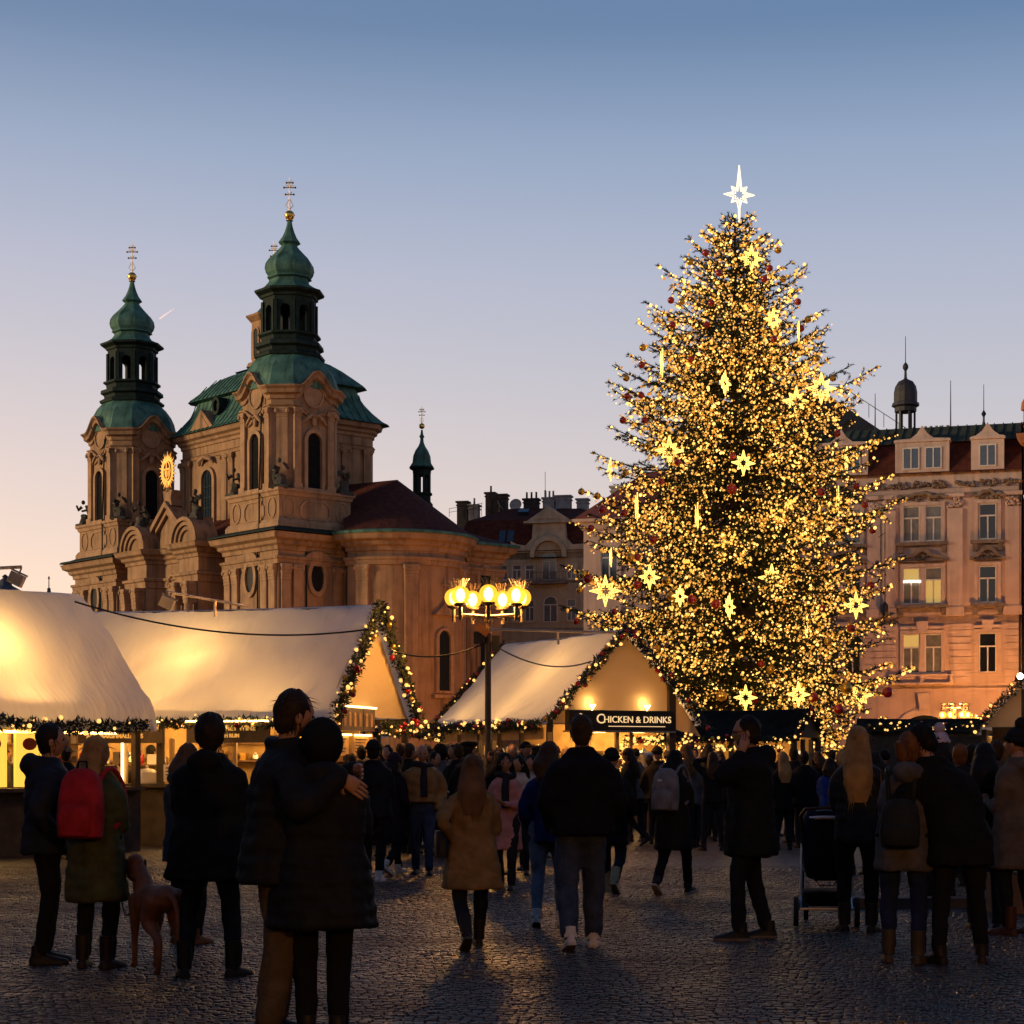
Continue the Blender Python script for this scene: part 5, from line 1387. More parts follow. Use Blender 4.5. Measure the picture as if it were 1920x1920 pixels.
s7 = stall((-3.6, 46, 0), R(80), 1.5, 3.6, 2.18, 2.5, 'pale awning stall between the hot chocolate stall and the lamp post', 71, None, TARP, name='market_hut', wr=.02, lights=[(-.9, .8, 1.95, 26), (-.9, 2.4, 1.95, 26)])
T7 = wallT((-1.5, 3.6, 0), R(-90))
b = MB(T7); b.bx(0, 3.6, 0, .06, 0, 1.0); b.build('counter', STALLDARK, s7)
b = MB(T7); b.bx(0, 3.6, 1.0, 1.06, 0, 2.3); b.build('inner_wall', STALLWALL, s7)
b = MB(T7); b.bx(2.0, 2.7, .3, .36, 1.1, 1.95); b.build('lit_panel', PANEL, s7)
garland([W(s7, (-1.6, -.3 - .4 * i, 2.2 - .03 * i)) for i in range(6)], .15, 'fir garland between the awning stall and the chicken stall', 72, bulbs=10, balls=2)

# goods stand on the stalls: things of their own
WHERE = {s1.name: 'the left edge stall', s2.name: 'the hot chocolate stall', s3.name: 'the chicken stall'}
NICE = {'goods_crate': ('wooden crate', 'crate'), 'drinks_urn': ('shiny steel drinks urn', 'urn'), 'pot': ('pot', 'pot'), 'bottle': ('small bottle', 'bottle'), 'jar': ('small jar', 'jar')}
ORDW = 'first second third fourth fifth sixth seventh eighth'.split()
for st_ in (s1, s2, s3):
    Ms = Matrix.Translation(st_.location) @ Matrix.Rotation(st_.rotation_euler.z, 4, 'Z')
    for kind_, (nice_, cat_) in NICE.items():
        sel = [o for o in kids(st_) if o.name.split('.')[0] == kind_]
        def scr(o):
            p = Ms @ Vector(o.data.vertices[0].co); return p.x / p.y
        sel.sort(key=scr)
        for i, o in enumerate(sel):
            KIDS[st_.name].remove(o)
            c_ = sum((v.co for v in o.data.vertices), Vector()) / len(o.data.vertices)
            o.parent = None
            o.data.transform(Matrix.Translation(-c_)); o.matrix_world = Ms @ Matrix.Translation(c_)
            if cat_ in ('bottle', 'jar'):
                tag(o, f'{nice_} on the lit back shelf of {WHERE[st_.name]}', cat_, f'{cat_}s on the shelf of {WHERE[st_.name]}')
            elif len(sel) == 1: tag(o, f'{nice_} standing on the counter of {WHERE[st_.name]}', cat_)
            else: tag(o, f'{nice_} on the counter of {WHERE[st_.name]}, {ORDW[i]} from the left', cat_, f'{cat_}s on the counter of {WHERE[st_.name]}')

# ------------------------------------------------------------------ street lamps
LAMPGLASS = bpy.data.materials.new('lamp_globe_glass'); LAMPGLASS.use_nodes = True
def _lg():
    n = LAMPGLASS.node_tree.nodes; l = LAMPGLASS.node_tree.links
    n.clear()
    o = n.new('ShaderNodeOutputMaterial'); tr = n.new('ShaderNodeBsdfTransparent'); tr.inputs[0].default_value = (1, .80, .35, 1)
    e = n.new('ShaderNodeEmission'); e.inputs[0].default_value = (1.0, .46, .04, 1); e.inputs[1].default_value = 2.2
    mx = n.new('ShaderNodeMixShader'); mx.inputs[0].default_value = .55
    l.new(tr.outputs[0], mx.inputs[1]); l.new(e.outputs[0], mx.inputs[2]); l.new(mx.outputs[0], o.inputs['Surface'])
    LAMPGLASS.cycles.emission_sampling = 'NONE'
_lg()
LAMPCORE = emit('lamp_core', (1.0, .66, .20), 30.0)
LAMPMETAL = mat('lamp_iron', (.05, .035, .022), .45, var=.3, spec=.5)
def street_lamp(x, y_, label, power, rot=0.0, core_h=4.47):
    sl = empty('street_lamp', (x, y_, 0), rot, label, 'street lamp', 'globe street lamps on the square')
    b = MB(); b.lathe([(.16, 0), (.16, .3), (.09, .5), (.06, 1.0), (.055, 4.0), (.075, 4.02), (.075, 4.1), (.03, 4.2)], 12); b.build('pole', LAMPMETAL, sl)
    b = MB(); b.lathe([(.05, 4.05), (.09, 4.1), (.05, 4.16), (.04, 4.3), (.02, 4.36)], 10)
    n = 7
    pos = []
    for k in range(n):
        a = 2 * PI * k / n + .25
        px_, py_ = .64 * math.cos(a), .64 * math.sin(a)
        pos.append((px_, py_))
        b.tube([(0, 0, 4.12), (px_ * .98, py_ * .98, 4.12)], .022, 6); b.tube([(px_, py_, 4.02), (px_, py_, 4.26)], .035, 8)
        b.lathe([(.05, 4.26), (.12, 4.29), (.125, 4.32), (.06, 4.33)], 12, (px_, py_, 0))
    b.build('lamp_arms', LAMPMETAL, sl)
    for px_, py_ in pos:
        b = MB(); b.ball((px_, py_, core_h), .168, 20, 14); g = b.build('lamp_globe', LAMPGLASS, sl, True)
        b = MB(); b.ball((px_, py_, core_h - .005), (.082, .082, .125), 12, 10); b.build('lamp_core', LAMPCORE, g, True)
        b = MB()
        for q in range(14):
            aa = q * 2.4; rr = .02 + .06 * (q / 14)
            b.tube([(px_ + rr * math.cos(aa), py_ + rr * math.sin(aa), core_h + .15), (px_ + 2.2 * rr * math.cos(aa), py_ + 2.2 * rr * math.sin(aa), core_h + .30)], .004, 3)
        b.build('bird_spikes', LAMPMETAL, g)
    point('lamp_light', (0, 0, core_h + .02), power, (1.0, .43, .09), .3, sl)
    return sl
sl = street_lamp(pt(915, 0, 34).x, 34, 'tall street lamp with seven glowing globes between the stalls', 1000)
street_lamp(5.5, -6.0, 'globe street lamp standing behind the viewer on the right', 2800)
street_lamp(-6.5, -8.0, 'globe street lamp standing behind the viewer on the left', 900)
b = MB(); b.box((-.16, -.03, 3.72), (.2, .2, .22)); b.tube([(0, 0, 3.75), (-.15, 0, 3.75)], .025, 6); b.build('loudspeaker', BLACK, sl)
b = MB(); b.box((.14, 0, 3.62), (.14, .16, .28)); b.build('junction_box', BLACK, sl)
b = MB(Matrix.Translation((-.1, -.12, 3.86)) @ Matrix.Rotation(R(35), 4, 'Y')); b.box((0, 0, 0), (.26, .16, .14)); b.tube([(0, .0, 0), (.16, .1, .05)], .02, 5); b.build('floodlight', mat('floodlight_bronze', (.30, .14, .06), .35, metal=.7), sl)
street_lamp(pt(1790, 0, 93).x, 93, 'distant globe street lamp in front of the pink house arches', 2600, .3, 3.75)
street_lamp(-10.2, 131, 'globe street lamp hidden behind the hot chocolate stall near the church', 2600)
street_lamp(1.5, 139, 'globe street lamp hidden behind the chicken stall near the church', 2600)
street_lamp(29.3, 116.5, 'globe street lamp close to the pink house wall near the right edge', 6500, 0, 4.0)

# arms with floodlights on the ridges, cables
ARM = mat('galvanised_arm', (.45, .36, .26), .4, metal=.6)
def flood_arm(p0, p1, post, label, lamp_end=None):
    a = empty('floodlight_arm', p0, 0, label, 'floodlight arm')
    b = MB(); d = Vector(p1) - Vector(p0); b.tube([(0, 0, 0), d], .028, 6)
    q = Vector(post); b.tube([d * q.x, d * q.x + Vector((0, 0, -q.y))], .03, 6); b.build('arm', ARM, a)
    if lamp_end is not None:
        b = MB(Matrix.Translation(d * lamp_end + Vector((0, 0, -.2))) @ Matrix.Rotation(R(25), 4, 'Y')); b.box((0, 0, 0), (.24, .16, .2)); b.box((0, 0, .12), (.3, .03, .03)); b.tube([(0, 0, .1), (0, 0, .2)], .015, 5); b.build('floodlight', ARM, a)
    return a
flood_arm(pt(313, 1110, 33.6), pt(466, 1137, 35.2), (.58, .3, 0), 'angled arm with a floodlight on the hot chocolate stall ridge', 0.0)
flood_arm(pt(918, 1180, 43.4), pt(1158, 1186, 41.0), (.55, .3, 0), 'level arm above the chicken stall ridge behind the lamp post')
flood_arm(pt(-60, 1068, 31.0), pt(41, 1063, 31.0), (.0, .6, 0), 'arm with a floodlight above the left edge stall', .9)
def cable(a, b_, sag, label, r=.016):
    a, b_ = Vector(a), Vector(b_)
    pts = [a.lerp(b_, i / 20) - Vector((0, 0, sag * 4 * (i / 20) * (1 - i / 20))) for i in range(21)]
    b = MB(); b.tube(pts, r, 6)
    tag(b.build('hanging_cable', BLACK, None, True), label, 'cable', 'cables slung between stalls and lamp')
cable(pt(140, 1128, 30.6), pt(690, 1180, 32.3), .28, 'dark cable slung across the hot chocolate stall roof')
cable(pt(738, 1222, 33.6), pt(911, 1205, 33.9), .16, 'cable from the hot chocolate gable to the lamp post')
cable(pt(919, 1205, 34.0), pt(1108, 1240, 39.5), .25, 'cable from the lamp post to the chicken stall gable')
# ------------------------------------------------------------------ christmas tree
TX, TY = (1378 - CX) / F * 85, 85.0
tr = random.Random(5)
tree = empty('christmas_tree', (TX, TY, 0), 0, 'tall spruce covered in golden fairy lights in the middle of the square', 'tree')
RT = [(0.9, 5.3), (2.6, 6.2), (4.5, 7.2), (7, 7.5), (9.4, 7.6), (12.3, 7.3), (14, 6.85), (15.7, 6.5), (17.2, 6.3), (19.3, 5.75), (20.5, 5.25), (23, 3.6), (24.9, 2.1), (26.4, .5), (27, .1)]
def RZ(z):
    for (a, r0), (b_, r1) in zip(RT, RT[1:]):
        if z <= b_: return r0 + (r1 - r0) * max(0, (z - a) / (b_ - a))
    return .1
b = MB(); b.lathe([(.42, -.1), (.36, 2), (.30, 8), (.22, 15), (.12, 21), (.04, 26.3)], 14); b.build('trunk', BARK, tree, True)
limb_mb = MB(); ends = []
twigs = []          # (p0, p1) in tree space
whorls = []
zz_, kk = 1.2, 0
while zz_ < 26.0:
    m_ = 9 if zz_ < 20 else 7
    for i in range(m_): whorls.append((zz_ + tr.gauss(0, .07), 2 * PI * i / m_ + kk * 1.1 + tr.uniform(-.22, .22), tr.choice((.82, .92, 1.0, 1.05, 1.10)) * (1.05 if kk % 3 == 0 else .97)))
    for i in range(3): whorls.append((zz_ + tr.uniform(.2, .5), tr.uniform(0, 2 * PI), tr.uniform(.45, .8)))
    zz_ += .80 - .30 * max(0, (zz_ - 8) / 18); kk += 1
for k, (z0, a, lf) in enumerate(whorls):
    up = -.14 + .60 * max(0, (z0 - 9) / 17) ** 1.3 + tr.uniform(-.05, .05)      # steeper towards the top
    Lr = RZ(z0)
    for _ in range(6): Lr = .5 * Lr + .5 * RZ(z0 + up * Lr + .03 * Lr)
    Lr = max(Lr, .25)
    Lr *= min(1.14, lf * (tr.uniform(.80, 1.06) if tr.random() < .84 else tr.uniform(1.04, 1.16)))
    bare = 15.6 < z0 < 18.2 and math.sin(a) < -.1 and abs(math.cos(a)) < .75 and tr.random() < .6   # thin patch half-way up
    if 3.5 < z0 < 18 and abs((a + PI / 2 + PI) % (2 * PI) - PI) < .30 and tr.random() < .8: Lr *= .35       # gap that shows the trunk
    n = 8
    path = []
    for i in range(n + 1):
        t = i / n
        r = Lr * t
        dz = up * r - .34 * r * (1 - z0 / 32) * (1 - t) * (.6 + t) + .17 * Lr * max(0, t - .62) * (.6 + z0 / 30)
        aa = a + .10 * math.sin(3 * t + k)
        path.append(Vector((r * math.cos(aa), r * math.sin(aa), z0 + dz)))
    limb_mb.tube(path, [max(.018, .085 * (1 - t / n) * (Lr / 6 + .2)) for t in range(n + 1)], 5)
    for i in range(1, n):
        if not (bare and i < 4): twigs.append((path[i], path[i + 1]))
    s = max(.12 * Lr, .35)
    side = 1
    while s < Lr:
        t = s / Lr
        q = t * n; i = min(int(q), n - 1)
        p = path[i].lerp(path[i + 1], q - i)
        d = (path[i + 1] - path[i]).normalized()
        w = Vector((-d.y, d.x, 0)).normalized()
        for side in (-1, 1):
            if bare and t < .5: continue
            tl = min(1.6, .30 + (1 - t) * Lr * .30) * tr.uniform(.6, 1.15)
            dv = (d * tr.uniform(.55, 1.0) + w * side * tr.uniform(.5, .95) + Vector((0, 0, tr.uniform(-.75, .30)))).normalized()
            e = p + dv * tl
            twigs.append((p, p.lerp(e, .5) + Vector((0, 0, .02)))); twigs.append((p.lerp(e, .5) + Vector((0, 0, .02)), e))
            if tl > .7:
                for f_ in (.4, .7):
                    m_ = p.lerp(e, f_); d2 = (dv + w * tr.uniform(-.8, .8) + Vector((0, 0, tr.uniform(-.9, .25)))).normalized()
                    twigs.append((m_, m_ + d2 * tl * .45))
        s += tr.uniform(.26, .40)
tag(limb_mb.build('branches', BARK, tree, True, fix=False), kind='stuff')
nr = np.random.default_rng(9)
P0 = np.array([t[0] for t in twigs]); P1 = np.array([t[1] for t in twigs])
D = P1 - P0; Ln = np.linalg.norm(D, axis=1)
cnt = np.maximum(2, (Ln * 41).astype(int))
idx = np.repeat(np.arange(len(twigs)), cnt)
N = len(idx)
u = nr.random(N)
base = P0[idx] + D[idx] * u[:, None]
T_ = D[idx] / Ln[idx][:, None]
rnd = nr.normal(size=(N, 3)); rnd -= (rnd * T_).sum(1)[:, None] * T_; rnd /= np.linalg.norm(rnd, axis=1)[:, None]
dirn = T_ * .75 + rnd * .8; dirn /= np.linalg.norm(dirn, axis=1)[:, None]
wid = np.cross(dirn, T_); wid /= np.linalg.norm(wid, axis=1)[:, None] + 1e-9
Lg = nr.uniform(.10, .20, N)[:, None]; wd = nr.uniform(.014, .030, N)[:, None]
V = np.empty((N, 3, 3)); V[:, 0] = base - wid * wd; V[:, 1] = base + wid * wd; V[:, 2] = base + dirn * Lg
tag(link('needles', np_mesh('needles', V.reshape(-1, 3), np.arange(N * 3).reshape(-1, 3), PINE), None, tree), kind='stuff')
# fairy lights
TBULB = emit('fairy_light', (1.0, .50, .075), 3.2, island=(.14, 1.0), sample='NONE')
_n = TBULB.node_tree.nodes; _g = _n.new('ShaderNodeNewGeometry'); _r = _n.new('ShaderNodeValToRGB')
_r.color_ramp.elements[0].color = (1.0, .42, .04, 1); _r.color_ramp.elements[1].color = (1.0, .56, .13, 1); _r.color_ramp.elements[1].position = .95
TBULB.node_tree.links.new(_g.outputs['Random Per Island'], _r.inputs[0]); TBULB.node_tree.links.new(_r.outputs[0], _n['Principled BSDF'].inputs['Emission Color'])
TB1 = emit('fairy_light_single', (1.0, .52, .09), 1.3, sample='NONE')
lights = empty('fairy_lights', (TX, TY, 0), 0, 'thousands of golden fairy light bulbs strung over the spruce', 'fairy lights')
NB = 36000
RAD = np.hypot(P1[:, 0], P1[:, 1]) / np.maximum([RZ(z) for z in P1[:, 2]], .3)
PW = Ln * np.clip(RAD, .12, 1.0) * np.where(RAD > 1.04, .6, 1.0) * np.where(P1[:, 2] > 17, 1.25, 1.0) * np.clip(.35 + 1.3 * np.array([mnoise.noise((p[0] * .55, p[1] * .55, p[2] * .9)) + .5 for p in P1.tolist()]), .15, 1.6) * np.where(P1[:, 1] > 1.5, .35, 1.0)
ii = nr.choice(len(twigs), NB, p=PW / PW.sum())
bp = P0[ii] + D[ii] * nr.random(NB)[:, None] + nr.normal(size=(NB, 3)) * .075 - np.array([0, 0, .04])
br = nr.choice([.028, .038, .050, .066, .082], NB, p=[.24, .29, .27, .14, .06])
b = MB(); bmx = bmesh.new(); bmesh.ops.create_icosphere(bmx, subdivisions=1, radius=1.0)
iv = np.array([v.co[:] for v in bmx.verts]); ifc = np.array([[v.index for v in f.verts] for f in bmx.faces]); bmx.free()
front = np.argsort(bp[:, 1] - br * 10)[:300]
mask = np.ones(NB, bool); mask[front] = False
q, r_ = bp[mask], br[mask]
V = (q[:, None, :] + iv[None] * r_[:, None, None]).reshape(-1, 3)
Fc = (ifc[None] + (np.arange(len(q)) * len(iv))[:, None, None]).reshape(-1, 3)
tag(link('light_bulbs', np_mesh('light_bulbs', V, Fc, TBULB, True), None, lights), kind='stuff')
TBME = []
for r0 in (.048, .062, .078):
    TBME.append(np_mesh('light_bulb', iv * r0 * .85, ifc, TB1, True))
for n_, i in enumerate(front):
    link('light_bulb', TBME[n_ % 3], None, lights, tuple(bp[i]))
# stars and baubles hung on the outer branches
def surf(px, py, k=.86):
    """a point on the near surface of the crown"""
    Y = TY
    for _ in range(4):
        p = pt(px, py, Y)
        dx = p.x - TX
        R_ = RZ(p.z) * k
        Y = TY - math.sqrt(max(R_ * R_ - dx * dx, .09))
    return pt(px, py, Y)
STARM = emit('star_light_tube', (1.0, .66, .14), 2.2)
STARTOP = emit('top_star_tube', (1.0, .80, .50), 1.6)
_tx = CX + F * (P1[:, 0] + TX) / (P1[:, 1] + TY); _ty = HY - F * (P1[:, 2] - CAMH) / (P1[:, 1] + TY)
def hang(px, py, rpx=6):
    """below the foremost twig that passes there, or the nearest twig"""
    d = np.hypot(_tx - px, _ty - (py - rpx))
    c = np.nonzero(d < 9)[0]
    i = c[np.argmin(P1[c, 1])] if len(c) else int(np.argmin(d))
    p = pt(px, py, TY + P1[i, 1] - .12)
    if not len(c): p = Vector((TX + P1[i, 0], TY + P1[i, 1] - .1, P1[i, 2] - rpx / F * TY))
    return p
ORD = 'first second third fourth fifth sixth seventh eighth ninth tenth eleventh twelfth thirteenth fourteenth fifteenth sixteenth seventeenth eighteenth nineteenth twentieth twenty-first twenty-second twenty-third twenty-fourth twenty-fifth twenty-sixth twenty-seventh twenty-eighth twenty-ninth thirtieth'.split()
def star_pts(r, up=1.0, k=1.0):
    pts = []
    for i in range(16):
        a = PI / 2 + 2 * PI * i / 16
        if i % 2: rr = r * .42
        else: rr = r * (1.0 if (i // 2) % 2 == 0 else .72)
        if i == 0: rr *= up
        pts.append((rr * k * math.cos(a), rr * k * math.sin(a)))
    return pts
def star(px, py, rpx, yaw, label, m=STARM, up=1.0):
    p = hang(px, py, rpx)
    r = rpx / F * p.y
    s = empty('star_light', p, yaw, label, 'star light', 'lit outline stars hung on the christmas tree')
    for k, nm in ((1.0, 'outer_outline'), (.55, 'inner_outline')):
        b = MB()
        q = [(x, 0, z) for x, z in star_pts(r, up, k)]
        for i in range(16): b.tube([q[i], q[(i + 1) % 16]], .024 if k == 1 else .018, 5)
        if k == 1.0:
            q2 = [(x, .12 * r, z) for x, z in star_pts(r, up, .8)]
            for i in range(16): b.tube([q2[i], q2[(i + 1) % 16]], .016, 4)
        b.build(nm, m, s)
    return s
stars = [(1409, 485, 26, .2), (1450, 600, 22, .5), (1360, 718, 24, 1.0), (1493, 752, 28, .2), (1540, 728, 30, .1), (1255, 845, 28, .2), (1394, 868, 24, .3), (1135, 1108, 30, 0), (1218, 1082, 24, .5), (1447, 1083, 26, .1), (1605, 1135, 26, .3), (1368, 1137, 25, 1.0), (1612, 1303, 30, .4), (1497, 1302, 24, .3), (1398, 1308, 24, .3), (1275, 1118, 20, .7), (1513, 1175, 20, 1.3),
         (1242, 680, 27, 1.45), (1195, 950, 27, 1.45), (1308, 972, 30, 1.42), (1588, 862, 25, 1.3), (1572, 938, 27, 1.45), (1145, 880, 22, 1.4), (1146, 1045, 18, 1.45), (1498, 620, 18, 1.45)]
for side, sel in (('left', [s for s in stars if s[0] < 1378]), ('right', [s for s in stars if s[0] >= 1378])):
    sel.sort(key=lambda s: s[1])
    for i, (px, py, rr, yaw) in enumerate(sel):
        star(px, py, rr, yaw, f'golden star light {side} of the trunk, {ORD[i]} from the top on that side')
p = pt(1386, 365, TY)
sp = star(1386, 365, 30, .15, 'pale star with a long spike crowning the very top of the tree', STARTOP, 1.85); sp.location = p
b = MB(); b.tube([(0, 0, -.55), (0, 0, -1.3)], .05, 6); b.build('star_rod', STARTOP, sp)
reds = [(1323, 474), (1348, 512), (1443, 503), (1433, 523), (1258, 563), (1496, 566), (1334, 568), (1261, 609), (1325, 609), (1502, 616), (1451, 636), (1296, 674), (1203, 684), (1202, 741), (1176, 743), (1209, 788), (1150, 783), (1570, 813), (1374, 855), (1271, 867), (1240, 903), (1372, 917, 10), (1540, 923, 8), (1606, 912), (1130, 955, 8), (1170, 962, 7), (1622, 947), (1647, 997), (1108, 990), (1225, 1012, 8), (1195, 1044), (1103, 1085, 9), (1195, 1097, 8), (1632, 1098, 8), (1297, 1124, 9), (1342, 1133, 9), (1543, 1142, 8), (1596, 1178, 8), (1073, 1172), (1427, 1245), (1413, 1311, 11), (1525, 1308, 10), (1664, 1298, 10), (1573, 1330, 10), (1152, 1147)]
golds = [(1294, 491), (1278, 566), (1515, 599), (1205, 652), (1371, 653), (1174, 709), (1562, 709), (1468, 523), (1531, 672), (1459, 469), (1216, 834), (1496, 820), (1523, 900, 9), (1173, 886), (1090, 922), (1120, 930), (1553, 1052, 9), (1182, 1045, 8), (1250, 1088, 9), (1093, 1077, 8), (1083, 1098), (1258, 1118, 8), (1587, 1290, 11), (1353, 1305, 10), (1445, 1255, 8), (1553, 1202, 8), (1232, 1217, 8), (1648, 950)]
BM = {}
for nm, m_ in (('red', REDBALL), ('gold', GOLDBALL)):
    b = MB(); b.ball((0, 0, 0), 1, 16, 10); BM[nm] = b.mesh('bauble_ball', m_, True)
b = MB(); b.lathe([(.2, .96), (.2, 1.18), (.05, 1.22)], 8); b.tube([(0, 0, 1.2), (0, 0, 1.7)], .04, 4); BM['cap'] = b.mesh('bauble_cap', GOLD)
for nm, lst in (('red', reds), ('gold', golds)):
    for side, sel in (('left', [q for q in lst if q[0] < 1378]), ('right', [q for q in lst if q[0] >= 1378])):
        sel.sort(key=lambda q: q[1])
        for i, q in enumerate(sel):
            rp_ = (q[2] if len(q) > 2 else 6.5)
            p = hang(q[0], q[1], rp_)
            o = empty('bauble', p, 0, f'{nm} bauble {side} of the trunk, {ORD[i]} {nm} one from the top on that side', 'bauble', f'{nm} baubles hung on the christmas tree')
            r = rp_ / F * p.y; o.scale = (r, r, r)
            link('bauble_ball', BM[nm], None, o); link('bauble_cap', BM['cap'], None, o)
# light of the many bulbs on what stands round the tree
for z, w in ((4.5, 900), (10, 900), (16, 500)):
    point('fairy_light_glow', (0, -RZ(z) - .9, z), w * .35, (1, .62, .2), 1.5, lights)
# ------------------------------------------------------------------ people
JOBS = []          # (object, voxel, smooth, extra mesh, decimate) finished in one go at the end
def soft(name, mb, m, parent, voxel, smooth=4, extra=None, dec=None):
    me = mb.mesh(name, m, True)
    o = link(name, me, None, parent)
    md = o.modifiers.new('r', 'REMESH'); md.mode = 'VOXEL'; md.voxel_size = voxel; md.use_smooth_shade = True
    if smooth:
        ms = o.modifiers.new('s', 'SMOOTH'); ms.iterations = smooth; ms.factor = .5
    if dec:
        dm = o.modifiers.new('d', 'DECIMATE'); dm.ratio = dec
    JOBS.append((o, extra))
    return o
def finish_jobs():
    dg = bpy.context.evaluated_depsgraph_get(); dg.update()
    for o, extra in JOBS:
        me = bpy.data.meshes.new_from_object(o.evaluated_get(dg))
        if extra is not None and extra.v:
            nv = len(me.vertices)
            co = np.empty(nv * 3, np.float32); me.vertices.foreach_get('co', co)
            V = [tuple(p) for p in co.reshape(-1, 3)] + list(extra.v)
            Fs = [tuple(p.vertices) for p in me.polygons] + [tuple(i + nv for i in f) for f in extra.f]
            m2 = bpy.data.meshes.new(o.name); m2.from_pydata(V, [], Fs)
            for mm in o.data.materials: m2.materials.append(mm)
            me = m2
        if o.name.split('.')[0] in ('jacket', 'coat', 'trousers') and len(me.vertices) > 1800:
            nv = len(me.vertices)
            co = np.empty(nv * 3, np.float32); no = np.empty(nv * 3, np.float32)
            me.vertices.foreach_get('co', co); me.vertices.foreach_get('normal', no)
            co = co.reshape(-1, 3); no = no.reshape(-1, 3)
            sd = (sum(map(ord, o.name)) * 7.31) % 50
            amp = .013 if o.name.split('.')[0] != 'trousers' else .010
            q = co * np.array([8.0, 8.0, 11.0], np.float32) + sd
            d = np.array([mnoise.noise(v) + .5 * mnoise.noise((v[0] * 2.3, v[1] * 2.3, v[2] * 2.3)) for v in q.tolist()], np.float32)
            co = co + no * (d * amp)[:, None]
            me.vertices.foreach_set('co', co.ravel())
        me.polygons.foreach_set('use_smooth', [True] * len(me.polygons))
        me.name = o.name
        o.modifiers.clear(); o.data = me
def fab(c, quilt=False, rough=.85, var=.25):
    key = 'fabric_%s_%d' % ('_'.join('%d' % round(x * 1000) for x in c), quilt)
    return mat(key, c, .72 if quilt else rough, var=var, vs=9, bump=.25, bs=45 if not quilt else 14, spec=.14 if quilt else .08, wave=(4.2, .06) if quilt else None)
def leather(c): return mat('leather_%s' % '_'.join('%d' % round(x * 1000) for x in c), c, .5, var=.3, vs=8, bump=.2, bs=30, spec=.2)
SKIN = mat('skin', (.36, .19, .12), .55, var=.12, vs=12, spec=.35)
EYE = mat('eye', (.01, .008, .008), .1)
HAIRM = {'black': (.010, .008, .007), 'brown': (.045, .024, .012), 'dark': (.018, .011, .007), 'blond': (.30, .17, .06), 'ginger': (.16, .065, .022), 'grey': (.18, .17, .16), 'fair': (.11, .058, .024)}
def hairmat(k):
    nm = 'hair_' + k
    if nm in MATS: return MATS[nm]
    m = mat(nm, HAIRM[k], .6, var=.45, vs=5, spec=.15)
    n = m.node_tree.nodes; l = m.node_tree.links
    t = n.new('ShaderNodeTexCoord'); mp = n.new('ShaderNodeMapping'); mp.inputs['Scale'].default_value = (70, 70, 3)
    l.new(t.outputs['Object'], mp.inputs['Vector'])
    nz = n.new('ShaderNodeTexNoise'); nz.inputs['Scale'].default_value = 1; l.new(mp.outputs[0], nz.inputs['Vector'])
    bp = n.new('ShaderNodeBump'); bp.inputs['Strength'].default_value = .5; bp.inputs['Distance'].default_value = .01
    l.new(nz.outputs['Fac'], bp.inputs['Height']); l.new(bp.outputs[0], n['Principled BSDF'].inputs['Normal'])
    return m
def ik(S, Wt, l1, l2, pole):
    d = Wt - S; L = min(d.length, (l1 + l2) * .999)
    dn = d.normalized()
    a = (l1 * l1 - l2 * l2 + L * L) / (2 * L)
    h = math.sqrt(max(l1 * l1 - a * a, 0))
    p = pole - dn * pole.dot(dn)
    p = p.normalized() if p.length > 1e-6 else dn.orthogonal().normalized()
    return S + dn * a + p * h, S + dn * L
def bez(pts, n=6):
    """smooth path through joints"""
    out = []
    for i in range(len(pts) - 1):
        p0 = pts[max(i - 1, 0)]; p1 = pts[i]; p2 = pts[i + 1]; p3 = pts[min(i + 2, len(pts) - 1)]
        for k in range(n):
            t = k / n
            out.append(.5 * ((2 * p1) + (p2 - p0) * t + (2 * p0 - 5 * p1 + 4 * p2 - p3) * t * t + (3 * p1 - p0 - 3 * p2 + p3) * t ** 3))
    out.append(pts[-1])
    return out
def limb(mb, joints, radii, n=12, k=5):
    js = bez([Vector(j) for j in joints], k)
    rr = []
    for i in range(len(radii) - 1):
        for q in range(k): rr.append(radii[i] + (radii[i + 1] - radii[i]) * q / k)
    rr.append(radii[-1])
    d0 = (js[0] - js[1]).normalized(); d1 = (js[-1] - js[-2]).normalized()
    js = [js[0] + d0 * rr[0] * .7] + js + [js[-1] + d1 * rr[-1] * .7]
    rr = [rr[0] * .55] + rr + [rr[-1] * .55]
    mb.tube(js, rr, n)
def head_mb(mb, M, k, fem, fine=True):
    """head with brow, nose, mouth, chin and ears; M places it (origin at the middle of the skull, facing +y)"""
    def disp(d, q):
        x, y, z = q.x, q.y, q.z
        if z < 0:                                            # narrow towards the jaw
            s = 1 - (.30 if fem else .24) * (min(1, -z / .115)) ** 1.5
            x *= s
            if y > 0: y *= 1 - .10 * (-z / .115)
            else: y *= 1 - .38 * (-z / .115)
        f = max(0, d.y)
        def g(cx, cz, sx, sz, a): return a * math.exp(-((x - cx) / sx) ** 2 - ((z - cz) / sz) ** 2) * f
        y += g(0, -.018, .012, .022, .022) + g(0, -.03, .014, .010, .010)            # nose
        y += g(0, .03, .05, .014, .006)                                             # brow
        y -= g(-.03, .004, .015, .012, .010) + g(.03, .004, .015, .012, .010)         # eye sockets
        y += g(0, -.063, .024, .006, .006) + g(0, -.075, .020, .006, .006) - g(0, -.069, .026, .003, .004)   # lips
        y += g(0, -.10, .022, .014, .010)                                           # chin
        return Vector((x, y, z))
    b = MB(M); b.ball((0, 0, 0), (.074 * k, .094 * k, .118 * k), 28 if fine else 18, 24 if fine else 14, disp)
    for s in (-1, 1): b.ball((s * .075 * k, -.008 * k, -.012 * k), (.010 * k, .020 * k, .032 * k), 8, 8)
    mb.merge(b)
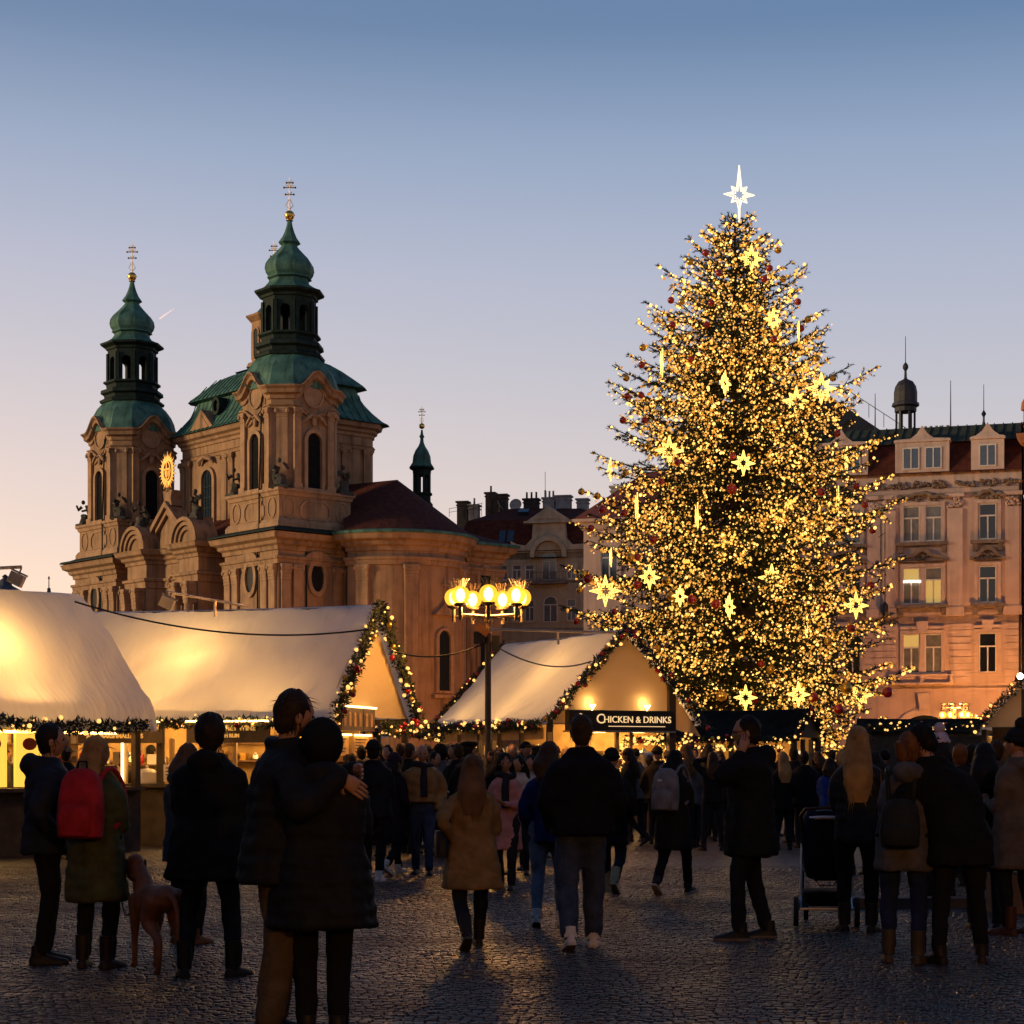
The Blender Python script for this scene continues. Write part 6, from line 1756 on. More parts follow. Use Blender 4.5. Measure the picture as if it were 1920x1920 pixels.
def hand_mb(mb, Wp, d, nrm, side, curl=.5, k=1.0, spread=.0):
    """palm and five fingers; d along the hand, nrm out of the palm"""
    d = d.normalized(); nrm = (nrm - d * nrm.dot(d)).normalized(); w = d.cross(nrm) * side   # w towards the thumb
    def P(a, b_, c): return Wp + (d * a + w * b_ + nrm * c) * k
    rings = []
    for a, hw, th in ((-.01, .024, .020), (.02, .032, .018), (.055, .040, .016), (.085, .041, .013), (.095, .036, .009)):
        rings.append([P(a, hw * math.cos(t), th * math.sin(t)) for t in [2 * PI * i / 12 for i in range(12)]])
    mb.loft(rings)
    for i, (L, off) in enumerate(((.070, .030), (.080, .010), (.074, -.011), (.058, -.031))):
        p = P(.088 - .004 * abs(i - 1), off, 0); pts = [p - d * .012 * k]
        ang = 0.0; dirv = d + w * (off * 4 * (spread + .06))
        for s_, q in enumerate((.45, .31, .24)):
            ang += curl * (.75, .8, .5)[s_]
            p = p + (dirv * math.cos(ang) + nrm * math.sin(ang)) * L * q * k
            pts.append(p)
        mb.tube(pts, [.0095 * k, .0092 * k, .008 * k, .0062 * k], 7)
    p = P(.018, .030, .004); q = P(.045, .058, .014); r_ = P(.072, .066, .024 + .02 * curl); 
    mb.tube([P(.008, .018, 0), p, q, r_], [.013 * k, .013 * k, .0105 * k, .008 * k], 7)
def shoe_mb(ank, yaw, pitch, k, boot=False):
    b = MB(Matrix.Translation(ank) @ Matrix.Rotation(yaw, 4, 'Z') @ Matrix.Rotation(-pitch, 4, 'X'))
    secs = [(-.085, .022, .035), (-.075, .033, .062), (-.03, .037, .082), (.02, .038, .080), (.07, .043, .060), (.12, .047, .046), (.165, .042, .036), (.19, .028, .028), (.198, .012, .018)]
    rings = []
    for y, hw, h in secs:
        rings.append([(hw * k * math.cos(t) , y * k, -.082 * k + (h * k * max(0, math.sin(t)) if math.sin(t) > 0 else 0) ) for t in [PI * i / 9 for i in range(10)]] + [(hw * k * -.98, y * k, -.088 * k), (hw * k * .98, y * k, -.088 * k)])
    b.loft(rings)
    b.tube([(0, -.025 * k, -.03 * k), (0, -.02 * k, (.16 if boot else .05) * k)], [.050 * k, (.056 if boot else .048) * k], 12)
    s = MB(b.T)
    s.loft([[(hw * 1.06 * k * (1 if i in (0, 3) else -1), y * 1.02 * k, (-.094 if i < 2 else -.070) * k) for i in (1, 0, 3, 2)] for y, hw, h in secs[0:]])
    return b, s
def ell_ring(z, rx, ry, cx=0, cy=0, n=20, pw=2.3):
    r = []
    for i in range(n):
        a = 2 * PI * i / n; c, s = math.cos(a), math.sin(a)
        r.append((cx + rx * math.copysign(abs(c) ** (2 / pw), c), cy + ry * math.copysign(abs(s) ** (2 / pw), s), z))
    return r
PEOPLE = {}
def person(key, px, fy, h, rot, label, coat=(.012, .012, .014), clen=.80, quilt=False, flare=0.0, legs=(.014, .016, .022), shoe=(.012, .010, .010), sole=None, hair='short', hcol='dark', fem=False, arms=('down', 'down'), stance='stand', lean=0.0, side=0.0, head=(0, 0, 0), bulk=1.0, extras=(), boot=False, near=True, group=None, Y=None, baggy=1.0, hlen=.42, hat=None, z0=0.0):
    """a standing or walking figure facing local +y; px, fy: where its feet are in the photograph"""
    Y = Y or ground_y(fy)
    root = empty('person', ((px - CX) / F * Y, Y, z0), R(rot), label, 'person', group)
    PEOPLE[key] = root
    k = h / 1.75
    vx = ((.014 if Y < 11 else .0185) if near else .034) * max(k, .7)
    drop = [0.0]
    def v(x, y, z): return Vector((x * k, y * k, (z - drop[0] * min(1, z / .9)) * k))
    ws = (.158 if fem else .178) * (1 + .15 * (bulk - 1)); hipw = .098 if fem else .092
    def off(z): 
        t = max(0, z - .95) / .5
        return Vector((side * t * k, lean * t * k, 0))
    feet = {'stand': ((-.115, .02, 0, 0, .22), (.12, -.03, 0, 0, -.25)), 'wide': ((-.17, .0, 0, 0, .35), (.17, .03, 0, 0, -.35)), 'stride': ((-.09, .30, 0, -.12, .05), (.09, -.30, .07, .55, -.05)), 'stride2': ((-.09, -.30, .07, .55, .05), (.09, .30, 0, -.12, -.05)), 'step': ((-.10, .13, 0, 0, .1), (.10, -.12, .0, .0, -.1)), 'step2': ((-.10, -.18, .03, .28, .1), (.10, .16, 0, 0, -.1)), 'close': ((-.085, .02, 0, 0, .12), (.085, -.02, 0, 0, -.12)), 'kick': ((-.08, -.02, 0, 0, 0), (.10, -.40, .12, .75, 0))}[stance]
    for fx, fy_, lift, pitch, yaw in feet:
        reach = math.sqrt(.842 ** 2 - (fy_ - .02) ** 2)
        drop[0] = max(drop[0], .93 - (reach + .09 + lift))
    hz = .93
    pants = MB(); body = MB()
    shoes = []
    for sgn, (fx, fy_, lift, pitch, yaw) in zip((-1, 1), feet):
        ank = Vector((fx * k, (fy_ - .02 + math.sin(pitch) * .03) * k, (.09 + lift) * k))
        hip = v(sgn * hipw, 0, hz)
        knee, ank2 = ik(hip, ank, .425 * k, .420 * k, Vector((sgn * .12, 1, 0)))
        g = baggy
        top = hip + Vector((0, 0, .06 * k))
        limb(pants, [top, hip + (knee - hip) * .35, knee, knee + (ank2 - knee) * .5, ank2 + Vector((0, 0, -.0))], [.105 * k, .098 * k * (.9 + .1 * g), .070 * k * g, .063 * k * g, .055 * k * g])
        limb(body, [hip, knee, ank2], [.075 * k, .045 * k, .035 * k], 8, 3)
        shoes.append((ank2, yaw, pitch))
    pants.ball(v(0, -.01, .90), (.165 * k, .125 * k, .13 * k), 16, 10)
    pants.loft([ell_ring((z - drop[0]) * k, rx * k, ry * k) for z, rx, ry in ((.86, .16, .12), (.95, .165, .125), (1.04, .15, .115))])
    # torso and arms of the body
    DZ = drop[0] * k
    tr_ = [ell_ring(z * k - DZ, rx * k, ry * k, off(z).x, off(z).y) for z, rx, ry in ((.84, .11, .08), (.95, .14, .095), (1.10, .125, .088), (1.25, .148, .10), (1.38, .155, .10), (1.44, .10, .07), (1.48, .06, .055))]
    body.loft(tr_)
    hc = v(0, .022, 1.632) + off(1.632) + Vector((0, 0, 0))
    hr = Matrix.Translation(hc) @ Matrix.Rotation(R(head[0]), 4, 'Z') @ Matrix.Rotation(R(head[1]), 4, 'X') @ Matrix.Rotation(R(head[2]), 4, 'Y')
    neck0 = v(0, -.015, 1.42) + off(1.42); 
    body.tube([neck0, hc + Vector((0, -.02 * k, -.06 * k))], [.062 * k, .052 * k], 12)
    jm = MB(); zh = clen
    B = bulk
    rings = []
    prof = [(zh, .20 + flare, .155 + flare * .8), (zh + .02, .205 + flare, .16 + flare * .8), (max(zh + .05, .98), .195 + flare * .3, .15 + flare * .2), (1.08, .185, .142), (1.22, .198, .148), (1.34, .205, .145), (1.40, .185, .128), (1.445, .125, .10), (1.49, .088, .086), (1.515, .08, .08)]
    prof = sorted(set(p for p in prof if p[0] >= zh), key=lambda p: p[0])
    fs = (.93 if fem else 1.0)
    zz = []
    for (a0, b0, c0), (a1, b1, c1) in zip(prof, prof[1:]):
        n_ = max(1, int((a1 - a0) / .022))
        for i in range(n_): zz.append((a0 + (a1 - a0) * i / n_, b0 + (b1 - b0) * i / n_, c0 + (c1 - c0) * i / n_))
    zz.append(prof[-1])
    wob = random.Random(hash(key) % 999 if not isinstance(key, str) else sum(map(ord, key)))
    ph = [wob.uniform(0, 6) for _ in range(4)]
    for z, rx, ry in zz:
        q = 1.0
        if quilt and z < 1.42: q = 1.0 + .055 * abs(math.sin(z * PI / .085)) - .02
        rg = ell_ring((z - drop[0] * min(1, z / .9)) * k, rx * k * fs * B * q, ry * k * fs * B * q, off(z).x, off(z).y, 24)
        if z < 1.40:
            am = .010 * k * min(1, (1.45 - z) / .3)
            rg = [(x + am * math.sin(7 * math.atan2(y, x) + ph[0] + 3 * z), y + am * math.sin(6 * math.atan2(y, x) + ph[1] + 5 * z), z_) for x, y, z_ in rg]
        rings.append(rg)
    jm.loft(rings)
    hands = MB()
    for sgn, an in zip((-1, 1), arms):
        S = v(sgn * ws, -.01, 1.375) + off(1.375)
        cust = None
        if isinstance(an, tuple): cust = an; an = 'custom'
        tgt, pole, hd, hn, curl = {
            'down': ((.07, .05, -.54), (.4, -1, 0), (0, .12, -1), (-sgn, 0, 0), .35),
            'pocket': ((.03, .09, -.475), (.55, -1, 0), None, None, 0),
            'front': ((-.10, .30, -.26), (.45, -.7, -.8), (-sgn * .5, .8, .25), (0, -.4, 1), .7),
            'cup': ((-.06, .26, -.14), (.4, -.4, -1), (-sgn * .6, .6, .5), (-sgn * .6, -.5, 0), .9),
            'cross': ((-.20, .20, -.22), (1, -.2, -.6), (-sgn, .1, .1), (0, -1, 0), .4),
            'up': ((-.02, .24, .22), (1, .2, -.3), (0, .2, 1), (0, 1, 0), .5),
            'phone': ((-.050, .10, .085), (.25, .55, -1.0), (-sgn * .12, -.35, 1), (-sgn, .1, 0), .45),
            'shade': ((-.10, .12, .27), (1, .3, .2), (-sgn, .2, .2), (0, 0, -1), .25),
            'bag': ((.02, -.02, -.36), (.7, -1, -.1), (-sgn * .2, .9, .1), (-sgn, 0, 0), .8),
            'hug': ((-.16, .36, -.02), (.6, .1, -.8), (-sgn, .3, -.1), (0, -1, 0), .35),
            'custom': (None,) * 5}[an]
        if cust: tgt, pole, hd, hn, curl = cust
        Wt = S + Vector((tgt[0] * sgn * k, tgt[1] * k, tgt[2] * k))
        El, Wr = ik(S, Wt, .295 * k, .265 * k, Vector((pole[0] * sgn, pole[1], pole[2])))
        tk = (1.0 if not quilt else 1.10) * (1 + (B - 1) * .6) * (.92 if fem else 1)
        limb(jm, [S + Vector((-sgn * .045 * k, 0, -.015 * k)), S + (El - S) * .35, El, El + (Wr - El) * .55, Wr], [.080 * k * tk, .074 * k * tk, .060 * k * tk, .053 * k * tk, .042 * k * tk], 14)
        limb(body, [S, El, Wr], [.045 * k, .036 * k, .024 * k], 8, 3)
        if hd is not None:
            d = Vector(hd); hand_mb(hands, Wr + d.normalized() * .012 * k, d, Vector(hn), -sgn if True else sgn, curl, k * (.92 if fem else 1.0))
            root[('hand_l', 'hand_r')[sgn > 0]] = [*Wr]
    # collar or hood at the neck
    if hair != 'hood':
        b = MB(); nc = v(0, -.02, 1.485) + off(1.485)
        b.tube([nc + Vector((.088 * k * math.cos(a), .075 * k * math.sin(a), .012 * k * math.sin(a) * -1)) for a in [2 * PI * i / 14 for i in range(15)]], .030 * k, 7); jm.merge(b)
    if 'hood_down' in extras:
        jm.ball(v(0, -.135, 1.455) + off(1.45), (.125 * k, .075 * k, .085 * k), 14, 10)
    hm = MB(); head_mb(hm, hr @ Matrix.Scale(k, 4), 1.0, fem, near); hands.merge(hm)
    soft('body', body, SKIN, root, max(vx * 1.6, .026), 2, hands)
    soft('coat' if clen < .72 else 'jacket', jm, fab(coat, quilt), root, vx, 3)
    soft('trousers', pants, fab(legs), root, vx * 1.15, 3)
    for ank, yaw, pitch in shoes:
        b, s = shoe_mb(ank, yaw, pitch, k, boot)
        sh = b.build('boot' if boot else 'shoe', leather(shoe), root, True)
        if sole: s.build('sole', leather(sole), sh)
    if near:
        for s in (-1, 1):
            b = MB(hr); b.ball((s * .030 * k, .079 * k, .004 * k), (.011 * k, .009 * k, .009 * k), 8, 6); b.build('eye', EYE, root, True)
    # hair and hats
    H = MB(hr)
    def strand(d, q): 
        return q * (1 + (.05 if hair != 'tousled' else .10) * math.sin(9 * math.atan2(d.y, d.x) + ph[2]) * math.sin(5 * d.z + ph[3]) + .03 * math.sin(17 * math.atan2(d.y, d.x) + 4 * d.z))
    hm_ = hairmat(hcol)
    if hair in ('short', 'long', 'pony', 'bun', 'bob', 'curly', 'tousled'):
        vol = {'short': 1.0, 'curly': 1.22, 'tousled': 1.20}.get(hair, 1.05)
        H.ball((0, -.022 * k, .026 * k), (.084 * k * vol, .098 * k * vol, .108 * k * vol), 22, 16, strand)
        H.ball((0, -.045 * k, -.025 * k), (.072 * k, .068 * k, .085 * k), 16, 12, strand)
    if hair in ('long', 'bob', 'curly'):
        L = {'bob': .20, 'curly': .28}.get(hair, hlen)
        rr = []
        nn = 10
        for i in range(nn + 1):
            t = i / nn; z = .05 - (L + .05) * t
            wd = .088 + .035 * math.sin(min(t * 1.6, 1) * PI / 2) * (1.3 if hair == 'curly' else 1) - .045 * max(0, t - .75) * 4
            dp = .080 - .022 * t + (.03 if hair == 'curly' else 0)
            cy = -.035 - .098 * min(t * 1.9, 1)
            rr.append([(wd * k * math.cos(a) * (1 + .06 * math.sin(9 * a + ph[0] + 2 * t)), (cy + dp * math.sin(a) * (1 + .07 * math.sin(8 * a + ph[1] + 3 * t))) * k, z * k) for a in [2 * PI * j / 30 for j in range(30)]])
        H.loft(rr)
    if hair == 'pony':
        H.ball((0, -.115 * k, .055 * k), .04 * k, 10, 8)
        H.tube([(0, -.12 * k, .06 * k), (0, -.165 * k, .05 * k), (0, -.17 * k, -.05 * k), (0, -.15 * k, -.17 * k)], [.022 * k, .046 * k, .044 * k, .006 * k], 12)
    if hair == 'bun': H.ball((0, -.09 * k, .10 * k), .05 * k, 12, 8, strand)
    if hair == 'thin': H.ball((0, -.035 * k, -.01 * k), (.077 * k, .082 * k, .075 * k), 16, 12)
    if H.v and near and hair != 'thin':                        # loose strands over the hair mass
        Hv = [Vector(p) for p in H.v]; c0_ = hc
        sr_ = random.Random(len(Hv) + int(h * 1000))
        for _ in range(420 if hair != 'short' else 260):
            p = sr_.choice(Hv)
            o_ = (p - c0_); o_.z *= .3
            if o_.length < 1e-4: continue
            o_.normalize()
            d_ = (Vector((0, 0, -1)) if p.z < c0_.z + .05 * k else (Vector((o_.x, o_.y, -.5)))) + o_ * sr_.uniform(.0, .16) + Vector((sr_.gauss(0, .25), sr_.gauss(0, .25), sr_.gauss(0, .2)))
            d_.normalize(); w_ = d_.cross(o_)
            if w_.length < 1e-4: continue
            w_ = w_.normalized() * .0045 * k; L_ = sr_.uniform(.04, .09) * k * (1.5 if hair == 'long' else 1)
            i0 = len(H.v); q = p - o_ * .004
            H.v += [tuple(q - w_), tuple(q + w_), tuple(q + d_ * L_)]; H.f.append((i0, i0 + 1, i0 + 2))
    if H.v: H.build('hair', hm_, root, True)
    if hat:
        kind, hc_ = hat
        b = MB(hr)
        if kind in ('beanie', 'pompom'):
            b.ball((0, -.012 * k, .05 * k), (.092 * k, .108 * k, .100 * k), 20, 14)
            b.tube([(.089 * k * math.cos(a), -.012 * k + .105 * k * math.sin(a), .035 * k) for a in [2 * PI * i / 20 for i in range(21)]], .022 * k, 7)
            if kind == 'pompom': b.ball((0, -.03 * k, .175 * k), .058 * k, 14, 10, lambda d, q: q * (1 + .12 * math.sin(11 * d.x + 9 * d.z) * math.sin(10 * d.y)))
        elif kind == 'beret':
            b.ball((.015 * k, -.01 * k, .095 * k), (.125 * k, .135 * k, .045 * k), 20, 10); b.ball((0, -.01 * k, .06 * k), (.088 * k, .102 * k, .06 * k), 18, 10)
        elif kind == 'cap':
            b.ball((0, -.012 * k, .045 * k), (.088 * k, .104 * k, .088 * k), 20, 12); b.ball((0, .10 * k, .045 * k), (.07 * k, .075 * k, .012 * k), 14, 8)
        elif kind == 'hood':
            b.ball((0, -.03 * k, .01 * k), (.118 * k, .125 * k, .142 * k), 20, 16)
        b.build({'pompom': 'bobble_hat', 'beanie': 'knitted_hat', 'beret': 'flat_cap', 'cap': 'cap', 'hood': 'hood'}[kind], fab(hc_), root, True)
    if 'scarf' in extras:
        b = MB(); nc = v(0, 0, 1.475) + off(1.475)
        b.tube([nc + Vector((.105 * k * math.cos(a), .10 * k * math.sin(a), .02 * k * math.sin(2 * a))) for a in [2 * PI * i / 16 for i in range(17)]], .042 * k, 8)
        b.tube([nc + Vector((-.03 * k, .10 * k, -.02 * k)), nc + Vector((-.03 * k, .165 * k, -.16 * k)), nc + Vector((-.035 * k, .17 * k, -.42 * k))], [.045 * k, .05 * k, .05 * k], 8)
        b.build('scarf', fab((.02, .02, .024)), root, True)
    if 'glasses' in extras:
        b = MB(hr)
        for s in (-1, 1):
            b.tube([((s * .032 + .022 * math.cos(a)) * k, .098 * k, (.004 + .017 * math.sin(a)) * k) for a in [2 * PI * i / 12 for i in range(13)]], .0028 * k, 5)
            b.tube([(s * .054 * k, .097 * k, .008 * k), (s * .078 * k, .0, .006 * k)], .0028 * k, 5)
        b.build('glasses', BLACK, root)
    return root
def backpack(key, c, label, w=.30, h=.44, d=.16, z=1.02, drop=0.0, badge=False, tilt=0.0, pocket=True):
    """rests on a back: a thing of its own, in the wearer's frame"""
    p = PEOPLE[key]
    o = empty('backpack', p.location, p.rotation_euler.z, label, 'backpack')
    m_ = fab(c, False, .6)
    y0 = -.165 - d / 2
    b = MB(Matrix.Translation((0, y0, z)) @ Matrix.Rotation(R(tilt), 4, 'X'))
    rings = [ell_ring(t * h, w / 2 * s, d / 2 * s2, 0, 0, 24, 3.2) for t, s, s2 in ((0, .80, .7), (.03, .95, 1.0), (.3, 1.0, 1.1), (.6, .96, 1.0), (.82, .86, .85), (.94, .66, .62), (1.0, .35, .35))]
    b.loft(rings); b.build('bag_body', m_, o, True)
    if pocket:
        b = MB(Matrix.Translation((0, y0 - d * .46, z)) @ Matrix.Rotation(R(tilt), 4, 'X')); b.loft([ell_ring(t * h, w / 2 * s, .045 * s, 0, 0, 20, 3.2) for t, s in ((.05, .6), (.08, .74), (.34, .78), (.46, .70), (.50, .4))]); b.build('front_pocket', m_, o, True)
    b = MB(Matrix.Translation((0, y0, z)) @ Matrix.Rotation(R(tilt), 4, 'X'))
    b.tube([(-.04, 0, h * .97), (-.03, 0, h + .05), (.03, 0, h + .05), (.04, 0, h * .97)], .009, 6)
    b.build('grab_handle', fab((.012, .012, .012)), o, True)
    for s in (-1, 1):
        b = MB(); b.tube([Vector(q) for q in bez([Vector(q) for q in ((s * .085, -.15, z + h * .90), (s * .10, -.155, 1.36), (s * .112, -.07, 1.43), (s * .122, .05, 1.42), (s * .14, .155, 1.28), (s * .17, .10, 1.10), (s * .18, -.08, z + .08))], 4)], .017, 7); b.build('shoulder_strap', m_, o, True)
    if badge:
        b = MB(); b.box((-.02, y0 - d * .5 - .012, z + h * .72), (.05, .012, .022)); b.build('badge', WHITEPAINT, o)
    return o
# ------------------------------------------------------------------ the cast
BK = (.010, .010, .011)
# -- foreground
person('hugger', 516, 1940, 1.87, -76, 'tall dark haired man hugging a hooded person, wearing khaki trousers and a black puffer jacket', BK, .78, True, .02, legs=(.085, .065, .045), shoe=(.03, .025, .02), hair='short', hcol='dark', arms=('hug', ((.15, .24, -.05), (.7, -.2, -.9), (-.02, .8, -.55), (-1, 0, 0), .18)), stance='close', lean=.06, head=(14, -8, 4), bulk=1.12, baggy=1.35, Y=10.16)
person('hugged', 604, 1955, 1.70, 6, 'hooded person in a long black puffer coat being hugged in the foreground', (.008, .008, .009), .62, True, .05, legs=(.008, .008, .010), hair='none', hat=('hood', (.008, .008, .009)), fem=True, arms=(((-.05, .33, -.10), (.35, -.1, -1), None, None, 0), ((-.05, .33, -.10), (.35, -.1, -1), None, None, 0)), stance='close', lean=.03, bulk=1.28, extras=('hood_down',), baggy=1.05, Y=10.02)
person('profile', 86, 1806, 1.76, -72, 'man with short dark hair in a dark glossy jacket looking right at the left edge', (.014, .016, .026), .80, True, .0, legs=(.010, .010, .013), shoe=(.012, .010, .010), hair='short', hcol='black', arms=('pocket', 'pocket'), stance='close', lean=.02, head=(-8, 4, 0), bulk=1.12, extras=('hood_down',))
person('redpack', 182, 1814, 1.66, -14, 'blond woman in a long olive quilted coat carrying a red backpack', (.050, .055, .022), .50, True, .035, legs=(.010, .010, .011), shoe=(.016, .010, .008), hair='long', hcol='blond', fem=True, arms=('front', 'front'), stance='stand', head=(-20, 5, 0), bulk=1.08, boot=True, hlen=.30)
person('bigcoat', 393, 1832, 1.79, -6, 'broad man with tousled hair in a long black coat beside the brown dog', BK, .66, False, .035, legs=(.011, .012, .018), shoe=(.014, .011, .009), hair='tousled', hcol='dark', arms=('front', 'front'), stance='wide', head=(5, -6, 0), bulk=1.24, boot=True, extras=('hood_down',))
person('greyhood', 352, 1768, 1.62, -20, 'person with a grey hood half hidden behind the broad man in the black coat', (.05, .05, .055), .72, True, .02, legs=(.010, .010, .012), shoe=(.09, .045, .02), hair='bob', hcol='fair', fem=True, arms=('front', 'front'), extras=('hood_down',), bulk=1.05)
person('camel', 886, 1778, 1.57, 8, 'woman with long light brown hair walking away in a knee length camel coat', (.20, .125, .055), .56, False, .075, legs=(.012, .016, .028), shoe=(.016, .011, .009), sole=(.05, .045, .04), hair='long', hcol='fair', fem=True, arms=('bag', 'cup'), stance='stride2', head=(-8, 0, 0), hlen=.40, boot=True, bulk=1.06)
person('bluejkt', 1030, 1736, 1.66, -8, 'woman in a deep blue jacket and pale jeans walking beside the man in white sneakers', (.009, .018, .075), .80, False, .0, legs=(.11, .13, .17), shoe=(.45, .42, .40), hair='bob', hcol='brown', fem=True, arms=('pocket', 'pocket'), stance='step2', head=(-15, 0, 0))
person('sneaker', 1090, 1778, 1.86, 2, 'man in a dark jacket, jeans and white sneakers walking away at the centre', (.008, .008, .011), .86, False, .0, legs=(.045, .058, .095), shoe=(.72, .62, .50), sole=(.6, .5, .4), hair='short', hcol='brown', arms=('pocket', 'pocket'), stance='step2', bulk=1.22, baggy=1.28)
person('lightboot', 1146, 1674, 1.66, -12, 'dark coated woman with pale ankle boots just right of the man in white sneakers', BK, .60, False, .02, legs=(.014, .016, .024), shoe=(.34, .24, .13), hair='none', hat=('beanie', (.012, .012, .013)), fem=True, arms=('pocket', 'pocket'), stance='stride', boot=True)
person('greypack', 1262, 1676, 1.64, -26, 'dark haired woman in a dark coat carrying a grey backpack, stepping right', (.016, .012, .012), .56, False, .03, legs=(.008, .008, .009), shoe=(.012, .011, .011), sole=(.3, .27, .24), hair='long', hcol='black', fem=True, arms=('front', 'front'), stance='stride2', lean=.05, hlen=.34, bulk=1.08)
person('phone', 1407, 1761, 1.87, 92, 'man in glasses and a black parka talking on a phone, seen in profile', BK, .66, False, .015, legs=(.010, .012, .018), shoe=(.012, .012, .014), sole=(.10, .09, .09), hair='short', hcol='dark', arms=('phone', 'pocket'), stance='step', lean=.01, head=(-4, -5, 0), bulk=1.2, extras=('glasses', 'hood_down'))
person('longblond', 1608, 1746, 1.78, -10, 'woman with very long blond hair in a black quilted jacket beside the stroller', (.014, .014, .016), .76, True, .0, legs=(.009, .009, .011), shoe=(.018, .012, .010), hair='long', hcol='blond', fem=True, arms=('front', 'front'), stance='stand', hlen=.52, boot=True, bulk=1.05)
person('ponytail', 1694, 1804, 1.70, -18, 'woman with a blond ponytail in a grey fleece coat leaning to the man in black', (.085, .078, .080), .70, False, .01, legs=(.014, .020, .055), shoe=(.05, .038, .025), hair='pony', hcol='ginger', fem=True, arms=('front', 'front'), stance='stand', side=.05, head=(-25, 6, -6), bulk=1.1, extras=('hood_down',), boot=True)
person('leaning', 1800, 1806, 1.76, 6, 'man in black bending his head left towards the woman with the ponytail', (.009, .009, .010), .72, False, .01, legs=(.010, .010, .013), shoe=(.016, .010, .009), hair='short', hcol='black', arms=(((.12, .06, -.50), (.6, -1, 0), (-.2, .1, -1), (.5, 1, 0), .9), 'pocket'), stance='wide', side=-.19, lean=.05, head=(35, -22, -22), bulk=1.2)
person('pompom', 1908, 1752, 1.76, 32, 'person in a dark bobble hat and a taupe hooded coat at the right edge', (.11, .082, .062), .56, False, .04, legs=(.012, .012, .014), shoe=(.06, .022, .012), hair='none', hat=('pompom', (.014, .014, .018)), fem=True, arms=('front', 'front'), stance='stand', head=(15, 8, 0), extras=('hood_down',), boot=True, bulk=1.12)
# -- middle ground
person('tanpuffer', 792, 1640, 1.71, 178, 'bald man in a tan and black puffer jacket with dark scarf', (.24, .13, .045), .98, True, .0, legs=(.030, .045, .085), shoe=(.016, .011, .010), hair='thin', hcol='grey', arms=('pocket', 'pocket'), stance='step', head=(10, -6, 0), extras=('scarf',), bulk=1.16)
person('darkback', 700, 1652, 1.74, -6, 'man in a dark jacket and white sneakers seen from behind near the beer board', (.012, .013, .017), .80, False, .0, legs=(.010, .010, .012), shoe=(.62, .55, .50), hair='short', hcol='black', hat=('beanie', (.016, .014, .014)), arms=('front', 'front'), stance='step', bulk=1.2)
person('purplehat', 738, 1640, 1.62, -30, 'person in a plum knitted hat and long dark coat beside the tan puffer man', (.016, .010, .014), .48, False, .03, legs=(.010, .010, .012), shoe=(.55, .48, .42), hair='bob', hcol='dark', hat=('beanie', (.045, .020, .032)), fem=True, arms=('pocket', 'pocket'), stance='stride')
person('pinkcoat', 948, 1668, 1.58, 168, 'smiling woman in a long pink coat and brown scarf carrying dark bags', (.42, .20, .19), .52, False, .03, legs=(.016, .016, .020), shoe=(.02, .015, .012), hair='long', hcol='black', fem=True, arms=('front', 'down'), stance='step', head=(15, -4, 4), hlen=.30, extras=('scarf',))
person('yellowpuffer', 284, 1576, 1.77, -22, 'man in a mustard puffer jacket and white shoes waiting at the hot chocolate counter', (.28, .19, .045), 1.0, True, .0, legs=(.010, .010, .012), shoe=(.55, .50, .45), sole=(.05, .04, .04), hair='short', hcol='black', arms=('front', 'front'), stance='stand', head=(-15, 8, 0), bulk=1.1)
person('edgeleft', 8, 1598, 1.72, -65, 'person in grey trousers and white sneakers cut by the left edge', (.035, .030, .030), .82, False, .0, legs=(.075, .065, .062), shoe=(.72, .68, .66), hair='short', hcol='black', arms=('front', 'front'), stance='step', near=False)
person('flatcap', 124, 1612, 1.70, -20, 'dark coated person in pale flat cap between blond woman and profile man', (.012, .011, .012), .6, False, .02, hair='short', hcol='dark', hat=('cap', (.20, .14, .08)), arms=('front', 'front'), near=False)
person('counterhat', 335, 1572, 1.74, -10, 'person in a black bowler style hat ordering at the hot chocolate counter', (.011, .011, .012), .7, False, .0, hair='long', hcol='black', hat=('beret', (.010, .010, .011)), fem=True, arms=('cup', 'front'), near=False)
person('profilewoman', 1178, 1586, 1.74, 70, 'long haired woman in a dark coat facing left by the chicken stall counter', (.014, .012, .013), .55, False, .02, hair='long', hcol='dark', fem=True, arms=('cup', 'cup'), stance='stride', head=(5, -6, 0), near=False)
person('photoarm', 1336, 1595, 1.62, 4, 'woman with long brown hair raising her arm to take a photo of the tree', (.012, .012, .014), .84, False, .0, hair='long', hcol='brown', fem=True, arms=('shade', 'up'), stance='wide', near=False, hlen=.36)
person('childgrey', 1297, 1588, 1.50, -12, 'short person in a lilac grey jacket with dark hair behind the grey backpack', (.10, .09, .13), .82, False, .0, hair='short', hcol='black', arms=('pocket', 'front'), near=False)
person('pinkhood', 1314, 1572, 1.56, 12, 'person in a pale pink padded coat with the hood up near the chicken stall', (.42, .24, .23), .5, True, .03, hair='none', hat=('hood', (.42, .24, .23)), fem=True, arms=('front', 'front'), near=False)
person('blondpair', 1467, 1594, 1.62, 16, 'blond long haired woman in black standing left of a dark haired man under the tree', BK, .7, False, .02, hair='long', hcol='blond', fem=True, arms=('pocket', 'pocket'), near=False)
person('pairman', 1508, 1590, 1.64, 0, 'short haired man in a wide black jacket facing the tree beside the blond woman', BK, .78, False, .0, hair='short', hcol='black', arms=('pocket', 'pocket'), bulk=1.25, near=False)
person('pairback', 1488, 1580, 1.72, -6, 'dark haired person between the blond woman and the man in the wide black jacket', (.013, .013, .016), .7, False, .02, hair='short', hcol='dark', arms=('pocket', 'pocket'), near=False)
person('blueback', 1556, 1600, 1.52, -20, 'child in a vivid blue jacket left of the very long blond hair', (.010, .035, .20), .8, False, .0, hair='bob', hcol='dark', arms=('front', 'front'), near=False)
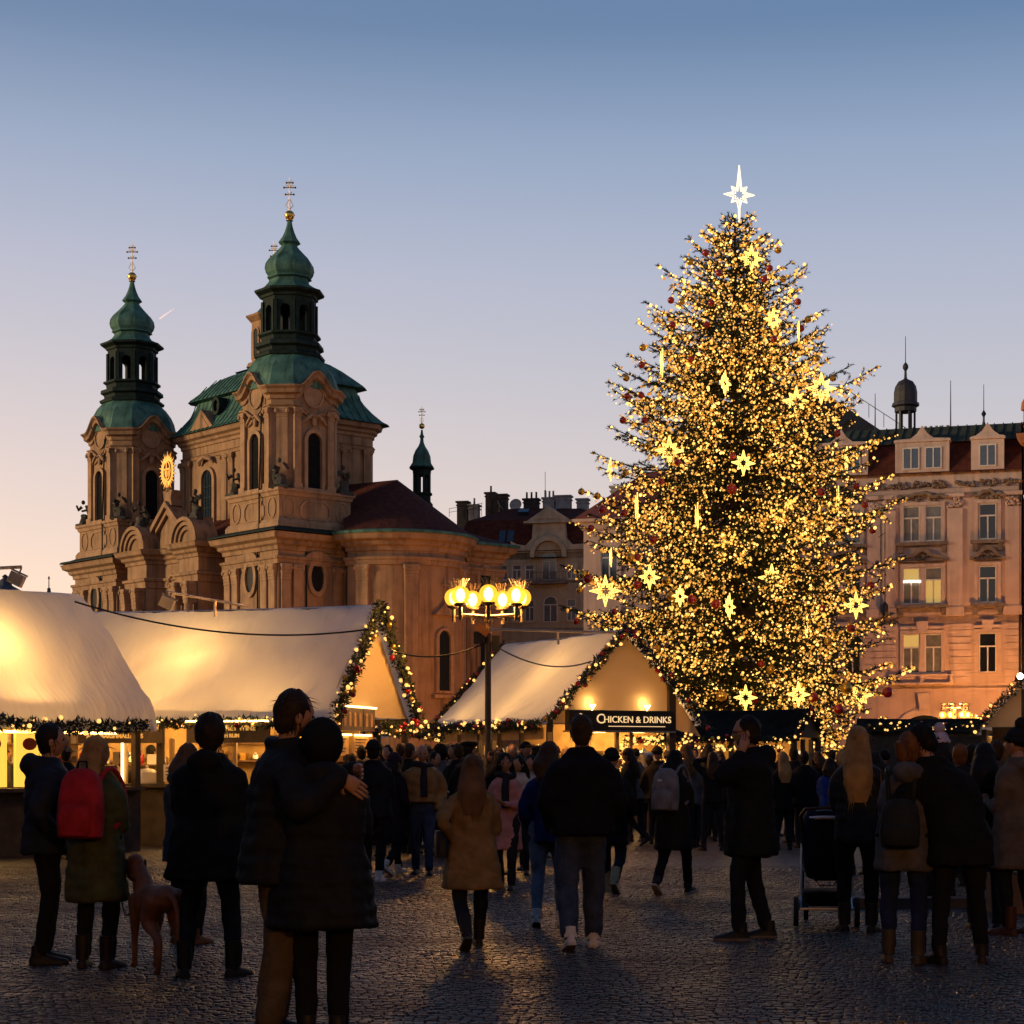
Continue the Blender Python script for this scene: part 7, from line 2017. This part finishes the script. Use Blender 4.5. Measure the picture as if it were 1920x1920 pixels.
person('blondbehind', 1580, 1640, 1.62, 30, 'light haired person half hidden behind the long haired blond woman', (.03, .03, .04), .7, False, .0, hair='bob', hcol='blond', fem=True, arms=('pocket', 'pocket'), near=False)
person('whitehat', 1762, 1692, 1.78, -30, 'person in a pale pink bobble hat behind the man leaning his head', (.03, .025, .03), .7, False, .02, hair='bob', hcol='dark', hat=('pompom', (.55, .42, .45)), fem=True, arms=('front', 'front'), near=False)
person('fairback', 1800, 1690, 1.66, 10, 'fair haired person seen behind the leaning man in black', (.02, .018, .018), .7, False, .0, hair='short', hcol='ginger', arms=('pocket', 'pocket'), near=False)
person('curlywoman', 1846, 1742, 1.62, -14, 'woman with dark curly hair between the leaning man and the bobble hat', (.010, .010, .014), .62, False, .02, hair='curly', hcol='black', fem=True, arms=('down', 'front'), near=False)
person('whitecoat', 972, 1640, 1.55, 170, 'woman with long dark hair in a cream jacket behind the pink coat', (.48, .36, .28), .82, False, .0, hair='long', hcol='black', fem=True, arms=('pocket', 'pocket'), near=False, head=(-20, 0, 0), hlen=.28)
person('roundface', 994, 1632, 1.56, 172, 'woman with a round face in a pale coat left of the deep blue jacket', (.40, .30, .26), .7, False, .0, hair='bob', hcol='black', fem=True, arms=('front', 'front'), near=False)
person('beret', 878, 1618, 1.76, -40, 'person in a dark flat beret and black coat left of the lamp post', BK, .6, False, .02, hair='short', hcol='dark', hat=('beret', (.012, .011, .011)), arms=('pocket', 'pocket'), near=False)
person('beretright', 1008, 1610, 1.70, -25, 'person in a black beret left of the man in white sneakers', BK, .6, False, .02, hair='short', hcol='dark', hat=('beret', (.012, .011, .011)), arms=('front', 'front'), near=False)
person('talktall', 768, 1600, 1.76, -50, 'tall dark haired man looking right behind the tan puffer man', BK, .7, False, .0, hair='short', hcol='brown', arms=('pocket', 'pocket'), near=False)
person('wanderer', 727, 1606, 1.72, 160, 'bearded man in a dark striped jacket facing the camera near the beer board', (.05, .03, .02), .8, True, .0, hair='short', hcol='dark', arms=('front', 'front'), near=False)
# -- crowd in front of the stalls: heads and shoulders show
crowd = [
    ('c1', 808, 1590, 1.70, 160, 'man with a lit face and dark cap right of the tan puffer man', (.02, .015, .013), 'short', 'black', ('cap', (.02, .014, .012))),
    ('c2', 824, 1584, 1.68, 175, 'person in a dark hat facing the camera two heads left of the beret', (.018, .012, .011), 'short', 'dark', ('beret', (.02, .015, .012))),
    ('c3', 845, 1596, 1.74, -15, 'tall dark haired back immediately left of the beret', BK, 'short', 'dark', None),
    ('c4', 860, 1606, 1.75, 20, 'brown haired man seen from behind left of the beret', (.014, .012, .012), 'short', 'brown', None),
    ('c5', 925, 1580, 1.68, 80, 'man with a beard facing left just right of the lamp post', (.02, .018, .016), 'short', 'black', None),
    ('c6', 936, 1574, 1.74, 30, 'dark haired man under the chicken stall garland right of the lamp post', (.016, .014, .014), 'short', 'dark', None),
    ('c7', 966, 1576, 1.76, 60, 'pale bald headed man in front of the chicken stall side', (.014, .013, .014), 'thin', 'grey', None),
    ('c8', 982, 1588, 1.66, -30, 'dark head in a black jacket right of the bald headed man', BK, 'short', 'black', None),
    ('c9', 1062, 1580, 1.72, 170, 'fair haired seller side figure left of the man in white sneakers', (.10, .07, .04), 'short', 'blond', None),
    ('c10', 1120, 1590, 1.58, -10, 'short person with black hair tucked right of the man in white sneakers', BK, 'bob', 'black', None),
    ('c11', 1302, 1560, 1.72, 175, 'person with dark hair and pale pink scarf at the right of the chicken counter', (.30, .18, .17), 'short', 'black', None),
    ('c12', 1350, 1572, 1.66, 10, 'brown haired woman before the dark hut left of the man on the phone', (.03, .02, .018), 'long', 'brown', None),
    ('c13', 1386, 1570, 1.64, -10, 'dark coat behind the man on the phone', BK, 'short', 'dark', None),
    ('c14', 1444, 1575, 1.70, 25, 'short dark haired person directly right of the man on the phone', BK, 'short', 'black', None),
    ('c15', 1530, 1580, 1.56, 0, 'small dark figure under the lowest lit branches', BK, 'short', 'dark', None),
    ('c16', 1640, 1640, 1.60, 12, 'dark figure between the long blond hair and the ponytail', BK, 'bob', 'dark', None),
    ('c17', 1822, 1660, 1.68, -20, 'dark figure left of the curly haired woman', BK, 'short', 'dark', None),
    ('c18', 1868, 1668, 1.72, 15, 'person in a grey coat just left of the bobble hat at the right edge', (.09, .07, .06), 'short', 'brown', None),
    ('c19', 312, 1570, 1.70, -5, 'dark jacket right of the mustard puffer at the counter', BK, 'short', 'black', None),
    ('c20', 232, 1580, 1.66, -35, 'person with a blue hat at the left end of the hot chocolate counter', (.03, .025, .02), 'none', 'dark', ('beanie', (.03, .06, .16))),
    ('c21', 612, 1600, 1.62, -10, 'dark figure glimpsed right of the hugging pair by the menu', BK, 'short', 'dark', None),
    ('c22', 660, 1590, 1.60, 12, 'dark figure under the lit menu boards', BK, 'short', 'brown', None),
    ('c23', 752, 1582, 1.64, 165, 'person with a lit face deep behind the plum hat', (.03, .02, .015), 'short', 'dark', None),
    ('c24', 895, 1572, 1.62, 0, 'dark head at the foot of the lamp post', BK, 'bob', 'dark', None),
    ('c25', 1030, 1570, 1.64, 10, 'dark head behind the deep blue jacket', BK, 'short', 'dark', None),
    ('c26', 1218, 1572, 1.58, 10, 'dark head right of the long haired woman at the chicken counter', BK, 'short', 'black', None),
    ('c27', 1560, 1562, 1.70, -12, 'dark adult behind the child in the vivid blue jacket', BK, 'short', 'dark', None),
]
for key, px, fy, h, rot, lab, coat, hair, hcol, hat in crowd:
    person(key, px, fy, h, rot, lab, coat, .72, False, .01, hair=hair, hcol=hcol, hat=hat, arms=('pocket', 'front'), near=False, fem=hair in ('long', 'bob'), group='crowd before the stalls')

rc = random.Random(77)
clusters = [
    (795, 890, 1576, 1612, 7, 'one of the people packed between the tan puffer man and the lamp post', 'packed crowd left of the lamp post'),
    (920, 1060, 1572, 1606, 6, 'one of the people packed along the side of the chicken stall', 'packed crowd beside the chicken stall'),
    (1185, 1350, 1566, 1592, 6, 'one of the people waiting at the chicken stall front and the dark hut', 'queue at the chicken stall front'),
    (1420, 1560, 1566, 1590, 4, 'one of the people standing under the lowest branches of the tree', 'watchers under the tree'),
    (1640, 1880, 1606, 1660, 6, 'one of the people packed in front of the low garlanded hut', 'packed crowd at the right'),
    (640, 790, 1578, 1606, 5, 'one of the people packed under the beer stall gable', 'packed crowd at the beer gable')]
tones = [(.010, .010, .011), (.018, .014, .012), (.014, .016, .022), (.030, .022, .016), (.09, .06, .035), (.012, .010, .014), (.07, .02, .02), (.12, .10, .09)]
for ci, (x0, x1, y0_, y1_, n_, lab, grp) in enumerate(clusters):
    for i in range(n_):
        hk = rc.choice(('short', 'short', 'bob', 'long', 'none', 'none'))
        ht = (rc.choice(('beanie', 'cap', 'hood')), rc.choice(tones)) if hk == 'none' else None
        person('q%d_%d' % (ci, i), x0 + (x1 - x0) * (i + rc.uniform(.1, .9)) / n_, rc.uniform(y0_, y1_), rc.uniform(1.58, 1.80), rc.choice((rc.uniform(-50, 50), rc.uniform(-50, 50), rc.uniform(120, 240))), lab, rc.choice(tones), rc.choice((.6, .72, .8)), rc.random() < .3, .01, hair=hk, hcol=rc.choice(('black', 'dark', 'brown', 'fair')), hat=ht, arms=('pocket', rc.choice(('front', 'pocket', 'cup'))), near=False, fem=hk in ('long', 'bob'), group=grp, head=(rc.uniform(-30, 30), rc.uniform(-10, 6), 0), bulk=rc.uniform(1.0, 1.2))

# -- what they carry
backpack('redpack', (.34, .018, .024), 'bright red backpack worn by the blond woman in the olive coat', .33, .50, .20, .94, tilt=-4)
backpack('greypack', (.16, .15, .155), 'grey backpack with a small white badge worn by the dark haired woman', .31, .48, .18, .93, badge=True, tilt=-6)
backpack('ponytail', (.018, .020, .018), 'small black leather backpack hanging low on the ponytail woman', .29, .36, .15, .86, tilt=-5)
def carried(key, name, cat, label, build, loc=None):
    p = PEOPLE[key]
    o = empty(name, p.location, p.rotation_euler.z, label, cat)
    build(o)
    return o
def tote(o, x, y_, z, w, h, d, m_, strap=None):
    b = MB(); b.loft([ell_ring(z + t * h, w / 2 * s, d / 2 * s2, x, y_, 20, 3.5) for t, s, s2 in ((0, .86, .8), (.04, .98, 1), (.5, 1.0, 1.0), (.95, .9, .6), (1.0, .86, .5))]); b.build('bag_body', m_, o, True)
    if strap:
        b = MB(); b.tube(strap, .011, 6); b.build('strap', m_, o, True)
carried('camel', 'shoulder_bag', 'bag', 'small black bag under the left arm of the woman in the camel coat', lambda o: tote(o, -.255, -.03, .74, .10, .20, .24, leather((.012, .011, .012)), [(-.25, -.10, .93), (-.20, -.06, 1.24), (-.19, .03, 1.25), (-.25, .06, .93)]))
carried('longblond', 'shoulder_bag', 'bag', 'brown leather tote hanging on the right of the long blond haired woman', lambda o: tote(o, .25, -.02, .68, .12, .38, .34, leather((.11, .045, .018)), [(.25, -.12, 1.05), (.19, -.06, 1.38), (.18, .05, 1.38), (.25, .1, 1.05)]))
carried('pinkcoat', 'shopping_bag', 'bag', 'large black carrier bag held by the woman in the pink coat', lambda o: tote(o, .24, .05, .16, .34, .42, .16, mat('black_plastic_bag', (.012, .013, .018), .35, bump=.4, bs=12), [(.16, .05, .56), (.24, .06, .80), (.32, .05, .56)]))
carried('pinkcoat', 'blue_pouch', 'bag', 'small blue pouch held above the black carrier bag', lambda o: tote(o, .30, .12, .52, .13, .17, .08, fab((.03, .08, .16))))
def phone_b(o):
    hd = PEOPLE['phone']['hand_l']
    b = MB(Matrix.Translation(Vector(hd) + Vector((.055, .0, .085))) @ Matrix.Rotation(R(-15), 4, 'X')); b.box((0, 0, 0), (.012, .072, .15)); b.box((.0065, 0, 0), (.002, .066, .14)); b.build('phone_case', BLACK, o)
carried('phone', 'mobile_phone', 'phone', 'dark mobile phone held to the ear of the man in glasses', phone_b)

# -- stroller
stx, sty = (1548 - CX) / F * ground_y(1733), ground_y(1733)
sr = empty('stroller', (stx, sty, 0), R(-8), 'dark baby stroller with silver frame standing beside the long blond haired woman', 'stroller')
NAVY = fab((.012, .013, .022)); SILV = mat('stroller_frame', (.55, .54, .55), .3, metal=.9)
b = MB(); b.loft([ell_ring(z, rx, ry, 0, cy, 24, 3.0) for z, rx, ry, cy in ((.40, .10, .10, .05), (.43, .17, .19, .06), (.52, .20, .25, .06), (.70, .21, .24, .0), (.85, .215, .22, -.05), (.97, .21, .20, -.06), (1.04, .18, .15, -.05), (1.07, .10, .08, -.05))]); b.build('seat_hood', NAVY, sr, True)
b = MB(); b.tube([(.195 * math.cos(a), -.06 - .215 * max(0, math.sin(a)) , .955 + .03 * math.sin(a)) for a in [PI * i / 12 for i in range(13)]], .017, 6); b.tube([(-.09, -.21, 1.05), (0, -.24, 1.062), (.09, -.21, 1.05)], .016, 6); b.build('reflective_trim', mat('reflective_tape', (.75, .75, .8), .3), sr)
b = MB(); b.tube([(-.2, -.12, .72), (-.225, -.30, 1.0), (-.19, -.36, 1.06), (0, -.37, 1.075), (.19, -.36, 1.06), (.225, -.30, 1.0), (.2, -.12, .72)], .017, 8); b.build('handlebar', leather((.07, .03, .015)), sr, True)
b = MB()
for s in (-1, 1):
    b.tube([(s * .215, -.1, .74), (s * .225, -.20, .26), (s * .235, -.26, .16)], .014, 7); b.tube([(s * .205, .0, .5), (s * .2, .42, .12)], .014, 7)
b.tube([(-.235, -.26, .16), (.235, -.26, .16)], .014, 7); b.tube([(-.2, .4, .14), (.2, .4, .14)], .012, 7); b.build('frame', SILV, sr)
b = MB(); b.loft([ell_ring(z, rx, ry, 0, .06, 20, 4) for z, rx, ry in ((.18, .15, .22), (.2, .2, .28), (.30, .22, .30), (.31, .2, .28))]); b.build('basket', fab((.010, .010, .012)), sr, True)
b = MB(); b.tube([(-.12, -.2, .44), (-.06, -.24, .37), (.06, -.24, .37), (.12, -.2, .44)], .007, 5); b.build('hanging_strap', BLACK, sr)
for x, y_, r in ((-.27, -.26, .135), (.27, -.26, .135), (-.17, .42, .085), (.17, .42, .085)):
    b = MB(Matrix.Translation((x, y_, r)) @ Matrix.Rotation(R(90), 4, 'Y')); b.lathe([(r * .7, -.022), (r * .96, -.022), (r, -.010), (r, .010), (r * .96, .022), (r * .7, .022)], 22); w_ = b.build('wheel', mat('tyre_rubber', (.012, .012, .012), .8), sr)
    b = MB(Matrix.Translation((x, y_, r)) @ Matrix.Rotation(R(90), 4, 'Y')); b.lathe([(.01, -.026), (r * .35, -.024), (r * .68, -.012), (r * .68, .012), (r * .35, .024), (.01, .026)], 14); b.build('hub', SILV, w_)

# -- dog and leash
dx, dy = (294 - CX) / F * ground_y(1822), ground_y(1822)
dog = empty('dog', (dx, dy, 0), R(28), 'short haired russet brown dog standing with its back to the camera', 'dog')
DOGM = mat('russet_fur', (.21, .075, .030), .65, var=.25, vs=7, bump=.15, bs=60)
b = MB()                                                                   # faces local +y
def dl(js, rs, n=12): limb(b, js, rs, n, 4)
dl([(0, .26, .50), (0, .12, .49), (0, -.06, .52), (0, -.24, .535)], [.105, .125, .098, .095])             # deep chest, tucked belly
dl([(0, .20, .44), (0, .14, .42)], [.10, .10])
dl([(0, .27, .54), (-.01, .34, .64), (-.03, .39, .72)], [.088, .070, .062])                                 # neck
b.ball((-.03, .42, .755), (.062, .085, .065), 16, 12); dl([(-.035, .46, .745), (-.05, .53, .725), (-.055, .565, .72)], [.042, .034, .026])
for s in (-1, 1):
    dl([(s * .075, .25, .50), (s * .085, .24, .36), (s * .08, .265, .24), (s * .08, .265, .05)], [.062, .042, .027, .021]); dl([(s * .08, .262, .035), (s * .08, .31, .022)], [.026, .022])
    dl([(s * .075, -.22, .53), (s * .10, -.15, .38), (s * .09, -.24, .30), (s * .085, -.33, .225), (s * .085, -.31, .05)], [.085, .068, .040, .026, .022]); dl([(s * .085, -.30, .035), (s * .085, -.25, .022)], [.026, .022])
dl([(0, -.31, .56), (.015, -.39, .50), (.02, -.42, .36), (.02, -.41, .22)], [.026, .020, .016, .010])
soft('body', b, DOGM, dog, .010, 5)
for s in (-1, 1):
    b = MB(Matrix.Translation((-.03 + s * .062, .40, .735)) @ Matrix.Rotation(R(s * 8), 4, 'Y')); b.ball((0, 0, -.03), (.012, .042, .075), 12, 10); b.build('ear', mat('dark_russet_fur', (.07, .024, .012), .7), dog, True)
    b = MB(); b.ball((-.035 + s * .03, .49, .775), .009, 8, 6); b.build('eye', EYE, dog, True)
b = MB(); b.ball((-.057, .588, .728), (.014, .010, .011), 8, 6); b.build('nose', BLACK, dog, True)
b = MB(); b.tube([(-.02 + .078 * math.cos(a), .355 + .07 * math.sin(a), .655 + .03 * math.sin(a)) for a in [2 * PI * i / 16 for i in range(17)]], .013, 6); b.build('collar', leather((.05, .02, .012)), dog, True)
RM = Matrix.Translation((dx, dy, 0)) @ Matrix.Rotation(R(28), 4, 'Z')
c0 = RM @ Vector((-.06, .30, .63)); h1 = PEOPLE['redpack'].location + Vector((.05, .32, .98))
b = MB(); pp = [c0.lerp(h1, i / 12) - Vector((0, 0, .42 * 4 * (i / 12) * (1 - i / 12))) for i in range(13)]; b.tube(pp, .007, 6)
tag(b.build('leash', leather((.03, .02, .015)), None, True), 'thin dark leash sagging between the russet dog and the blond woman', 'leash')

# -- low step and carton at the right
b = MB(); b.bx(3.35, 7.0, 18.9, 19.2, 0, .10); tag(b.build('step_edge', mat('granite_step', (.045, .032, .028), .7, bump=.3), None), kind='structure')
b = MB(); cw = pt(1893, 1640, 18.3)
bx_ = empty('carton', (cw.x, 18.3, 0), .15, 'brown carton standing on the setts by the right edge', 'carton')
b = MB(); b.box((0, 0, .19), (.36, .3, .38)); b.build('carton_box', mat('cardboard', (.14, .075, .04), .85, var=.2), bx_); b = MB(); b.box((-.1, 0, .385), (.17, .3, .012)); b.box((.1, 0, .40), (.17, .3, .012)); b.build('flap', mat('cardboard', (.14, .075, .04), .85), bx_)
finish_jobs()
